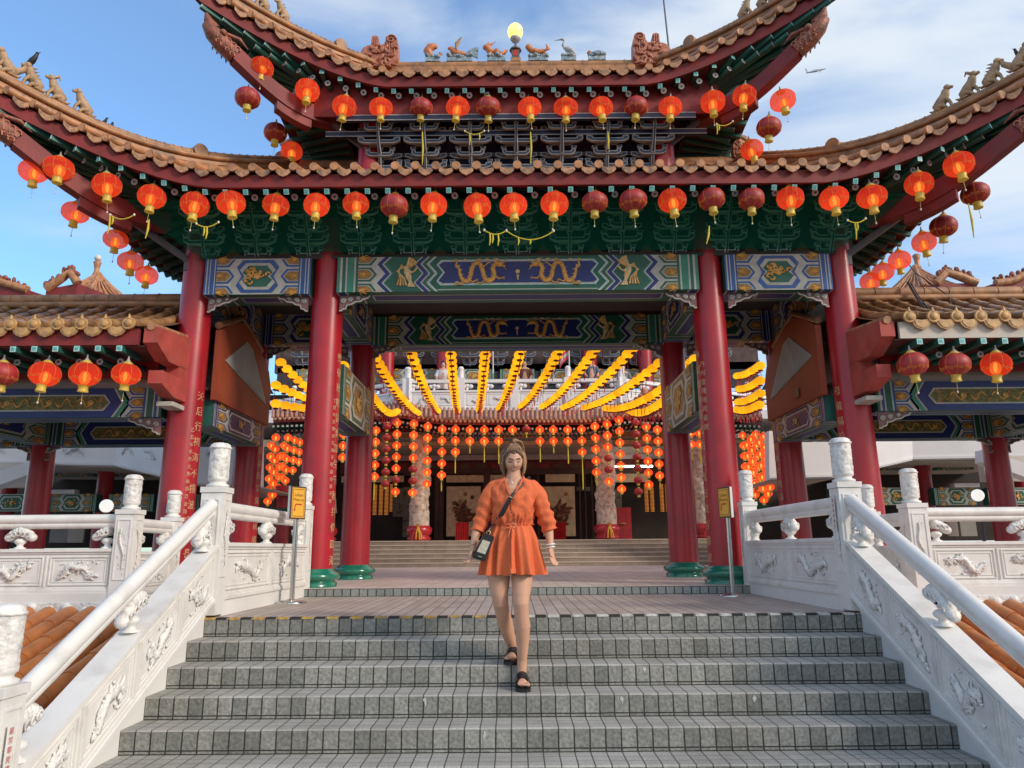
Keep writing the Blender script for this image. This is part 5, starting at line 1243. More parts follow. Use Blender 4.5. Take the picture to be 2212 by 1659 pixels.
# ------------------------------------------------------------------ side galleries
for sg, side in ((-1, 'left'), (1, 'right')):
    X = lambda a: XG + sg * a
    g = thing('side_gallery', 'low tiled gallery with painted beams joining the gate on the %s' % side, 'gallery', (X(8), 10.7, 0))
    xa, xb = 4.15, 15.0; x0, x1 = sorted((X(xa), X(xb)))
    ye, ze, yr, zr = 8.38, 3.14, 10.35, 4.03
    def gz(t): return ze + (zr - ze) * t - .10 * math.sin(math.pi * t)
    mb = MB(); xs0, xs1 = sorted((X(4.44), X(xb))); mb.grid(1, 8, lambda a, b: V((xs0 + (xs1 - xs0) * a, ye + (yr - ye) * b, gz(b))), 'tile_dark')
    mb.grid(1, 4, lambda a, b: V((x0 + (x1 - x0) * a, 2 * yr - ye - (yr - ye) * b, gz(b))), 'tile_dark'); part('roof_surface', mb, g)
    mb = MB(); ma = MB(); k = 0; x = xa + .46
    while x < xb - .1:
        for i in range(8):
            t0, t1 = i / 8, (i + 1) / 8
            mb.tube([(X(x), ye + (yr - ye) * t0, gz(t0) + .035), (X(x), ye + (yr - ye) * t1 + .01, gz(t1) + .03)], [.063, .055], 'tile_roll', 9)
        fr = Frame((X(x), ye - .015, gz(0) + .03), (1, 0, 0), (0, 0, 1), (0, -1, 0))
        ma.tube([fr(0, 0, 0), fr(0, 0, .02)], [.078, .072], 'tile_gold', 12); ma.blob(fr(0, .0, .02), (.05, .025, .05), 'tile_gold', 8, 6); ma.tube([fr(0, .06, .005), fr(0, .115, .01)], [.024, .008], 'tile_gold', 6)
        f2 = Frame((X(x + .14), ye - .005, gz(0) - .02), (1, 0, 0), (0, 0, 1), (0, -1, 0))
        pl = [(-.125, .055), (-.06, .02), (0, .010), (.06, .02), (.125, .055), (.112, -.01), (.096, -.05), (.062, -.085), (0, -.108), (-.062, -.085), (-.096, -.05), (-.112, -.01)]
        ma.prism(pl, f2, -.01, .012, 'tile_drip_o'); ma.prism([(a * .72, b * .74 - .01) for a, b in pl], f2, .012, .018, 'tile_gold')
        x += .28
    part('barrel_tiles', mb, g); part('eave_tiles', ma, g)
    mb = MB(); mb.box(x0, x1, yr - .13, yr + .13, zr - .12, zr + .06, 'ridge_tile'); mb.box(x0, x1, yr - .16, yr - .13, zr - .10, zr - .06, 'ridge_tile')
    mb.tube([(x0, yr, zr + .13), (x1, yr, zr + .13)], .085, 'ridge_tile', 14); mb.tube([(x0, yr - .14, zr + .01), (x1, yr - .14, zr + .01)], .05, 'ridge_tile', 8)
    x = x0
    while x < x1: mb.tube([(x, yr, zr + .13), (x + .015, yr, zr + .13)], .092, 'ridge_tile', 14); mb.box(x, x + .008, yr - .136, yr - .1, zr - .05, zr + .05, 'grey_dark'); x += .36
    part('ridge', mb, g)
    fm = 'red_matte' if sg < 0 else 'plaster_warm'
    mb = MB(); mb.box(*sorted((X(xa + .35), X(xb))), ye + .03, ye + .07, ze - .22, ze - .02, fm); part('fascia_board', mb, g)
    mb = MB(); mb.box(xs0, xs1, ye + .05, 9.26, ze - .235, ze - .225, 'soffit'); part('soffit', mb, g)
    mb = MB(); me_ = mb; x = xa + .55
    while x < xb:
        mb.bar((X(x), ye + .0, ze - .27), (X(x), ye + .45, ze - .26), .062, .066, 'green_dark'); me_.box(X(x) - .033, X(x) + .033, ye - .008, ye - .001, ze - .305, ze - .237, 'teal_light'); me_.box(X(x) - .02, X(x) + .02, ye - .011, ye - .008, ze - .29, ze - .25, 'teal')
        mb.tube([(X(x + .12), ye + .28, ze - .36), (X(x + .12), ye + .9, ze - .32)], .042, 'green_dark', 8); me_.tube([(X(x + .12), ye + .27, ze - .36), (X(x + .12), ye + .279, ze - .36)], .04, 'ring_grey', 10); me_.tube([(X(x + .12), ye + .265, ze - .36), (X(x + .12), ye + .27, ze - .36)], .018, 'green_dark', 8)
        x += .25
    part('rafters', mb, g)
    mb = MB(); mb.box(*sorted((X(4.62), X(xb))), 9.18, 9.22, 2.86, 3.0, 'red_paint'); mb.box(*sorted((X(4.62), X(xb))), 9.2, 9.24, 2.70, 2.86, 'red_matte'); part('eave_beam', mb, g)
    mb = MB(); mb.box(*sorted((X(4.62), X(xb))), 9.36, 9.5, 2.60, 2.86, 'grey_wall'); part('upper_beam', mb, g)
    a, b = (X(4.60), 9.34), (X(7.7), 9.34)
    a, b = sorted((a, b)); painted_beam(g, a, b, 2.22, 2.60, .34, 'long', (0, -1), seed=3)
    a, b = sorted(((X(8.1), 9.34), (X(11.5), 9.34))); painted_beam(g, a, b, 2.22, 2.60, .34, 'long', (0, -1), seed=4)
    a, b = sorted(((X(4.60), 11.95), (X(7.65), 11.95))); painted_beam(g, a, b, 2.24, 2.62, .34, 'long', (0, -1), seed=5)
    a, b = sorted(((X(8.0), 11.95), (X(11.0), 11.95))); painted_beam(g, a, b, 2.24, 2.62, .34, 'long', (0, -1), seed=6)
    a, b = ((X(7.62), 9.5), (X(7.62), 11.9))
    if sg > 0: a, b = b, a
    painted_beam(g, a, b, 2.24, 2.62, .30, 'side', (-sg, 0), A='green', C='blue', seed=8)
    mb = MB(); mb.box(x0, x1, 9.5, 12.1, 2.63, 2.66, 'dark_wood'); part('ceiling', mb, g)
    for xx, y in ((7.82, 12.1), (7.82, 9.6), (11.6, 12.1)):
        column(g, X(xx), y, 0, 2.7, .195, .175, 0)
    for (xx, fl) in ((7.64, sg > 0), (8.0, sg < 0)):
        mb = MB(); scroll_corner(mb, Frame((X(xx), 11.98, 2.22), (1, 0, 0), (0, 0, 1), (0, -1, 0)), .55, .22, not fl if sg > 0 else not fl); part('scroll_bracket', mb, g)
    mb = MB(); scroll_corner(mb, Frame((X(4.60), 9.36, 2.20), (1, 0, 0), (0, 0, 1), (0, -1, 0)), .42, .20, sg < 0); part('scroll_bracket', mb, g)
    # gable wall beside the gate columns
    fr = Frame((X(4.02), 0, 0), (0, 1, 0), (0, 0, 1), (-sg, 0, 0))
    mb = MB(); mb.prism([(9.62, 2.5), (11.75, 2.5), (11.75, 3.14), (11.62, 3.36), (11.25, 3.56), (10.75, 3.76), (10.4, 3.80), (10.0, 3.68), (9.62, 3.46)], fr, -.08, 0, 'red_wall_lit')
    mb.tube([fr(9.6, 3.52, -.04), fr(10.4, 3.88, -.04), fr(11.3, 3.62, -.04)], .05, 'tile_dark', 8)
    mb.box(*sorted((X(4.01), X(4.0))), 10.35, 10.5, 2.62, 2.75, 'brown_frame') if sg > 0 else None
    part('gable_wall', mb, g)
    mb = MB(); mb.prism([(9.80, 3.08), (10.55, 3.56), (10.80, 3.50), (11.55, 2.80)], fr, 0, .012, 'grey_wall'); mb.prism([(10.36, 3.04), (10.62, 3.545), (10.80, 3.50), (11.55, 2.80)], fr, .012, .018, 'grey_wall2'); part('gable_panel', mb, g)
    # stepped corbel carrying the eave end
    fr = Frame((X(4.30), 0, 0), (0, 1, 0), (0, 0, 1), (-sg, 0, 0)); cm = 'red_stucco'
    mb = MB()
    for pl in ([(8.42, 2.95), (8.42, 3.14), (9.36, 3.26), (9.36, 2.82), (8.75, 2.80)], [(9.05, 2.66), (9.05, 2.82), (9.36, 2.82), (9.36, 2.66)], [(8.62, 2.50), (8.62, 2.66), (9.36, 2.66), (9.36, 2.40), (8.95, 2.40)]):
        mb.prism(pl, fr, -.15, .02, cm)
    part('corbel', mb, g)
    mb = MB()
    for i in range(8): y = 8.40 + i * .122; mb.tube([fr(y, 3.15 + .128 * (y - 8.42), -.065), fr(y + .13, 3.155 + .128 * (y - 8.29), -.065)], [.050, .045], 'tile_drip', 8, flat=1.0)
    part('corbel_tiles', mb, g)
    mb = MB(); mb.box(*sorted((X(4.28), X(4.48))), 8.95, 9.28, 2.29, 2.345, 'cream'); part('corbel_pad', mb, g)

# cables running down the right gallery roof
mb = MB()
for dx, r in ((0, .011), (.03, .009), (-.02, .008)):
    mb.tube([px(1962, 612, 10.2) + V((dx, 0, .02)), px(1985, 655, 10.0) + V((dx, 0, .06)), px(2010, 690, 9.3) + V((dx * 2, 0, .05)), px(2040, 715, 8.7) + V((dx * 3, 0, .06))], r, 'wire', 6)
mb.tube([px(1955, 560, 10.35), px(1978, 590, 10.3), px(2050, 640, 10.2), px(2065, 700, 9.1)], .008, 'wire', 5)
single('cable', mb, 'black cables lying over the tiles of the right gallery roof', 'cable', tuple(px(1985, 655, 10.0)))

# ------------------------------------------------------------------ sign stands
def sign(x, y, face, label, flip):
    g = thing('sign_stand', label, 'sign', (x, y, 0)); fx = V((face[0], face[1], 0)).normalized(); ux = V((-fx.y, fx.x, 0))
    mb = MB(); mb.lathe((x, y, 0), [(.155, 0), (.155, .012), (.13, .022), (.05, .032), (.026, .045)], 'steel', 28); part('base_plate', mb, g)
    mb = MB(); mb.tube([(x, y, .03), (x, y, .86)], .018, 'steel', 14); mb.tube([(x + ux.x * .03, y + ux.y * .03, .03), (x + ux.x * .03, y + ux.y * .03, .86)], .012, 'steel_dull', 8); part('pole', mb, g)
    c = V((x, y, 1.03)) + fx * .02; fr = Frame(c, ux * .86, (0, 0, .86), fx)
    mb = MB(); mb.prism(rect(-.125, .125, -.20, .20), fr, -.03, 0, 'white_metal'); mb.prism(rect(-.125, .125, -.20, .20), fr, 0, .012, 'brown_frame'); fo = part('frame', mb, g)
    mb = MB(); mb.prism(rect(-.108, .108, -.182, .182), fr, .012, .014, 'sign_yellow')
    t = .0165
    for q in (rect(-.095, .095, .160, .166), rect(-.095, .095, -.166, -.160), rect(-.095, -.090, -.16, .16), rect(.090, .095, -.16, .16)): mb.flat(q, fr, t, 'sign_line')
    text_mb(mb, 'Laluan', .055, lambda a, b, k: fr(a, b + .095, k), 'sign_line', t); text_mb(mb, 'Pintu ini', .050, lambda a, b, k: fr(a, b + .035, k), 'sign_line', t)
    mb.flat([(.055, -.012), (-.045, -.012), (-.045, -.028), (.055, -.028)], fr, t, 'text_red'); mb.flat([(-.045, -.012), (-.060, -.028), (-.068, -.085), (-.054, -.085), (-.045, -.028)], fr, t, 'text_red'); mb.flat([(-.078, -.08), (-.044, -.08), (-.062, -.108)], fr, t, 'text_red')
    part('sign_face', mb, g, fo)
    return g
sign(-2.33, 7.98, (.86, -.50), 'steel sign stand with a yellow direction notice by the left marble rail', 0)
sign(2.42, 8.55, (-.93, -.36), 'steel sign stand seen almost edge-on by the right marble rail', 1)

# birds and plane
def bird(p, s, d, label):
    mb = MB(); d = V(d).normalized(); F = lambda a, b, t=0: V(p) + d * a * s + V((0, 0, b * s)) + V((-d.y, d.x, 0)) * t * s
    mb.tube([F(-.22, .02), F(-.10, .06), F(0, .12), F(.06, .20), (F(.08, .25))], [.012 * s, .045 * s, .062 * s, .042 * s, .03 * s], 'black_feather', 8)
    mb.blob(F(.085, .265), (.034 * s, .034 * s, .032 * s), 'black_feather', 8, 6); mb.tube([F(.10, .265), F(.16, .26)], [.012 * s, .002], 'black_feather', 5)
    for t in (-.015, .015): mb.tube([F(0, .08, t), F(.01, 0, t)], .006 * s, 'black_feather', 4)
    for t in (-.035, .035): mb.tube([F(.03, .15, t), F(-.08, .08, t * 1.2), F(-.20, .04, t * .6)], [.02 * s, .03 * s, .008 * s], 'black_feather', 6, flat=.5)
    single('bird', mb, label, 'bird', tuple(p))
bird(px(68, 143, 8.1), .62, (.6, 0, .2), 'black bird perched on the head of a roof beast, left corner')
bird(px(223, 273, 8.75), .42, (.5, 0, .1), 'small black bird on the left hip ridge, left of its companion')
bird(px(240, 280, 8.85), .46, (-.1, .3, .0), 'small black bird on the left hip ridge, right of its companion')
bird(px(2203, 130, 8.0), .5, (-.5, 0, .2), 'black bird perched on the rightmost roof beast')
mb = MB(); c = px(1762, 153, 900); mb.tube([c + V((-13, 0, -3)), c + V((0, 0, 0)), c + V((14, 0, 3))], [.8, 1.9, .5], 'plane_grey', 8)
for s in (-1, 1): mb.add([c + V((1, 0, 0)), c + V((5, 0, 1)), c + V((2, s * 12, 11 * s)), c + V((0, s * 12, 11 * s))], [(0, 1, 2, 3)], 'plane_grey')
mb.add([c + V((-11, 0, -2)), c + V((-13, 0, -2)), c + V((-15, 0, 4)), c + V((-12, 0, 3))], [(0, 1, 2, 3)], 'plane_grey')
single('aeroplane', mb, 'tiny distant aeroplane in the sky right of the gate', 'aeroplane', tuple(c))
mb = MB(); a = px(1450, 152, 12.5); b = px(1427, -60, 12.5); mb.tube([a - V((0, 0, .6)), a, b], [.02, .02, .014], 'steel_grey', 8)
single('roof_mast', mb, 'thin grey mast rising behind the upper roof into the sky', 'mast', tuple(a))
# ------------------------------------------------------------------ main hall beyond the courtyard
HX = px(1112, 1200, 21).x + 0.0
HY = 19.6; HZ = .78; HSX = .06
mb = MB(); n = 6; rs = (HZ - .09) / n
for i in range(n):
    y = HY + i * .34; z = .09 + i * rs
    mb.add([(-9, y, z), (9, y, z), (9, y, z + rs), (-9, y, z + rs)], [(0, 1, 2, 3)], 'hallstep')
    mb.box(-9, 9, y - .015, y + .36, z + rs - .03, z + rs, 'hall_nosing')
mb.add([(-9, HY + n * .34 - .02, HZ - .001), (9, HY + n * .34 - .02, HZ - .001), (9, 30, HZ - .001), (-9, 30, HZ - .001)], [(0, 1, 2, 3)], 'hallstep')
struct('hall_steps', mb)
hall = thing('main_hall', 'main temple hall across the courtyard with dragon columns and white balcony', 'temple', (HSX, 24, HZ))
YC = 21.9
def pz(y, Y): return px(1110, y, Y).z
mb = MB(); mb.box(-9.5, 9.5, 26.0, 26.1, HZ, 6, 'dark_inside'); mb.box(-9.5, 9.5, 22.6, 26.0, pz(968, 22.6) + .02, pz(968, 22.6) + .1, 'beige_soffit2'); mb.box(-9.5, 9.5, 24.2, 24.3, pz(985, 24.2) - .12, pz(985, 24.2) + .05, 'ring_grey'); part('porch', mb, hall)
# screen wall with murals
YW = 24.6
def hb(x0, x1, y0, y1, Y, m, name, t=.06, par=None):
    a = px(x0, y0, Y); b = px(x1, y1, Y); q = MB(); q.box(a.x, b.x, Y, Y + t, b.z, a.z, m); return part(name, q, hall, par)
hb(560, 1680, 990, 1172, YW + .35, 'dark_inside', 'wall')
hb(735, 1530, 998, 1014, YW + .1, 'red_dark', 'transom')
for x in range(790, 1500, 34): hb(x, x + 22, 1000, 1012, YW + .05, 'brown_frame' if x % 3 else 'red_matte', 'transom_panel')
hb(735, 1530, 1014, 1022, YW + .04, 'dark_wood', 'beam')
for a, b in ((738, 872), (964, 1088), (1178, 1242), (1285, 1400), (1440, 1520)): hb(a, b, 1024, 1041, YW + .04, 'mural', 'frieze')
MUR = ((965, 1038, 1), (1172, 1244, 2)); k = 0
for a, b, sd_ in MUR:
    o = hb(a, b, 1051, 1158, YW + .04, 'mural', 'mural_panel')
    c = px((a + b) / 2, 1104, YW); w_ = px(b, 1104, YW).x - px(a, 1104, YW).x; h_ = px(a, 1051, YW).z - px(a, 1158, YW).z
    q = MB(); fr = Frame((c.x, YW + .038, c.z), (1, 0, 0), (0, 0, 1), (0, -1, 0)); r = random.Random(sd_)
    q.prism([(-.09, -.5 * h_ * .6), (.09, -.5 * h_ * .6), (.16, -.05), (.14, .06), (-.14, .06), (-.16, -.05)], fr, 0, .01, 'mural_ink')
    for i in range(26):
        an = r.uniform(-.2, 3.3); ln = r.uniform(.12, .42) * w_; x, z = r.uniform(-.15, .15) * w_, r.uniform(-.30, .1) * h_; pts = []
        for j in range(5): pts.append(fr(max(-w_ * .42, min(w_ * .42, x)), z, .012)); x += math.cos(an) * ln / 4; z += math.sin(an) * ln / 4; an += r.uniform(-.5, .7)
        q.tube(pts, [.02, .05, .06, .05, .01], 'mural_ink', 5, flat=.4, fdir=V((0, -1, 0)))
    for i in range(7): x, z = r.uniform(-.35, .35) * w_, r.uniform(-.1, .38) * h_; q.tube([fr(x, z, .01), fr(x, z, .03)], [.07, .05], r.choice(('mural_ink', 'ochre', 'ochre')), 9)
    part('painted_vase', q, hall, o)
for a, b in ((1210, 1215),): pass
for a, b, y0, y1 in ((872, 884, 1052, 1160), (1288, 1294, 1052, 1140), (700, 722, 1045, 1118), (1246, 1275, 1052, 1060)): hb(a, b, y0, y1, YW + .04, 'mural_grey', 'painted_panel')
hb(1290, 1345, 1058, 1116, YW + .06, 'mural_grey', 'painted_panel'); hb(850, 884, 1055, 1116, YW + .06, 'mural_grey', 'painted_panel')
for x in (940, 950, 1045, 1052, 1160, 1250, 1262, 1277): hb(x, x + 7, 1020, 1168, YW, 'dark_wood', 'post')
hb(1295, 1410, 1006, 1009, 23.5, 'tube_light', 'tube_light', .03)
# hanging coils of prayer lights in the side bays
for i, x in enumerate((811, 824, 836, 1395, 1407, 1428, 1440, 846)):
    q = MB(); a = px(x, 1046, 23.8); b = px(x, 1112 if i < 3 else 1105, 23.8); z = b.z
    while z < a.z: q.tube([(a.x, 23.8, z), (a.x, 23.8, z + .018)], .065 if i not in (7,) else .045, 'coil_gold', 10); z += .042
    part('prayer_light_column', q, hall)
# altar tables in red cloth
for x0, x1, y0, k in ((984, 1010, 1131, 0), (1197, 1223, 1130, 1)):
    a = px(x0, y0, 22.9); b = px(x1, 1168, 22.9); q = MB()
    nfold = 14
    pts = [(a.x + (b.x - a.x) * i / nfold, 22.9 + (.03 if i % 2 else 0)) for i in range(nfold + 1)]
    for i in range(nfold): q.add([(pts[i][0], pts[i][1], HZ), (pts[i + 1][0], pts[i + 1][1], HZ), (pts[i + 1][0], pts[i + 1][1], a.z), (pts[i][0], pts[i][1], a.z)], [(0, 1, 2, 3)], 'red_cloth')
    q.box(a.x, b.x, 22.93, 23.4, HZ, a.z - .01, 'red_cloth'); q.box(a.x - .02, b.x + .02, 22.89, 23.42, a.z, a.z + .03, 'red_cloth')
    single('altar_table', q, 'altar table in red cloth %s the woman in the dark hall' % ('left of' if k == 0 else 'right of'), 'table', (a.x, 22.9, HZ), 'red altar tables')
for x, y0, k in ((905, 1135, 0), (1345, 1135, 1)):
    q = MB(); c = px(x, 1168, 23.6); h_ = 1.0
    q.box(c.x - .3, c.x + .3, 23.6, 23.7, HZ, HZ + h_, 'base_red'); q.lathe((c.x, 23.58, HZ + h_ * .5), [(.12, -.01), (.12, .01), (.08, .02)], 'gold', 12)
    single('red_cabinet', q, 'dark red carved cabinet behind the %s dragon column' % ('left' if k == 0 else 'right'), 'cabinet', (c.x, 23.6, HZ))
# dragon columns
for k, xd in enumerate((905, 1312, 1525, 700)):
    c = px(xd, 1160, YC); x = c.x; zt = pz(940, YC)
    mb = MB(); r0 = .285; n = 70; prof = [(r0 * (1.05 - .15 * i / n), .42 + (zt - HZ - .42) * i / n) for i in range(n + 1)]
    def fn(r, z, t, k=k):
        if z < .80: return r * .98
        s = math.sin(t * 1.0 - z * 2.6 + k); b = max(0, s) ** .6 * .20
        q = noise.noise(V((math.cos(t) * 1.8, math.sin(t) * 1.8 + k * 9, z * 5))); q2 = noise.noise(V((math.cos(t) * 5, math.sin(t) * 5 + k * 9, z * 14)))
        return r * (.88 + b + .20 * q + .14 * q2)
    mb.lathe((x, YC, HZ), prof, 'stone_carved', 40, fn=fn); co = part('dragon_column', mb, hall)
    mb = MB(); mb.lathe((x, YC, HZ), [(.28, 0), (.33, .02), (.35, .07), (.32, .12), (.27, .14), (.34, .19), (.38, .27), (.37, .36), (.31, .42), (.28, .44)], 'base_red', 28); part('column_base', mb, hall, co)
    mb = MB(); mb.box(x - .28, x + .28, YC - .45, YC + .2, HZ - .12, HZ + .002, 'marble'); part('plinth_step', mb, hall, co)
    mb = MB(); 
    for a in range(2): mb.tube([(x + .02 + .05 * math.cos(t), YC - .39, HZ + .42 + .05 * math.sin(t)) for t in [i * .8 for i in range(9)]], .022, 'ribbon_yellow', 6)
    for dx in (-.12, -.03, .06, .1): mb.tube([(x + .02, YC - .40, HZ + .40), (x + dx, YC - .42, HZ + .2), (x + dx * 1.2, YC - .40, HZ + .04)], [.02, .025, .02], 'ribbon_yellow' if dx > -.1 else 'tassel_red', 6)
    part('ribbon_bow', mb, hall, co)
# porch beams
for (y0, y1, Y) in ((930, 950, 22.3),):
    a, b = px(600, y0, Y), px(1640, y1, Y); W = 3.0
    x = a.x
    while x < b.x: painted_beam(hall, (x, Y), (min(x + W, b.x), Y), pz(y1, Y), pz(y0, Y), .3, 'side', (0, -1), A='bracket', C='ochre', seed=int(x * 3) % 17, under=False); x += W
hb(560, 1680, 950, 956, 22.5, 'mural', 'beam')
# fans
for x in (958, 1170, 1240): 
    c = px(x, 960, 24.3); q = MB(); q.lathe((c.x, 24.3, c.z), [(.9, 0), (.95, .02), (.9, .04), (.2, .06)], 'ceiling', 24); part('ceiling_disc', q, hall)
# curved tile eave below the balcony
def he(x, base, k=0):                            # picture height of the eave line at picture column x
    t = abs(x - 1112) / 245.0
    return base - (22 * max(0, t - .55) ** 1.6 if t < 1 else 22 * .45 ** 1.6) * 2.4 if t < 1.02 else base - 14 + 8 * (t - 1.02)
mt, mtl, mfb, mr_ = MB(), MB(), MB(), MB(); xs = list(range(590, 1650, 10)); prev = None
YE = 20.9
for i, x in enumerate(xs):
    a = px(x, he(x, 908), YE); b = px(x, he(x, 886), YE + .9)
    if prev: mt.add([prev[0], a, b, prev[1]], [(0, 1, 2, 3)], 'tile_hall'); mfb.hexa([prev[0] + V((0, .02, -.12)), a + V((0, .02, -.12)), a + V((0, .07, -.12)), prev[0] + V((0, .07, -.12)), prev[0] + V((0, .02, -.02)), a + V((0, .02, -.02)), a + V((0, .07, -.02)), prev[0] + V((0, .07, -.02))], 'red_matte')
    mtl.tube([a + V((0, -.02, .04)), a.lerp(b, .3) + V((0, 0, .045)), b + V((0, 0, .05))], .045, 'tile_hall', 7); mtl.blob(a + V((0, -.03, .04)), (.05, .02, .05), 'tile_hall', 7, 5)
    mtl.blob(a + V((.06, -.02, -.03)), (.055, .02, .05), 'tile_hall', 7, 5)
    mr_.box(a.x - .03, a.x + .03, YE + .08, YE + .6, a.z - .26, a.z - .20, 'green_dark'); mr_.box(a.x - .028, a.x + .028, YE + .07, YE + .079, a.z - .26, a.z - .205, 'cream')
    mr_.box(a.x + .05, a.x + .1, YE + .3, YE + .8, a.z - .36, a.z - .31, 'soffit'); mr_.box(a.x + .05, a.x + .1, YE + .29, YE + .299, a.z - .36, a.z - .31, 'cream')
    prev = (a, b)
part('roof_surface', mt, hall); part('eave_tiles', mtl, hall); part('fascia_board', mfb, hall); part('rafters', mr_, hall)
a, b = px(590, 905, YE + .7), px(1650, 930, YE + .7); q = MB(); q.box(a.x, b.x, YE + .75, YE + .8, pz(931, YE + .7), pz(898, YE + .7), 'soffit'); part('eave_soffit', q, hall)
for s, xx in ((-1, 868), (1, 1385)):
    q = MB(); a = px(xx - s * 38, 884, YE); b = px(xx + s * 10, 862, YE + .6); c = px(xx - s * 38, 888, YE)
    q.tube([px(xx - s * 30, 880, YE + .5), px(xx, 868, YE + .5), px(xx + s * 10, 850, YE + .5), px(xx + s * 4, 838, YE + .5)], [.06, .13, .16, .05], 'ceramic', 9)
    for i in range(8): q.blob(px(xx + s * (i * 3 - 10), 862 - i * 2.0 + (i % 3) * 4, YE + .4), (.09, .07, .08), 'ceramic', 7, 5)
    part('hip_ornament', q, hall)
# white balcony
YB = 22.6
bal = thing('balcony_balustrade', 'white marble balcony balustrade above the eave of the main hall', 'balustrade', (HSX, YB, pz(884, YB)))
corners = [(560, YB + 3.4, 0), (878, YB, 1), (1346, YB, 1), (1700, YB + 3.4, 0)]
zt, zb_ = pz(819, YB), pz(887, YB); H = zt - zb_
def seg(P, Q, npost):
    P = V(P); Q = V(Q); L_ = (Q - P).length; d = (Q - P) / L_; nn = V((d.y, -d.x, 0)); fr = Frame(P, d, (0, 0, 1), nn)
    q = MB(); q.prism(rect(0, L_, 0, H * .62), fr, -.12, 0, 'marble_far'); q.prism(rect(0, L_, H * .60, H * .66), fr, -.14, .03, 'marble_far'); q.prism(rect(0, L_, -.02, H * .10), fr, -.14, .05, 'marble_far'); q.prism(rect(0, L_, H * .90, H), fr, -.12, .02, 'marble_far'); part('rail_wall', q, bal)
    for i in range(npost + 1):
        a = L_ * i / npost; q = MB(); q.prism(rect(a - .13, a + .13, 0, H * 1.04), fr, -.16, .06, 'marble_far'); o = part('post', q, bal)
        q = MB(); c = fr(a, H * 1.04, -.05); q.lathe(c, [(.08, 0), (.10, .02), (.09, .05), (.09, .30), (.10, .32), (.06, .38), (0.001, .39)], 'marble_far', 12); part('post_cap', q, bal, o)
        if i < npost:
            w_ = L_ / npost
            for j in range(2):
                b0 = a + .20 + j * (w_ - .3) / 2; b1 = b0 + (w_ - .3) / 2 - .06; q = MB()
                for (x0, x1, z0, z1) in ((b0, b1, H * .18, H * .20), (b0, b1, H * .53, H * .55), (b0, b0 + .02, H * .18, H * .55), (b1 - .02, b1, H * .18, H * .55)): q.prism(rect(x0, x1, z0, z1), fr, 0, .012, 'marble_far')
                relief(q, lambda a_, b_, t, b0=b0, b1=b1: fr((b0 + b1) / 2 + a_, H * .36 + b_, .004 + t), (b1 - b0) * .6, H * .28, i * 3 + j, m='marble_far2', d=.02, dens=.8); part('carved_panel', q, bal)
            for j in range(3):
                q = MB(); aa = a + w_ * (j / 2); c = fr(max(a + .2, min(a + w_ - .2, aa)), H * .64, -.05)
                q.lathe(c, [(.06, 0), (.03, .03), (.05, .08), (.03, .11)], 'marble_far', 8)
                for s in (-1, 0, 1): q.blob(c + d * s * .11 + V((0, 0, .17 - .02 * abs(s))), (.085, .06, .07), 'marble_far', 8, 6)
                part('lotus_bracket', q, bal)
zz = zb_
pts = [px(x, 884, Y) for x, Y, _ in corners]; pts = [V((p.x, Y, zz)) for p, (x, Y, _) in zip(pts, corners)]
seg(pts[0], pts[1], 4); seg(pts[1], pts[2], 4); seg(pts[2], pts[3], 4)
q = MB(); q.box(-12, 12, YB + .1, YB + 6, zb_ - .3, zb_ - .02, 'marble_far'); part('balcony_slab', q, hall)
# hall upper storey
YU = 25.4
hb(600, 1640, 790, 835, YU, 'soffit_dark', 'upper_wall', .2); hb(600, 1640, 690, 797, YU, 'soffit_warm', 'bracket_board', .2)
for x0, x1, sd_ in ((640, 735, 1), (760, 830, 5), (842, 948, 2), (978, 1068, 3), (1080, 1155, 4), (1168, 1262, 6), (1282, 1385, 7), (1400, 1500, 8)):
    a, b = px(x0, 798, YU - .05), px(x1, 822, YU - .05); painted_beam(hall, (a.x, YU - .06), (b.x, YU - .06), b.z - .1, a.z, .1, 'side', (0, -1), A='green', C='ochre', seed=sd_, under=False)
for x in (835, 958, 1275, 1396): a = px(x, 830, YU - .5); mb = MB(); mb.tube([(a.x, YU - .5, zb_), (a.x, YU - .5, zb_ + 3.2)], .24, 'red_paint', 16); part('upper_column', mb, hall)
for i in range(16):
    a = px(655 + i * 60, 790, YU - .1); q = MB(); bracket_set(q, Frame((a.x, YU - .1, a.z), (1, 0, 0), (0, 0, 1), (0, -1, 0)), .78, .75, .5, 3); part('bracket_set', q, hall)
# people on the balcony and flags
def flag(x, y, label):
    a = px(x, y, YB); q = MB(); q.tube([a - V((0, 0, .1)), a + V((0, 0, 1.3))], .02, 'white_metal', 6); g = thing('flag', label, 'flag', tuple(a)); part('flagpole', q, g)
    q = MB(); r = []; n = 6
    for k in range(7):
        z0 = 1.15 - k * .11; w_ = .38
        q.grid(6, 1, lambda s, t: a + V((-s * w_ * .8, .05 * math.sin(s * 6), z0 - t * .11 - s * s * .35)), 'flag_red' if k % 2 == 0 else 'cream')
    q.grid(3, 2, lambda s, t: a + V((-s * .15, -.012 + .05 * math.sin(s * 2.2), 1.15 - t * .42 - s * s * .06)), 'blue')
    part('cloth', q, g)
flag(1065, 800, 'striped red and white flag on a balcony post, left one'); flag(1230, 800, 'striped red and white flag on a balcony post, right one')
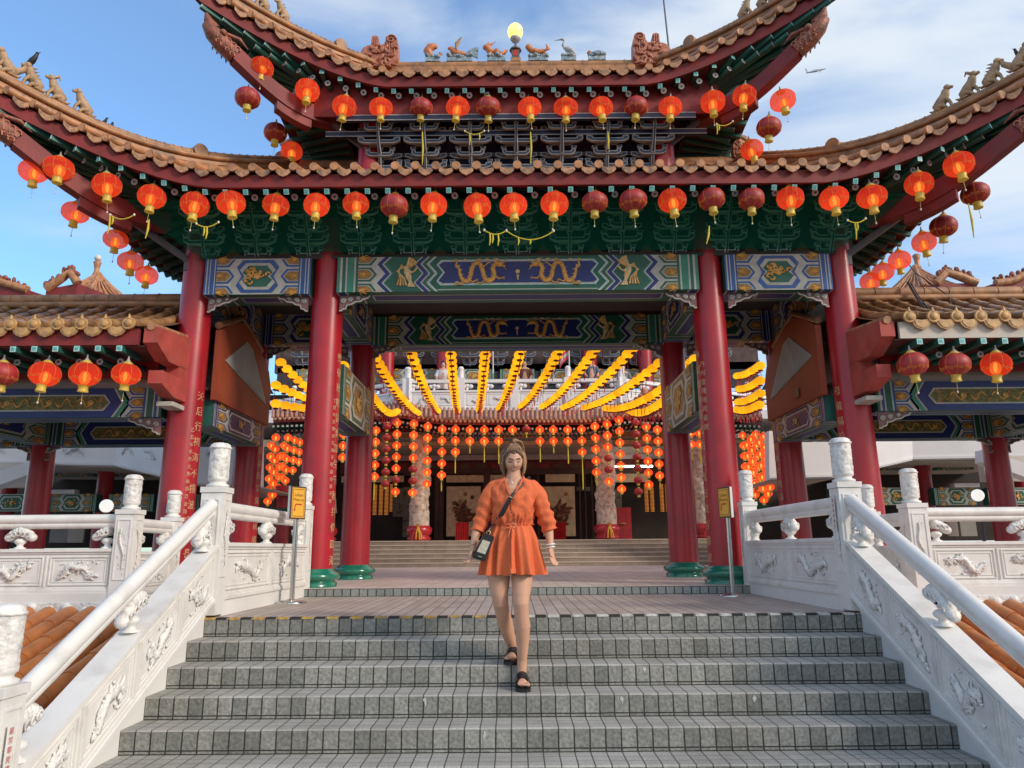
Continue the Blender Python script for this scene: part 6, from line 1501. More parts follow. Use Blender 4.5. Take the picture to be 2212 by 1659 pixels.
# strings of lanterns in the court
def small_lantern(name, shell, gold, r=.125, lit=True):
    q = MB(); prof = [(r * math.cos(a), r * .82 * math.sin(a)) for a in [-1.25 + 2.5 * i / 8 for i in range(9)]]; q.lathe((0, 0, 0), prof, shell, 12)
    q.lathe((0, 0, -r * 1.22), [(r * .34, 0), (r * .34, r * .45)], gold, 7); q.lathe((0, 0, r * .78), [(r * .34, 0), (r * .3, r * .2)], 'lantern_gold', 7)
    if lit: q.blob((0, 0, -r * .15), (r * .20, r * .20, r * .50), 'bulb', 6, 5)
    me = bpy.data.meshes.new(name); me.from_pydata(q.v, [], q.f)
    for nme in q.names: me.materials.append(MATS[nme])
    me.polygons.foreach_set('material_index', q.m); me.polygons.foreach_set('use_smooth', q.sm); me.update(); return me
lit_shell('small_lit', (1.0, 0.10, 0.018), 0.75, (1.0, 0.8, 0.7), 0.35, (0.36, 0.03, 0.02))
ME_L, ME_U = small_lantern('small_lantern', 'small_lit', 'lantern_gold_lit'), small_lantern('small_lantern_unlit', 'lantern_red', 'lantern_gold', lit=False)
def red_string(x, ytop, n, pat, Y, label, step=32.5 * 1.0, tail_=0, r=1.0, xdrift=0):
    a = px(x, ytop, Y); g = thing('lantern_string', label, 'lantern string', tuple(a), 'strings of red lanterns at the hall'); dz = .325 * r
    q = MB(); q.tube([a + V((0, 0, .35)), a - V((0, 0, dz * (n - 1) + .2))], .006, 'wire', 4)
    if tail_: q.tube([a - V((0, 0, dz * (n - 1) + .15)), a - V((0, 0, dz * (n - 1) + .15 + tail_ * .5)), a - V((0, 0, dz * (n - 1) + .15 + tail_))], [.006, .02, .018], 'thread_yellow', 5)
    part('cord', q, g)
    for k in range(n):
        o = bpy.data.objects.new('lantern', ME_L if pat[k % len(pat)] == '1' else ME_U); COL.objects.link(o); o.parent = g; o.location = (0, 0, -dz * k); o.scale = (r, r, r)
W = {1: 'single', 2: 'two', 3: 'three', 4: 'four', 5: 'five', 6: 'six', 7: 'seven'}
SX = [(812, 930, 5, '11111', .5), (836, 921, 6, '000000', 0), (858, 913, 7, '1111101', 0), (894, 915, 7, '1111001', 0), (924, 921, 6, '111111', 0), (955, 927, 5, '11111', .3), (984, 927, 3, '111', .45), (1015, 928, 2, '11', .2), (1046, 928, 2, '11', .45), (1077, 928, 2, '11', .5), (1107, 928, 1, '1', 0), (1137, 927, 1, '0', .1), (1166, 928, 2, '11', .45), (1195, 928, 2, '11', .2), (1226, 928, 2, '11', .5), (1256, 927, 3, '111', .9), (1285, 921, 5, '11111', .2), (1311, 916, 6, '111001', 0), (1337, 907, 7, '1111111', 0), (1373, 913, 7, '0000000', 0), (1396, 922, 6, '111111', 0), (1420, 928, 5, '11111', .2), (742, 938, 3, '111', 0), (742, 938, 0, '', 0), (1492, 935, 2, '11', .3), (1510, 935, 2, '11', .4)]
k = 0
for i, (x, y, n, pat, tl) in enumerate(SX):
    if not n: continue
    lit = 'lit' if '1' in pat else 'unlit'
    if n >= 5: lab = 'long string of %s %s red lanterns hanging %s' % (W[n], lit, '%s from the left before the hall' % ORD[k])
    elif n == 1: lab = 'single small %s red lantern hanging %s from the left before the hall' % (lit, ORD[k])
    else: lab = 'short string of %s lit red lanterns hanging %s from the left before the hall' % (W[n], ORD[k])
    if x < 760: lab = 'short string of three lit red lanterns seen between the two left inner columns'
    elif x > 1480: lab = 'short string of two lit red lanterns beside the right inner column, %s one' % ('left' if x < 1500 else 'right')
    else: k += 1
    red_string(x, y, n, pat, YE - .1, lab, tail_=tl)
# clusters at the sides, seen between inner and outer columns
CL = [(586, 962, 6, 16.0), (596, 945, 6, 15.5), (605, 985, 4, 17), (613, 962, 4, 17), (622, 945, 5, 16.5), (636, 950, 4, 17.5), (648, 955, 3, 18),
      (1604, 940, 5, 17), (1613, 960, 5, 16.0), (1622, 948, 6, 16), (1632, 938, 6, 16.5), (1640, 955, 6, 15.5), (1649, 942, 6, 15.5), (1657, 975, 4, 15)]
for i, (x, y, n, Y) in enumerate(CL):
    red_string(x, y, n, '11111', Y, 'string of %s lit red lanterns in the %s cluster, %s from the left' % (W[n], 'left' if x < 1000 else 'right', ORD[i if i < 7 else i - 7]), r=.74)
# yellow lantern garlands overhead
qy = MB(); r = .106; qy.lathe((0, 0, 0), [(r * math.cos(a), r * .80 * math.sin(a)) for a in [-1.35 + 2.7 * i / 8 for i in range(9)]], 'yellow_lit', 12)
qy.lathe((0, 0, -r * 1.05), [(r * .48, 0), (r * .50, r * .22)], 'red_matte', 6)
qy.tube([(0, 0, -.12), (0.01, 0, -.22), (0, 0, -.30)], [.004, .009, .008], 'tassel_red', 4)
ME_Y = bpy.data.meshes.new('yellow_lantern'); ME_Y.from_pydata(qy.v, [], qy.f)
for nme in qy.names: ME_Y.materials.append(MATS[nme])
ME_Y.polygons.foreach_set('material_index', qy.m); ME_Y.polygons.foreach_set('use_smooth', qy.sm); ME_Y.update()
GS = [(823, 785, 902, 892), (893, 767, 945, 888), (975, 767, 988, 888), (1047, 767, 1035, 885), (1120, 767, 1078, 882), (1198, 767, 1125, 878), (1272, 765, 1172, 878), (1348, 765, 1218, 880), (1415, 783, 1262, 880), (1424, 837, 1308, 882), (1424, 866, 1355, 885), (812, 862, 858, 888),
      (607, 783, 700, 868), (596, 832, 720, 876), (596, 872, 740, 884), (742, 790, 800, 860), (1500, 775, 1440, 812), (1642, 790, 1592, 812), (1642, 822, 1596, 840), (1642, 850, 1594, 868), (1640, 875, 1592, 885)]
for i, (xa, ya, xb, yb) in enumerate(GS):
    P, Q = px(xa, ya, 13.4 if 740 < xa < 1480 else 14.2), px(xb, yb, 20.7 if 740 < xa < 1480 else 18.5)
    if i < 12: P = P + (P - Q).normalized() * 1.1
    L_ = (Q - P).length; n = min(60, int(L_ / .40)); sag = .16 if i < 12 else .05
    side_ = ('middle' if 740 < xa < 1480 else ('left' if xa < 1000 else 'right'))
    g = thing('yellow_lantern_garland', 'x', 'lantern garland', tuple(P), 'glowing yellow lantern garlands over the courtyard')
    j = i if i < 11 else 0
    if i == 11: g['label'] = 'short curved piece of yellow garland at the far left of the central opening'
    elif i < 11: g['label'] = 'garland of glowing yellow lanterns, %s from the left in the central opening' % ORD[i]
    elif i in (12, 13, 14): g['label'] = 'yellow lantern garland in the gap left of the left inner column, %s from the top' % ORD[i - 12]
    elif i == 15: g['label'] = 'end of a yellow lantern garland between the two left inner columns'
    elif i == 16: g['label'] = 'end of a yellow lantern garland between the two right inner columns'
    else: g['label'] = 'yellow lantern garland in the gap right of the right inner column, %s from the top' % ORD[i - 17]
    q = MB(); pts = []
    for k in range(n):
        t = k / (n - 1); p = P.lerp(Q, t); p.z -= sag * 4 * t * (1 - t) * (1.0 if t > .5 else 1.0); pts.append(p)
    q.tube([p + V((0, 0, .11)) for p in pts], .008, 'wire', 4); part('cord', q, g)
    for k, p in enumerate(pts):
        o = bpy.data.objects.new('yellow_lantern', ME_Y); COL.objects.link(o); o.parent = g; o.location = p - P; o.rotation_euler = (random.uniform(-.1, .1), random.uniform(-.1, .1), k)
# ------------------------------------------------------------------ buildings behind the galleries
def pbox(q, x0, x1, y0, y1, Y, m, t=.2):
    a, b = px(x0, y0, Y), px(x1, y1, Y); q.box(min(a.x, b.x), max(a.x, b.x), Y, Y + t, b.z, a.z, m)
MX = lambda x, sg: x if sg < 0 else 2222 - x
for sg, side in ((-1, 'left'), (1, 'right')):
    c = px(MX(230, sg), 1100, 17); dy = 0 if sg < 0 else -14
    g = thing('side_pavilion', 'white walled two-storey wing with painted beams seen through the %s gallery' % side, 'building', (c.x, 17, 0))
    def PB(name, x0, x1, y0, y1, Y, m, t=.2, par=None):
        q = MB(); a, b = sorted((MX(x0, sg), MX(x1, sg))); pbox(q, a, b, y0 + dy, y1 + dy, Y, m, t); return part(name, q, g, par)
    # curved white parapet: front piece and a receding piece
    for (xa, ya0, ya1, Ya, xb, yb0, yb1, Yb) in ((-60, 968, 1003, 15.4, 250, 966, 1008, 15.6), (250, 966, 1008, 15.6, 420, 962, 1046, 14.2), (420, 962, 1046, 14.2, 560, 958, 1050, 14.0)):
        A0, A1, B0, B1 = px(MX(xa, sg), ya0 + dy, Ya), px(MX(xa, sg), ya1 + dy, Ya), px(MX(xb, sg), yb0 + dy, Yb), px(MX(xb, sg), yb1 + dy, Yb)
        q = MB(); up = V((0, 0, .12)); bk = V((0, .25, 0)); q.hexa([A1, B1, B1 + bk, A1 + bk, A0 + up, B0 + up, B0 + up + bk, A0 + up + bk], 'marble_far')
        d = (B1 - A1); L_ = d.length; d = d / L_; nn = V((d.y, -d.x, 0))
        fr0 = A1.lerp(A0, .55)
        for k in range(int(L_ / .8)):
            cc = A1.lerp(B1, (k + .5) * .8 / L_) + V((0, 0, (A0.z - A1.z) * .85 + .05)) + nn * .01
            relief(q, lambda a_, b_, t, cc=cc: cc + d * a_ + V((0, 0, b_)) + nn * t, .55, .28, k, m='marble_far2', d=.02, dens=.5)
        q.hexa([A1 + V((0, -.05, .02)) + nn * .02, B1 + V((0, -.05, .02)) + nn * .02, B1 + V((0, 0, .02)), A1 + V((0, 0, .02)), A1 + nn * .02 + V((0, -.05, .07)), B1 + nn * .02 + V((0, -.05, .07)), B1 + V((0, 0, .07)), A1 + V((0, 0, .07))], 'marble_far')
        part('parapet', q, g)
        q = MB(); q.hexa([A1 + V((0, .1, -.02)), B1 + V((0, .1, -.02)), B1 + V((0, 3.5, -.02)), A1 + V((0, 3.5, -.02)), A1 + V((0, .1, .0)), B1 + V((0, .1, .0)), B1 + V((0, 3.5, .0)), A1 + V((0, 3.5, .0))], 'beige_soffit'); part('underside', q, g)
    # outer stair ramp at the far side
    q = MB(); A = px(MX(-40, sg), 1030 + dy, 14.6); B = px(MX(96, sg), 985 + dy, 14.6); A2 = px(MX(-40, sg), 1062 + dy, 14.6); B2 = px(MX(96, sg), 1012 + dy, 14.6); bk = V((0, .3, 0)); q.hexa([A2, B2, B2 + bk, A2 + bk, A, B, B + bk, A + bk], 'marble_far'); part('stair_ramp', q, g)
    q = MB(); pbox(q, *sorted((MX(-60, sg), MX(100, sg))), 1000 + dy, 1052 + dy, 15.1, 'plaster_warm'); part('wall', q, g)
    PB('wall', -80, 660, 1000, 1180, 18.6, 'dark_inside', .2)
    for x0, x1, sd_ in ((118, 200, 1), (232, 330, 2), (345, 430, 3)):
        a, b = sorted((MX(x0, sg), MX(x1, sg))); A, B = px(a, 1010 + dy, 16.9), px(b, 1028 + dy, 16.9); painted_beam(g, (A.x, 16.9), (B.x, 16.9), B.z, A.z, .2, 'side', (0, -1), A='green', C='ochre', seed=sd_, under=False)
    for x0, x1, sd_ in ((104, 206, 4), (236, 330, 5), (-40, 90, 6), (340, 430, 7)):
        a, b = sorted((MX(x0, sg), MX(x1, sg))); A, B = px(a, 1068 + dy, 16.2), px(b, 1104 + dy, 16.2); painted_beam(g, (A.x, 16.2), (B.x, 16.2), B.z, A.z, .2, 'side', (0, -1), A='green', C='green', seed=sd_, under=False)
    PB('balcony_rail', 105, 160, 1058, 1066, 16.1, 'marble_far', .2)
    for x, y0 in ((222, 1012), (14, 1030), (400, 1020), (500, 1040), (610, 1050)):
        a = px(MX(x, sg), 1090 + dy, 16.6); q = MB(); q.tube([(a.x, 16.6, -.2), (a.x, 16.6, px(MX(x, sg), y0 + dy, 16.6).z)], .17, 'red_paint', 20); part('column', q, g)
    PB('glass_panel', 110, 150, 1135, 1172, 17.5, 'grey_wall', .05); PB('glass_panel', 0, 60, 1135, 1172, 17.5, 'grey_wall', .05); PB('wall_panel', 150, 178, 1128, 1172, 17.4, 'plaster_warm', .05)
    PB('green_roof', 560, 640, 1098, 1120, 16.4, 'green_dark', .3)
    for x, y in ((20, 1098),) + (((230, 1092),) if sg < 0 else ()):
        pass
a = px(230, 1093, 12.6); q = MB(); q.blob(a, (.11, .11, .11), 'lamp_white', 16, 12); o = thing('ball_lamp', 'round white ball lamp behind the left terrace rail', 'lamp', tuple(a)); part('globe', q, o); q = MB(); q.tube([a - V((0, 0, .9)), a - V((0, 0, .1))], .03, 'steel_grey', 8); part('post', q, o)
a = px(2112, 1070, 12.6); q = MB(); q.blob(a, (.10, .10, .10), 'lamp_white', 16, 12); o = thing('ball_lamp', 'round white ball lamp behind the right terrace rail', 'lamp', tuple(a)); part('globe', q, o); q = MB(); q.tube([a - V((0, 0, .9)), a - V((0, 0, .1))], .03, 'steel_grey', 8); part('post', q, o)
# small lanterns along the rear eave of the galleries
for i, (x, y) in enumerate(((358, 966), (464, 968), (562, 966), (205, 966))):
    pass
# distant roofs above the gallery ridges
def pavilion(xc, yb, yt, wd, Y, label, ball=True, sg=1):
    b = px(xc, yb, Y); t = px(xc, yt, Y); hw_ = wd / 2 * Y / 1560; g = thing('pavilion_roof', label, 'roof', (b.x, Y, b.z)); n = 8; H_ = t.z - b.z
    q = MB(); P = lambda a, k: V((b.x + math.cos(a) * hw_ * (1 - k) ** 1.25, Y + math.sin(a) * hw_ * (1 - k) ** 1.25, b.z - .4 + (H_ + .4) * k))
    for i in range(8):
        a0, a1 = i * math.pi / 4 + .39, (i + 1) * math.pi / 4 + .39
        q.grid(4, 6, lambda s, k: P(a0, k * .97).lerp(P(a1, k * .97), s), 'tile')
        for s in (.12, .3, .5, .7, .88): q.tube([P(a0, k / 6 * .95).lerp(P(a1, k / 6 * .95), s) + V((0, 0, .03)) for k in range(7)], .028, 'tile', 6)
    part('tiles', q, g); q = MB()
    for i in range(8): a0 = i * math.pi / 4 + .39; q.tube([P(a0, k / 6 * .97) + V((0, 0, .04)) for k in range(7)], .042, 'tile', 7)
    part('hip_ridges', q, g)
    q = MB(); q.lathe(t, [(.09, -.05), (.055, .06), (.075, .20), (.10, .29), (.05, .33)], 'tile', 12); part('finial', q, g)
    if ball: q = MB(); q.blob(t + V((0, 0, .41)), (.09, .09, .09), 'ball_off', 14, 10); part('finial_ball', q, g)
pavilion(208, 632, 590, 190, 18, 'distant orange pavilion roof with finial and white ball, above the left gallery')
pavilion(1982, 616, 575, 180, 18, 'distant orange pavilion roof above the right gallery, beside the eave lanterns', ball=False)
def gable_bits(pts, Y, label, m='ceramic_dark'):
    g = None; q = MB(); r = random.Random(int(pts[0][0]))
    path = [px(x, y, Y) for x, y in pts]; q.tube(path, [.10] * len(path), 'tile', 8); 
    for i in range(len(path) - 1):
        for k in range(5):
            c = path[i].lerp(path[i + 1], k / 5); q.blob(c + V((r.uniform(-.03, .03), 0, .08 + r.uniform(0, .10))), (r.uniform(.03, .07), .06, r.uniform(.04, .10)), m, 7, 5)
    q.hexa([path[0] + V((0, 0, -.8)), path[-1] + V((0, 0, -.8)), path[-1] + V((0, 1.5, -.8)), path[0] + V((0, 1.5, -.8)), path[0], path[-1], path[-1] + V((0, 1.5, .2)), path[0] + V((0, 1.5, .2))], 'red_matte')
    single('far_roof', q, label, 'roof', tuple(path[0]))
gable_bits([(100, 625), (135, 600), (152, 588), (168, 612)], 16, 'red and orange tiled gable top showing above the left gallery')
gable_bits([(-20, 600), (10, 612), (60, 626)], 17, 'orange hip roof with small beasts at the far left edge')
gable_bits([(2022, 612), (2045, 588), (2075, 598), (2110, 612)], 16, 'brown ridge with dragon ornament above the right gallery')
gable_bits([(2150, 612), (2190, 606), (2240, 580)], 17, 'brown hip roof with small beasts at the far right edge')
for i, (x, y) in enumerate(((8, 597), (27, 605), (46, 613))):
    pass
# ------------------------------------------------------------------ the woman on the stairs
WY = 5.62
wom = thing('person', 'woman in an orange linen dress walking down the tiled stairs, smiling and looking down', 'person', (px(1115, 1480, 5.6).x, 5.62, -3 * RISE))
def remeshed(mb, vox, smooth=3):
    me = bpy.data.meshes.new('tmp'); me.from_pydata(mb.v, [], mb.f); me.update()
    o = bpy.data.objects.new('tmp', me); COL.objects.link(o)
    m = o.modifiers.new('r', 'REMESH'); m.mode = 'VOXEL'; m.voxel_size = vox
    s = o.modifiers.new('s', 'SMOOTH'); s.iterations = smooth; s.factor = .5
    dg = bpy.context.evaluated_depsgraph_get(); m2 = bpy.data.meshes.new_from_object(o.evaluated_get(dg))
    bpy.data.objects.remove(o); bpy.data.meshes.remove(me); return m2
def from_me(name, me, matn, parent, root):
    off = V(root['base']); me.transform(Matrix.Translation(-off)); me.materials.clear(); me.materials.append(MATS[matn])
    me.polygons.foreach_set('use_smooth', [True] * len(me.polygons)); me.name = name
    o = bpy.data.objects.new(name, me); COL.objects.link(o); o.parent = parent; return o
bd = MB()
def limb(pts, rad, n=14, flat=1.0): bd.tube(pts, rad, 'skin', n, flat=flat)
hips = px(1106, 1195, WY)
# torso under the dress
limb([px(1107, 1215, WY), px(1107, 1180, WY), px(1106, 1135, WY), px(1107, 1090, WY), px(1108, 1055, WY), px(1109, 1043, WY)], [.12, .125, .105, .115, .11, .06], 20)
bd.blob(px(1074, 1056, WY), (.055, .05, .05), 'skin', 14, 10); bd.blob(px(1146, 1056, WY), (.055, .05, .05), 'skin', 14, 10)
bd.tube([px(1078, 1052, WY), px(1109, 1046, WY), px(1142, 1052, WY)], [.055, .07, .055], 'skin', 14)
limb([px(1109, 1048, WY), px(1109.5, 1036, WY), px(1109.5, 1024, WY), px(1109.5, 1008, WY)], [.085, .062, .056, .056])
# legs
limb([px(1082, 1190, WY), px(1077, 1235, WY), px(1078, 1262, WY - .01), px(1079.5, 1285, WY - .02), px(1081.5, 1303, WY - .01), px(1085, 1322, WY + .04), px(1092, 1348, WY + .12), px(1100, 1376, WY + .19), px(1107, 1398, WY + .25), px(1109, 1410, WY + .27)], [.088, .087, .078, .063, .056, .054, .057, .045, .033, .034], 18)
limb([px(1130, 1190, WY), px(1129, 1235, WY - .03), px(1127, 1262, WY - .06), px(1125.5, 1285, WY - .09), px(1125, 1303, WY - .10), px(1126.5, 1325, WY - .08), px(1129, 1352, WY - .05), px(1129, 1385, WY - .01), px(1128, 1425, WY + .03), px(1127, 1455, WY + .04), px(1127, 1464, WY + .04)], [.088, .084, .076, .064, .057, .053, .056, .047, .035, .035, .034], 18)
bd.blob(px(1082, 1299, WY - .048), (.035, .018, .04), 'skin', 10, 8); bd.blob(px(1124.5, 1299, WY - .138), (.036, .018, .04), 'skin', 10, 8)
# feet with toes
def foot(ax, ay, aY, tx, zf, s, yaw):
    """ankle at px(ax, ay, aY); sole height zf; yaw turns the toes out"""
    a = px(ax, ay, aY); d = V((math.sin(yaw), -math.cos(yaw), 0)); r = V((math.cos(yaw), math.sin(yaw), 0)); o = V((a.x, a.y, zf))
    F = lambda f, l, h: o + d * f + r * l + V((0, 0, h))
    bd.tube([F(-.045, 0, .03), F(.0, 0, .045), F(.06, 0, .045), F(.11, s * .004, .036), F(.150, s * .008, .028)], [.028, .034, .034, .036, .030], 'skin', 14)
    bd.tube([F(.08, -.022, .028), F(.145, -.024, .024)], [.022, .018], 'skin', 8); bd.tube([F(.08, .022, .028), F(.145, .024, .024)], [.022, .018], 'skin', 8)
    for k in range(5):
        l = s * (-.034 + .017 * k); ln = (.205, .205, .198, .190, .180)[k]; rr = (.0125, .0095, .009, .0085, .008)[k]
        bd.tube([F(.135, l * .9, .026), F(ln - .025, l, .026), F(ln - .004, l, .021)], [rr * 1.05, rr, rr * .85], 'skin', 8)
    return F
SOLE = .022
F1 = foot(1109, 1407, WY + .26, 0, -2 * RISE + SOLE, 1, -.12)
F2 = foot(1127, 1458, WY + .035, 0, -3 * RISE + SOLE, -1, .06)
# arms
limb([px(1068, 1056, WY), px(1050, 1088, WY + .01), px(1036, 1120, WY + .01), px(1029, 1150, WY - .04), px(1022.5, 1176, WY - .09), px(1021, 1184, WY - .10)], [.048, .043, .038, .034, .024, .023], 14)
limb([px(1152, 1056, WY), px(1169, 1088, WY + .02), px(1181, 1118, WY + .03), px(1186, 1150, WY - .01), px(1189, 1178, WY - .05), px(1190, 1186, WY - .06)], [.048, .043, .038, .034, .024, .023], 14)
def hand(w, d, lat, s, curl=.5):
    """palm from wrist w along d; lat points to the thumb side; five fingers with two bends"""
    d = d.normalized(); lat = (lat - d * lat.dot(d)).normalized(); nn = d.cross(lat) * s
    F = lambda a, l, h: w + d * a + lat * l + nn * h
    bd.tube([F(-.01, 0, 0), F(.03, 0, .002), F(.065, 0, .004), F(.085, 0, .006)], [.021, .027, .030, .024], 'skin', 12, flat=.55, fdir=nn)
    for k, (l, ln) in enumerate(((.027, .070), (.009, .080), (-.009, .074), (-.026, .058))):
        q = [F(.072, l, .004)]; an = .15; p = q[0]
        for seg, frac in ((0, .42), (1, .32), (2, .26)):
            an += curl * (.35, .55, .45)[seg] + k * .05; p = p + (d * math.cos(an) + nn * math.sin(an)) * ln * frac; q.append(p)
        bd.tube(q, [.0092, .0088, .0080, .0066], 'skin', 8)
    q = [F(.012, .020, .006), F(.035, .038, .014), F(.058, .044, .026), F(.078, .040, .034)]
    bd.tube(q, [.013, .0115, .0095, .0075], 'skin', 8)
hand(px(1190, 1184, WY - .06), px(1192, 1215, WY - .08) - px(1190, 1184, WY - .06), V((-.6, -.8, 0)), -1, .45)
hand(px(1021, 1182, WY - .10), px(1017, 1205, WY - .12) - px(1021, 1182, WY - .10), V((.5, -.85, 0)), 1, .6)
body_me = remeshed(bd, .0055, 3)
body = from_me('body', body_me, 'skin', wom, wom)
# head: sculpted in its own frame, tipped down
hc = px(1108.5, 991, WY - .02)
HR = Matrix.Rotation(R(7), 3, 'Z') @ Matrix.Rotation(R(22), 3, 'X') @ Matrix.Rotation(R(-2), 3, 'Y')
def H(x, y, z): return hc + HR @ V((x, -y, z))   # y forward, out of the face
def hsurf(x, z):
    """depth of the face front at (x, z)"""
    lo = 1 - (x / .080) ** 2 - (z / (.121 if z < 0 else .112)) ** 2
    return .094 * math.sqrt(max(.0, lo))
def fbump(x, z):
    g = lambda cx, cz, sx, sz, a: a * math.exp(-((x - cx) / sx) ** 2 - ((z - cz) / sz) ** 2)
    b = g(0, -.022, .0085, .016, .013) + g(0, -.033, .013, .007, .006) + g(0, .004, .007, .022, .008)
    for s in (-1, 1): b += g(s * .030, .006, .017, .011, -.010) + g(s * .037, -.032, .017, .017, .007) + g(s * .028, .024, .020, .008, .004) + g(s * .030, .003, .010, .006, .005)
    b += g(0, -.060, .024, .011, .005) + g(0, -.098, .020, .014, .010) + g(0, -.046, .008, .006, -.003)
    return b
hm = MB(); nu, nv = 64, 56; vs = []
for i in range(nv + 1):
    a = math.pi * i / nv
    for j in range(nu):
        t = 2 * math.pi * j / nu; x = .080 * math.sin(a) * math.sin(t); y = .094 * math.sin(a) * math.cos(t); z = -(.121 if a < math.pi / 2 else .112) * math.cos(a)
        if z < -.01: k = min(1, (-z - .01) / .104); x *= 1 - .24 * k ** 1.6; y *= 1 - (.10 if y > 0 else .45) * k
        if y > 0: y += fbump(x, z) * min(1, y / .03)
        if y < 0: y *= 1.08
        vs.append(H(x, y, z))
hm.add(vs, [(i * nu + j, i * nu + (j + 1) % nu, (i + 1) * nu + (j + 1) % nu, (i + 1) * nu + j) for i in range(nv) for j in range(nu)], 'skin_face', True)
for s in (-1, 1): hm.blob(H(s * .074, -.005, -.005), (.010, .018, .028), 'skin_face', 10, 8)
head = part('head', hm, wom)
def fd(x, z, o=.0): o += .0012; return H(x, hsurf(x, z) * (1 - .10 * max(0, (-z - .01) / .104)) + fbump(x, z) + o, z)
for s in (-1, 1):
    fm = MB(); fm.tube([fd(s * x, z, .002) for x, z in ((.012, .019), (.024, .025), (.036, .026), (.047, .020))], [.0020, .0032, .0030, .0014], 'brow', 6); part('eyebrow', fm, wom, head); fm = MB()
    fm.tube([fd(s * x, z, .0012) for x, z in ((.018, .003), (.025, -.002), (.033, -.003), (.041, .000), (.045, .003))], [.0014, .0030, .0034, .0030, .0014], 'brow', 6); part('eyelashes', fm, wom, head)
fm = MB()
fm.tube([fd(x, z, .0005) for x, z in ((-.028, -.053), (-.018, -.0535), (-.007, -.0515), (0, -.0525), (.007, -.0515), (.018, -.0535), (.028, -.053))], [.0012, .0020, .0024, .002, .0024, .0020, .0012], 'lips', 7)
fm.tube([fd(x, z, .0005) for x, z in ((-.028, -.0535), (-.017, -.066), (0, -.071), (.017, -.066), (.028, -.0535))], [.0012, .0024, .0032, .0024, .0012], 'lips', 7)
part('lips', fm, wom, head)
fm = MB(); fm.add([fd(x, z, .0008) for x, z in ((-.025, -.0535), (-.010, -.052), (.010, -.052), (.025, -.0535), (.014, -.0625), (0, -.0655), (-.014, -.0625))], [(0, 1, 2, 3, 4, 5, 6)], 'teeth'); part('teeth', fm, wom, head)
# hair: half pulled up into a top knot, the rest falling to the jaw
hr = MB(); r = random.Random(12)
vs = []; nu, nv = 40, 18
for i in range(nv + 1):
    a = math.pi * (i / nv) * .66
    for j in range(nu):
        t = 2 * math.pi * j / nu; c = math.cos(t); rr = 1.07 + .012 * math.sin(t * 22)
        aa = a * (1 - .60 * max(0, c) ** 1.2); vs.append(H(.083 * rr * math.sin(aa) * math.sin(t), .100 * rr * math.sin(aa) * c, .118 * rr * math.cos(aa)))
hr.add(vs, [(i * nu + j, i * nu + (j + 1) % nu, (i + 1) * nu + (j + 1) % nu, (i + 1) * nu + j) for i in range(nv) for j in range(nu)], 'hair', True)
for s in (-1, 1):
    for k in range(16):
        f = k / 15; y0 = .050 - .115 * f; x0 = .064 + .014 * math.sin(f * 3)
        e = r.uniform(-.007, .007); m = 'hair_light' if r.random() < .5 else 'hair'
        hr.tube([H(s * x0 * .8, y0 + .005, .070 + e), H(s * (x0 + .010), y0, .030), H(s * (x0 + .015 + e), y0, -.02), H(s * (x0 + .014), y0 + .004, -.075), H(s * (x0 + .006 + e * 2), y0 + .008, -.114 + e * 3)], [.008, .010, .0105, .009, .002], m, 7)
for k in range(16):                              # back curtain
    x = -.06 + .008 * k; hr.tube([H(x, -.085, .03), H(x * 1.15, -.105, -.04), H(x * 1.1, -.095, -.118)], [.014, .016, .008], 'hair', 7)
for k in range(22):                              # strands swept back from the forehead to the knot
    x = -.058 + .0055 * k; hr.tube([H(x, .083 - abs(x) * .55, .062 - abs(x) * .25), H(x * .8, .062, .098), H(x * .35 + .004, .020, .124)], [.004, .0065, .006], 'hair_light' if k % 3 == 0 else 'hair', 6)
hr.tube([H(.004, .012, .118), H(.006, .012, .134)], [.020, .015], 'hair', 10)
for k in range(18):
    an = r.uniform(-.9, 2.2); rr = r.uniform(.02, .045); m = 'hair_light' if r.random() < .5 else 'hair'
    hr.tube([H(.005, .012, .128), H(.005 + math.sin(an) * rr * .5, .010, .142 + r.uniform(0, .012)), H(.010 + math.sin(an) * rr * 1.2, 0, .132), H(.012 + math.sin(an) * rr * 1.6, -.02, .09), H(.016 + math.sin(an) * rr * 1.8, -.03, .03)], [.006, .007, .007, .006, .004], m, 6)
part('hair', hr, wom)
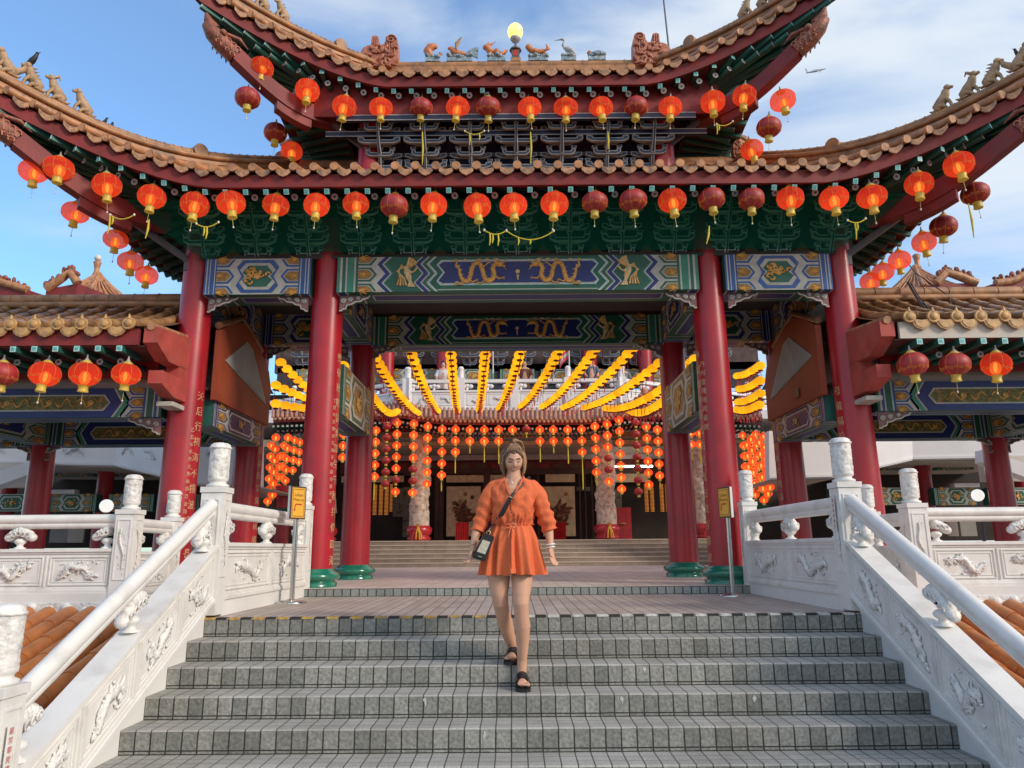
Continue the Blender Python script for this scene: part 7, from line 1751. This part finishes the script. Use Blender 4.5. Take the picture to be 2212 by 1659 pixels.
# dress
dm = MB()
rows = [(1032, 1090, 1129, .066), (1036, 1074, 1144, .080), (1041, 1060, 1158, .092), (1050, 1054, 1164, .105), (1062, 1054, 1164, .118), (1078, 1056, 1162, .136), (1095, 1060, 1158, .138), (1110, 1063, 1154, .130), (1122, 1063, 1152, .124), (1129, 1064, 1149, .112), (1134, 1066, 1147, .102), (1141, 1063, 1151, .112), (1160, 1055, 1159, .135), (1185, 1050, 1165, .150), (1212, 1046, 1171, .162), (1232, 1044, 1175, .170), (1241, 1043, 1177, .172)]
nr, na = 90, 144; grid = []
def rowat(t):
    f = t * (len(rows) - 1); i = min(len(rows) - 2, int(f)); g = f - i
    return [rows[i][k] + (rows[i + 1][k] - rows[i][k]) * g for k in range(4)]
for i in range(nr + 1):
    y, xl, xr, dp = rowat(i / nr); a = px(xl, y, WY); b = px(xr, y, WY); c = (a + b) / 2; hw_ = (b - a).length / 2; below = max(0, (y - 1134) / 107); above = max(0, min(1, (1134 - y) / 30)) if y < 1134 else 0
    ring = []
    for j in range(na):
        t = 2 * math.pi * j / na; ct, st = math.cos(t), math.sin(t)
        fold = .0
        if below > 0:
            fold = (.030 * below + .007) * (.6 * math.sin(t * 13 + 1.5 * math.sin(t * 3)) + .4 * math.sin(t * 23 + 2) + .5 * noise.noise(V((ct * 4, st * 4, below * 1.5))))
        else:
            fold = .009 * noise.noise(V((ct * 3, st * 3, y * .05))) * 2 + .006 * above * 0 + (.007 * math.sin(t * 26 + math.sin(t * 5) * 2) if y > 1112 else 0)
            fold += .007 * noise.noise(V((ct * 7, st * 7, y * .11 + ct * 3)))
        p = V((c.x + (hw_ + fold) * ct, c.y - (dp + fold) * st, c.z + (.012 * noise.noise(V((t * 3, 1, 1))) if i == nr else 0)))
        if below > .9 and abs(ct) < .12 and st > 0: p.z += .012
        ring.append(p)
    grid.append(ring)
vs = [p for ring in grid for p in ring]; fs = []
def proj(p):
    d = p - CAM; k = d.dot(CF); return CX + FPX * d.dot(CR) / k, CY - FPX * d.dot(CU) / k
for i in range(nr):
    for j in range(na):
        q = [grid[i][j], grid[i][(j + 1) % na], grid[i + 1][(j + 1) % na], grid[i + 1][j]]; c = (q[0] + q[2]) / 2
        if c.y < WY:
            x, y = proj(c); t = (y - 1034) / 38.0
            if y < 1073 and 1091 + 13 * t < x < 1128 - 24 * t: continue
        fs.append((i * na + j, i * na + (j + 1) % na, (i + 1) * na + (j + 1) % na, (i + 1) * na + j))
dm.add(vs, fs, 'linen', True)
def front(x, y, o=.004):                         # point on the dress front at picture position
    best = None
    for t in range(60, 145):
        pass
    y_, xl, xr, dp = None, None, None, None
    for i in range(len(rows) - 1):
        if rows[i][0] <= y <= rows[i + 1][0]:
            g = (y - rows[i][0]) / (rows[i + 1][0] - rows[i][0]); xl, xr, dp = [rows[i][k] + (rows[i + 1][k] - rows[i][k]) * g for k in (1, 2, 3)]
    u = (x - (xl + xr) / 2) / ((xr - xl) / 2); return px(x, y, WY - dp * math.sqrt(max(.02, 1 - u * u)) - o)
dm.tube([front(1091, 1037), front(1093, 1048), front(1098, 1062), front(1104, 1073)], [.006, .008, .007, .006], 'linen', 7)
dm.tube([front(1128, 1037), front(1123, 1048), front(1114, 1062), front(1104, 1073)], [.007, .010, .008, .006], 'linen', 7)
dm.tube([front(1132, 1036.5, 0), px(1130, 1030, WY + .01), px(1110, 1031, WY + .06), px(1090, 1031, WY + .01), front(1088, 1036.5, 0)], [.009, .012, .012, .011, .009], 'linen', 8)
dm.tube([front(1104, 1073, .002), front(1104, 1100, .003), front(1104, 1130, .003)], [.004, .0035, .004], 'linen_dark', 6)
dm.tube([front(1104, 1140, .012), front(1104, 1170, .02), front(1104, 1200, .028), front(1105, 1238, .032)], [.005, .006, .006, .006], 'linen_dark', 6)
for xx in range(1064, 1150, 6): dm.tube([front(xx, 1131, .004), front(xx + 3, 1134, .006), front(xx + 6, 1131.5, .004)], [.004, .0045, .004], 'linen', 5)
for s in (-1, 1):
    dm.tube([front(1104, 1134, .012), front(1104 + s * 6, 1132, .018), front(1104 + s * 13, 1137, .02), front(1104 + s * 7, 1141, .02), front(1104, 1135, .014)], [.003, .005, .005, .005, .003], 'linen_light', 6)
    dm.tube([front(1104, 1135, .014), front(1104 + s * 3, 1146, .026), front(1104 + s * 6, 1160, .034)], [.003, .004, .003], 'linen_light', 6)
dress = part('dress', dm, wom)
def sleeve(pts, rad, seed):
    mb = MB(); n = 26; P = []; Rr = []
    for i in range(n + 1):
        f = i / n * (len(pts) - 1); k = min(len(pts) - 2, int(f)); g = f - k; P.append(pts[k].lerp(pts[k + 1], g)); Rr.append(rad[k] + (rad[k + 1] - rad[k]) * g)
    vs = []; m = 30; d0 = None
    for i, p in enumerate(P):
        d = (P[min(n, i + 1)] - P[max(0, i - 1)]).normalized(); a = V((0, -1, 0)) - d * V((0, -1, 0)).dot(d); a.normalize(); b = d.cross(a)
        for j in range(m):
            t = 2 * math.pi * j / m; q = noise.noise(V((math.cos(t) * 1.6, math.sin(t) * 1.6 + seed, i * .30))) * .011 + (.007 * math.sin(i * 1.5 + math.sin(t) * 1.5) if i > 12 else 0)
            vs.append(p + (a * math.cos(t) * 1.0 + b * math.sin(t)) * (Rr[i] + q))
    mb.add(vs, [(i * m + j, i * m + (j + 1) % m, (i + 1) * m + (j + 1) % m, (i + 1) * m + j) for i in range(n) for j in range(m)], 'linen', True)
    d = (P[-1] - P[-3]).normalized(); a = V((0, -1, 0)) - d * V((0, -1, 0)).dot(d); a.normalize(); b = d.cross(a)
    mb.tube([P[-1] + (a * math.cos(t) + b * math.sin(t)) * (Rr[-1] + .001) for t in [k * math.pi / 12 for k in range(25)]], .004, 'linen', 5)
    part('sleeve', mb, wom, dress)
sleeve([px(1078, 1046, WY), px(1066, 1052, WY), px(1056, 1072, WY), px(1047, 1100, WY), px(1040, 1125, WY), px(1033, 1150, WY - .03)], [.040, .052, .062, .061, .058, .050], 3)
sleeve([px(1140, 1046, WY), px(1151, 1052, WY), px(1163, 1072, WY), px(1172, 1100, WY), px(1180, 1122, WY), px(1188, 1145, WY)], [.040, .052, .063, .064, .060, .053], 8)
# sandals
for F, nm in ((F1, 0), (F2, 1)):
    mb = MB(); o = [(-.068, 0), (-.055, -.034), (0, -.040), (.07, -.046), (.13, -.054), (.18, -.050), (.216, -.022), (.218, .018), (.19, .048), (.13, .054), (.07, .046), (0, .040), (-.055, .034)]
    k = -1 if nm else 1
    mb.prism([(a, b * 1.0) for a, b in o], lambda a, b, t: F(a, b, -SOLE + t), 0.001, SOLE, 'sandal'); so = part('sandal', mb, wom)
    mb = MB()
    for (a0, a1) in ((.040, .100), (.096, .150)):
        vs = []
        for i in range(15):
            t = math.pi * i / 14; w_ = .050; sn = max(0, math.sin(t)) ** .6; vs += [F(a0, math.cos(t) * w_, -.006 + sn * (.098 - (a0 - .04) * .20)), F(a1, math.cos(t) * (w_ + .002), -.006 + sn * (.098 - (a1 - .04) * .26))]
        mb.add(vs, [(2 * i, 2 * i + 1, 2 * i + 3, 2 * i + 2) for i in range(14)], 'sandal', True)
    part('strap', mb, wom, so)
    mb = MB(); c = F(.10, k * -.034 * -1, .045); mb.tube([c + V((.012 * math.cos(t), -.004, .010 * math.sin(t))) for t in [i * .8 for i in range(9)]], .0022, 'gold_metal', 5); part('buckle', mb, wom, so)
# bracelets and necklace
mb = MB()
for (x, y, Y, rr, rad, m) in ((1189, 1176, WY - .05, .030, .006, 'white_plastic'), (1189.6, 1182, WY - .055, .029, .005, 'white_plastic'), (1022, 1175, WY - .09, .029, .003, 'gold_metal')):
    c = px(x, y, Y); mb.tube([c + V((rr * math.cos(t), rr * math.sin(t), .004 * math.cos(t))) for t in [i * math.pi / 10 for i in range(21)]], rad, m, 6)
part('bracelets', mb, wom)
mb = MB(); c = px(1106.4, 1043, WY - .115); mb.blob(c, (.008, .004, .009), 'white_plastic', 8, 6)
mb.tube([px(1099, 1030, WY - .06), px(1102, 1037, WY - .09), c, px(1112, 1037, WY - .09), px(1117, 1030, WY - .06)], .0012, 'gold_metal', 4); part('necklace', mb, wom)
# shoulder bag
bag = thing('shoulder_bag', 'black and cream shoulder bag with a dark strap, carried across the woman in orange', 'bag', tuple(px(1042, 1185, 5.47)))
c0, c1, c2, c3 = [px(x, y, 5.46) for x, y in ((1046, 1152), (1067, 1160), (1046, 1213), (1019, 1204))]
mb = MB(); n = V((.25, -1, .1)).normalized(); th = .030
def bagbox(mb, q, t0, t1, m): mb.hexa([q[3] + n * t0, q[2] + n * t0, q[2] + n * t1, q[3] + n * t1, q[0] + n * t0, q[1] + n * t0, q[1] + n * t1, q[0] + n * t1], m)
def bl(u, v): return c0.lerp(c1, u).lerp(c3.lerp(c2, u), v)
bagbox(mb, [bl(.06, 0), bl(.94, 0), bl(1, .06), bl(0, .06)], -th * .8, th * .8, 'bag_black'); bagbox(mb, [bl(0, .06), bl(1, .06), bl(1, .95), bl(0, .95)], -th, th, 'bag_black'); bagbox(mb, [bl(0, .95), bl(1, .95), bl(.95, 1), bl(.05, 1)], -th * .8, th * .8, 'bag_black'); part('body', mb, bag)
mb = MB(); bagbox(mb, [bl(.10, .26), bl(.80, .26), bl(.80, .76), bl(.10, .76)], th, th + .003, 'bag_cream'); part('front_panel', mb, bag)
mb = MB(); mb.tube([bl(.35, .90) + n * th, bl(.65, .90) + n * (th + .002)], .003, 'gold_metal', 5)
c = px(1055, 1151, 5.45); mb.tube([c + V((.014 * math.cos(t), 0, .015 * math.sin(t))) for t in [i * .6 for i in range(12)]], .0032, 'gold_metal', 6); mb.tube([px(1055, 1149, 5.45), px(1059, 1141, 5.45)], .004, 'gold_metal', 6); part('buckle', mb, bag)
mb = MB(); sp = [px(1141, 1030, 5.70), px(1144, 1031, 5.60), front(1138, 1038, .008), front(1126, 1050, .008), front(1114, 1062, .008), front(1103, 1075, .010), front(1090, 1096, .010), front(1078, 1117, .008), front(1066, 1133, .008), px(1059, 1142, 5.46)]
mb.tube(sp, [.010] * 5 + [.013] * 3 + [.010] * 2, 'strap_brown', 8, flat=.28, fdir=V((0, -1, 0))); mb.tube([sp[5] + V((0, -.008, 0)), front(1092, 1096, .018), front(1084, 1112, .020), front(1082, 1116, .02)], [.009, .015, .014, .008], 'bag_black', 8, flat=.4, fdir=V((0, -1, 0)))
for a in (sp[5], ): mb.tube([a + V((-.012, -.012, .008)), a + V((.014, -.012, -.004))], .005, 'gold_metal', 6)
part('strap', mb, bag)

# ------------------------------------------------------------------ visitors on the balcony
def visitor(x, y, Y, shirt, hairc, label, lean=0.0, arm=0, sk='skin', bagm=None, h=.95):
    """upper body of a person behind the balustrade; y is the top of the head"""
    t = px(x, y, Y); g = thing('person', label, 'person', (t.x, Y, zb_)); o = V((t.x, Y, t.z)); F = lambda a, b, c=0: o + V((a, c, b))
    q = MB(); q.tube([F(0, -.20), F(0, -.27)], .055, sk, 10); q.blob(F(0, -.12), (.075, .09, .115), sk, 14, 10)
    q.tube([F(-.15, -.33), F(0, -.30), F(.15, -.33)], [.06, .09, .06], sk, 10); q.tube([F(0, -.3), F(0, -.6), F(0, -.85), F(0, -1.1)], [.12, .13, .12, .14], sk, 12)
    for s in (-1, 1): q.tube([F(s * .17, -.34), F(s * .22, -.52, -.02), F(s * (.20 if arm != s else .32), -.62 if arm != s else -.48, -.16), F(s * (.16 if arm != s else .42), -.70 if arm != s else -.36, -.26)], [.055, .045, .036, .03], sk, 8)
    for s in (-1, 1): q.tube([F(s * .08, -1.0), F(s * .09, -1.4), F(s * .09, zb_ - t.z + .02)], [.09, .06, .045], sk, 8)
    me = remeshed(q, .018, 2); from_me('body', me, sk, g, g)
    q = MB(); q.tube([F(0, -.27), F(0, -.33), F(0, -.5), F(0, -.75), F(0, -.98)], [.08, .17, .165, .15, .17], shirt, 16, flat=.72, fdir=V((0, -1, 0)))
    for s in (-1, 1): q.tube([F(s * .15, -.33), F(s * .215, -.47, -.01), F(s * .225, -.53, -.03)], [.075, .068, .066], shirt, 10)
    q.tube([F(0, -.95), F(0, -1.2)], [.165, .15], 'dark_cloth', 12); part('shirt', q, g)
    q = MB(); q.blob(F(0, -.095, .02), (.088, .10, .115), hairc, 14, 10)
    if hairc != 'hair' or arm == 1: q.tube([F(0, -.12, .06), F(0, -.3, .10), F(0, -.45, .11)], [.08, .07, .03], hairc, 8)
    part('hair', q, g)
visitor(958 , 780, 23.3, 'shirt_white', 'hair_black', 'visitor with long dark hair and white top leaning on the balcony rail, left', arm=1)
visitor(1133, 778, 23.4, 'shirt_brown', 'hair_black', 'visitor in a brown shirt behind the middle of the balcony rail')
visitor(1276, 772, 23.3, 'shirt_blue', 'hair_black', 'visitor in a grey-blue shirt standing behind the balcony rail, right of middle')
visitor(1345, 786, 23.3, 'shirt_grey', 'hair', 'visitor in a grey patterned top with one raised hand on the balcony', arm=1)
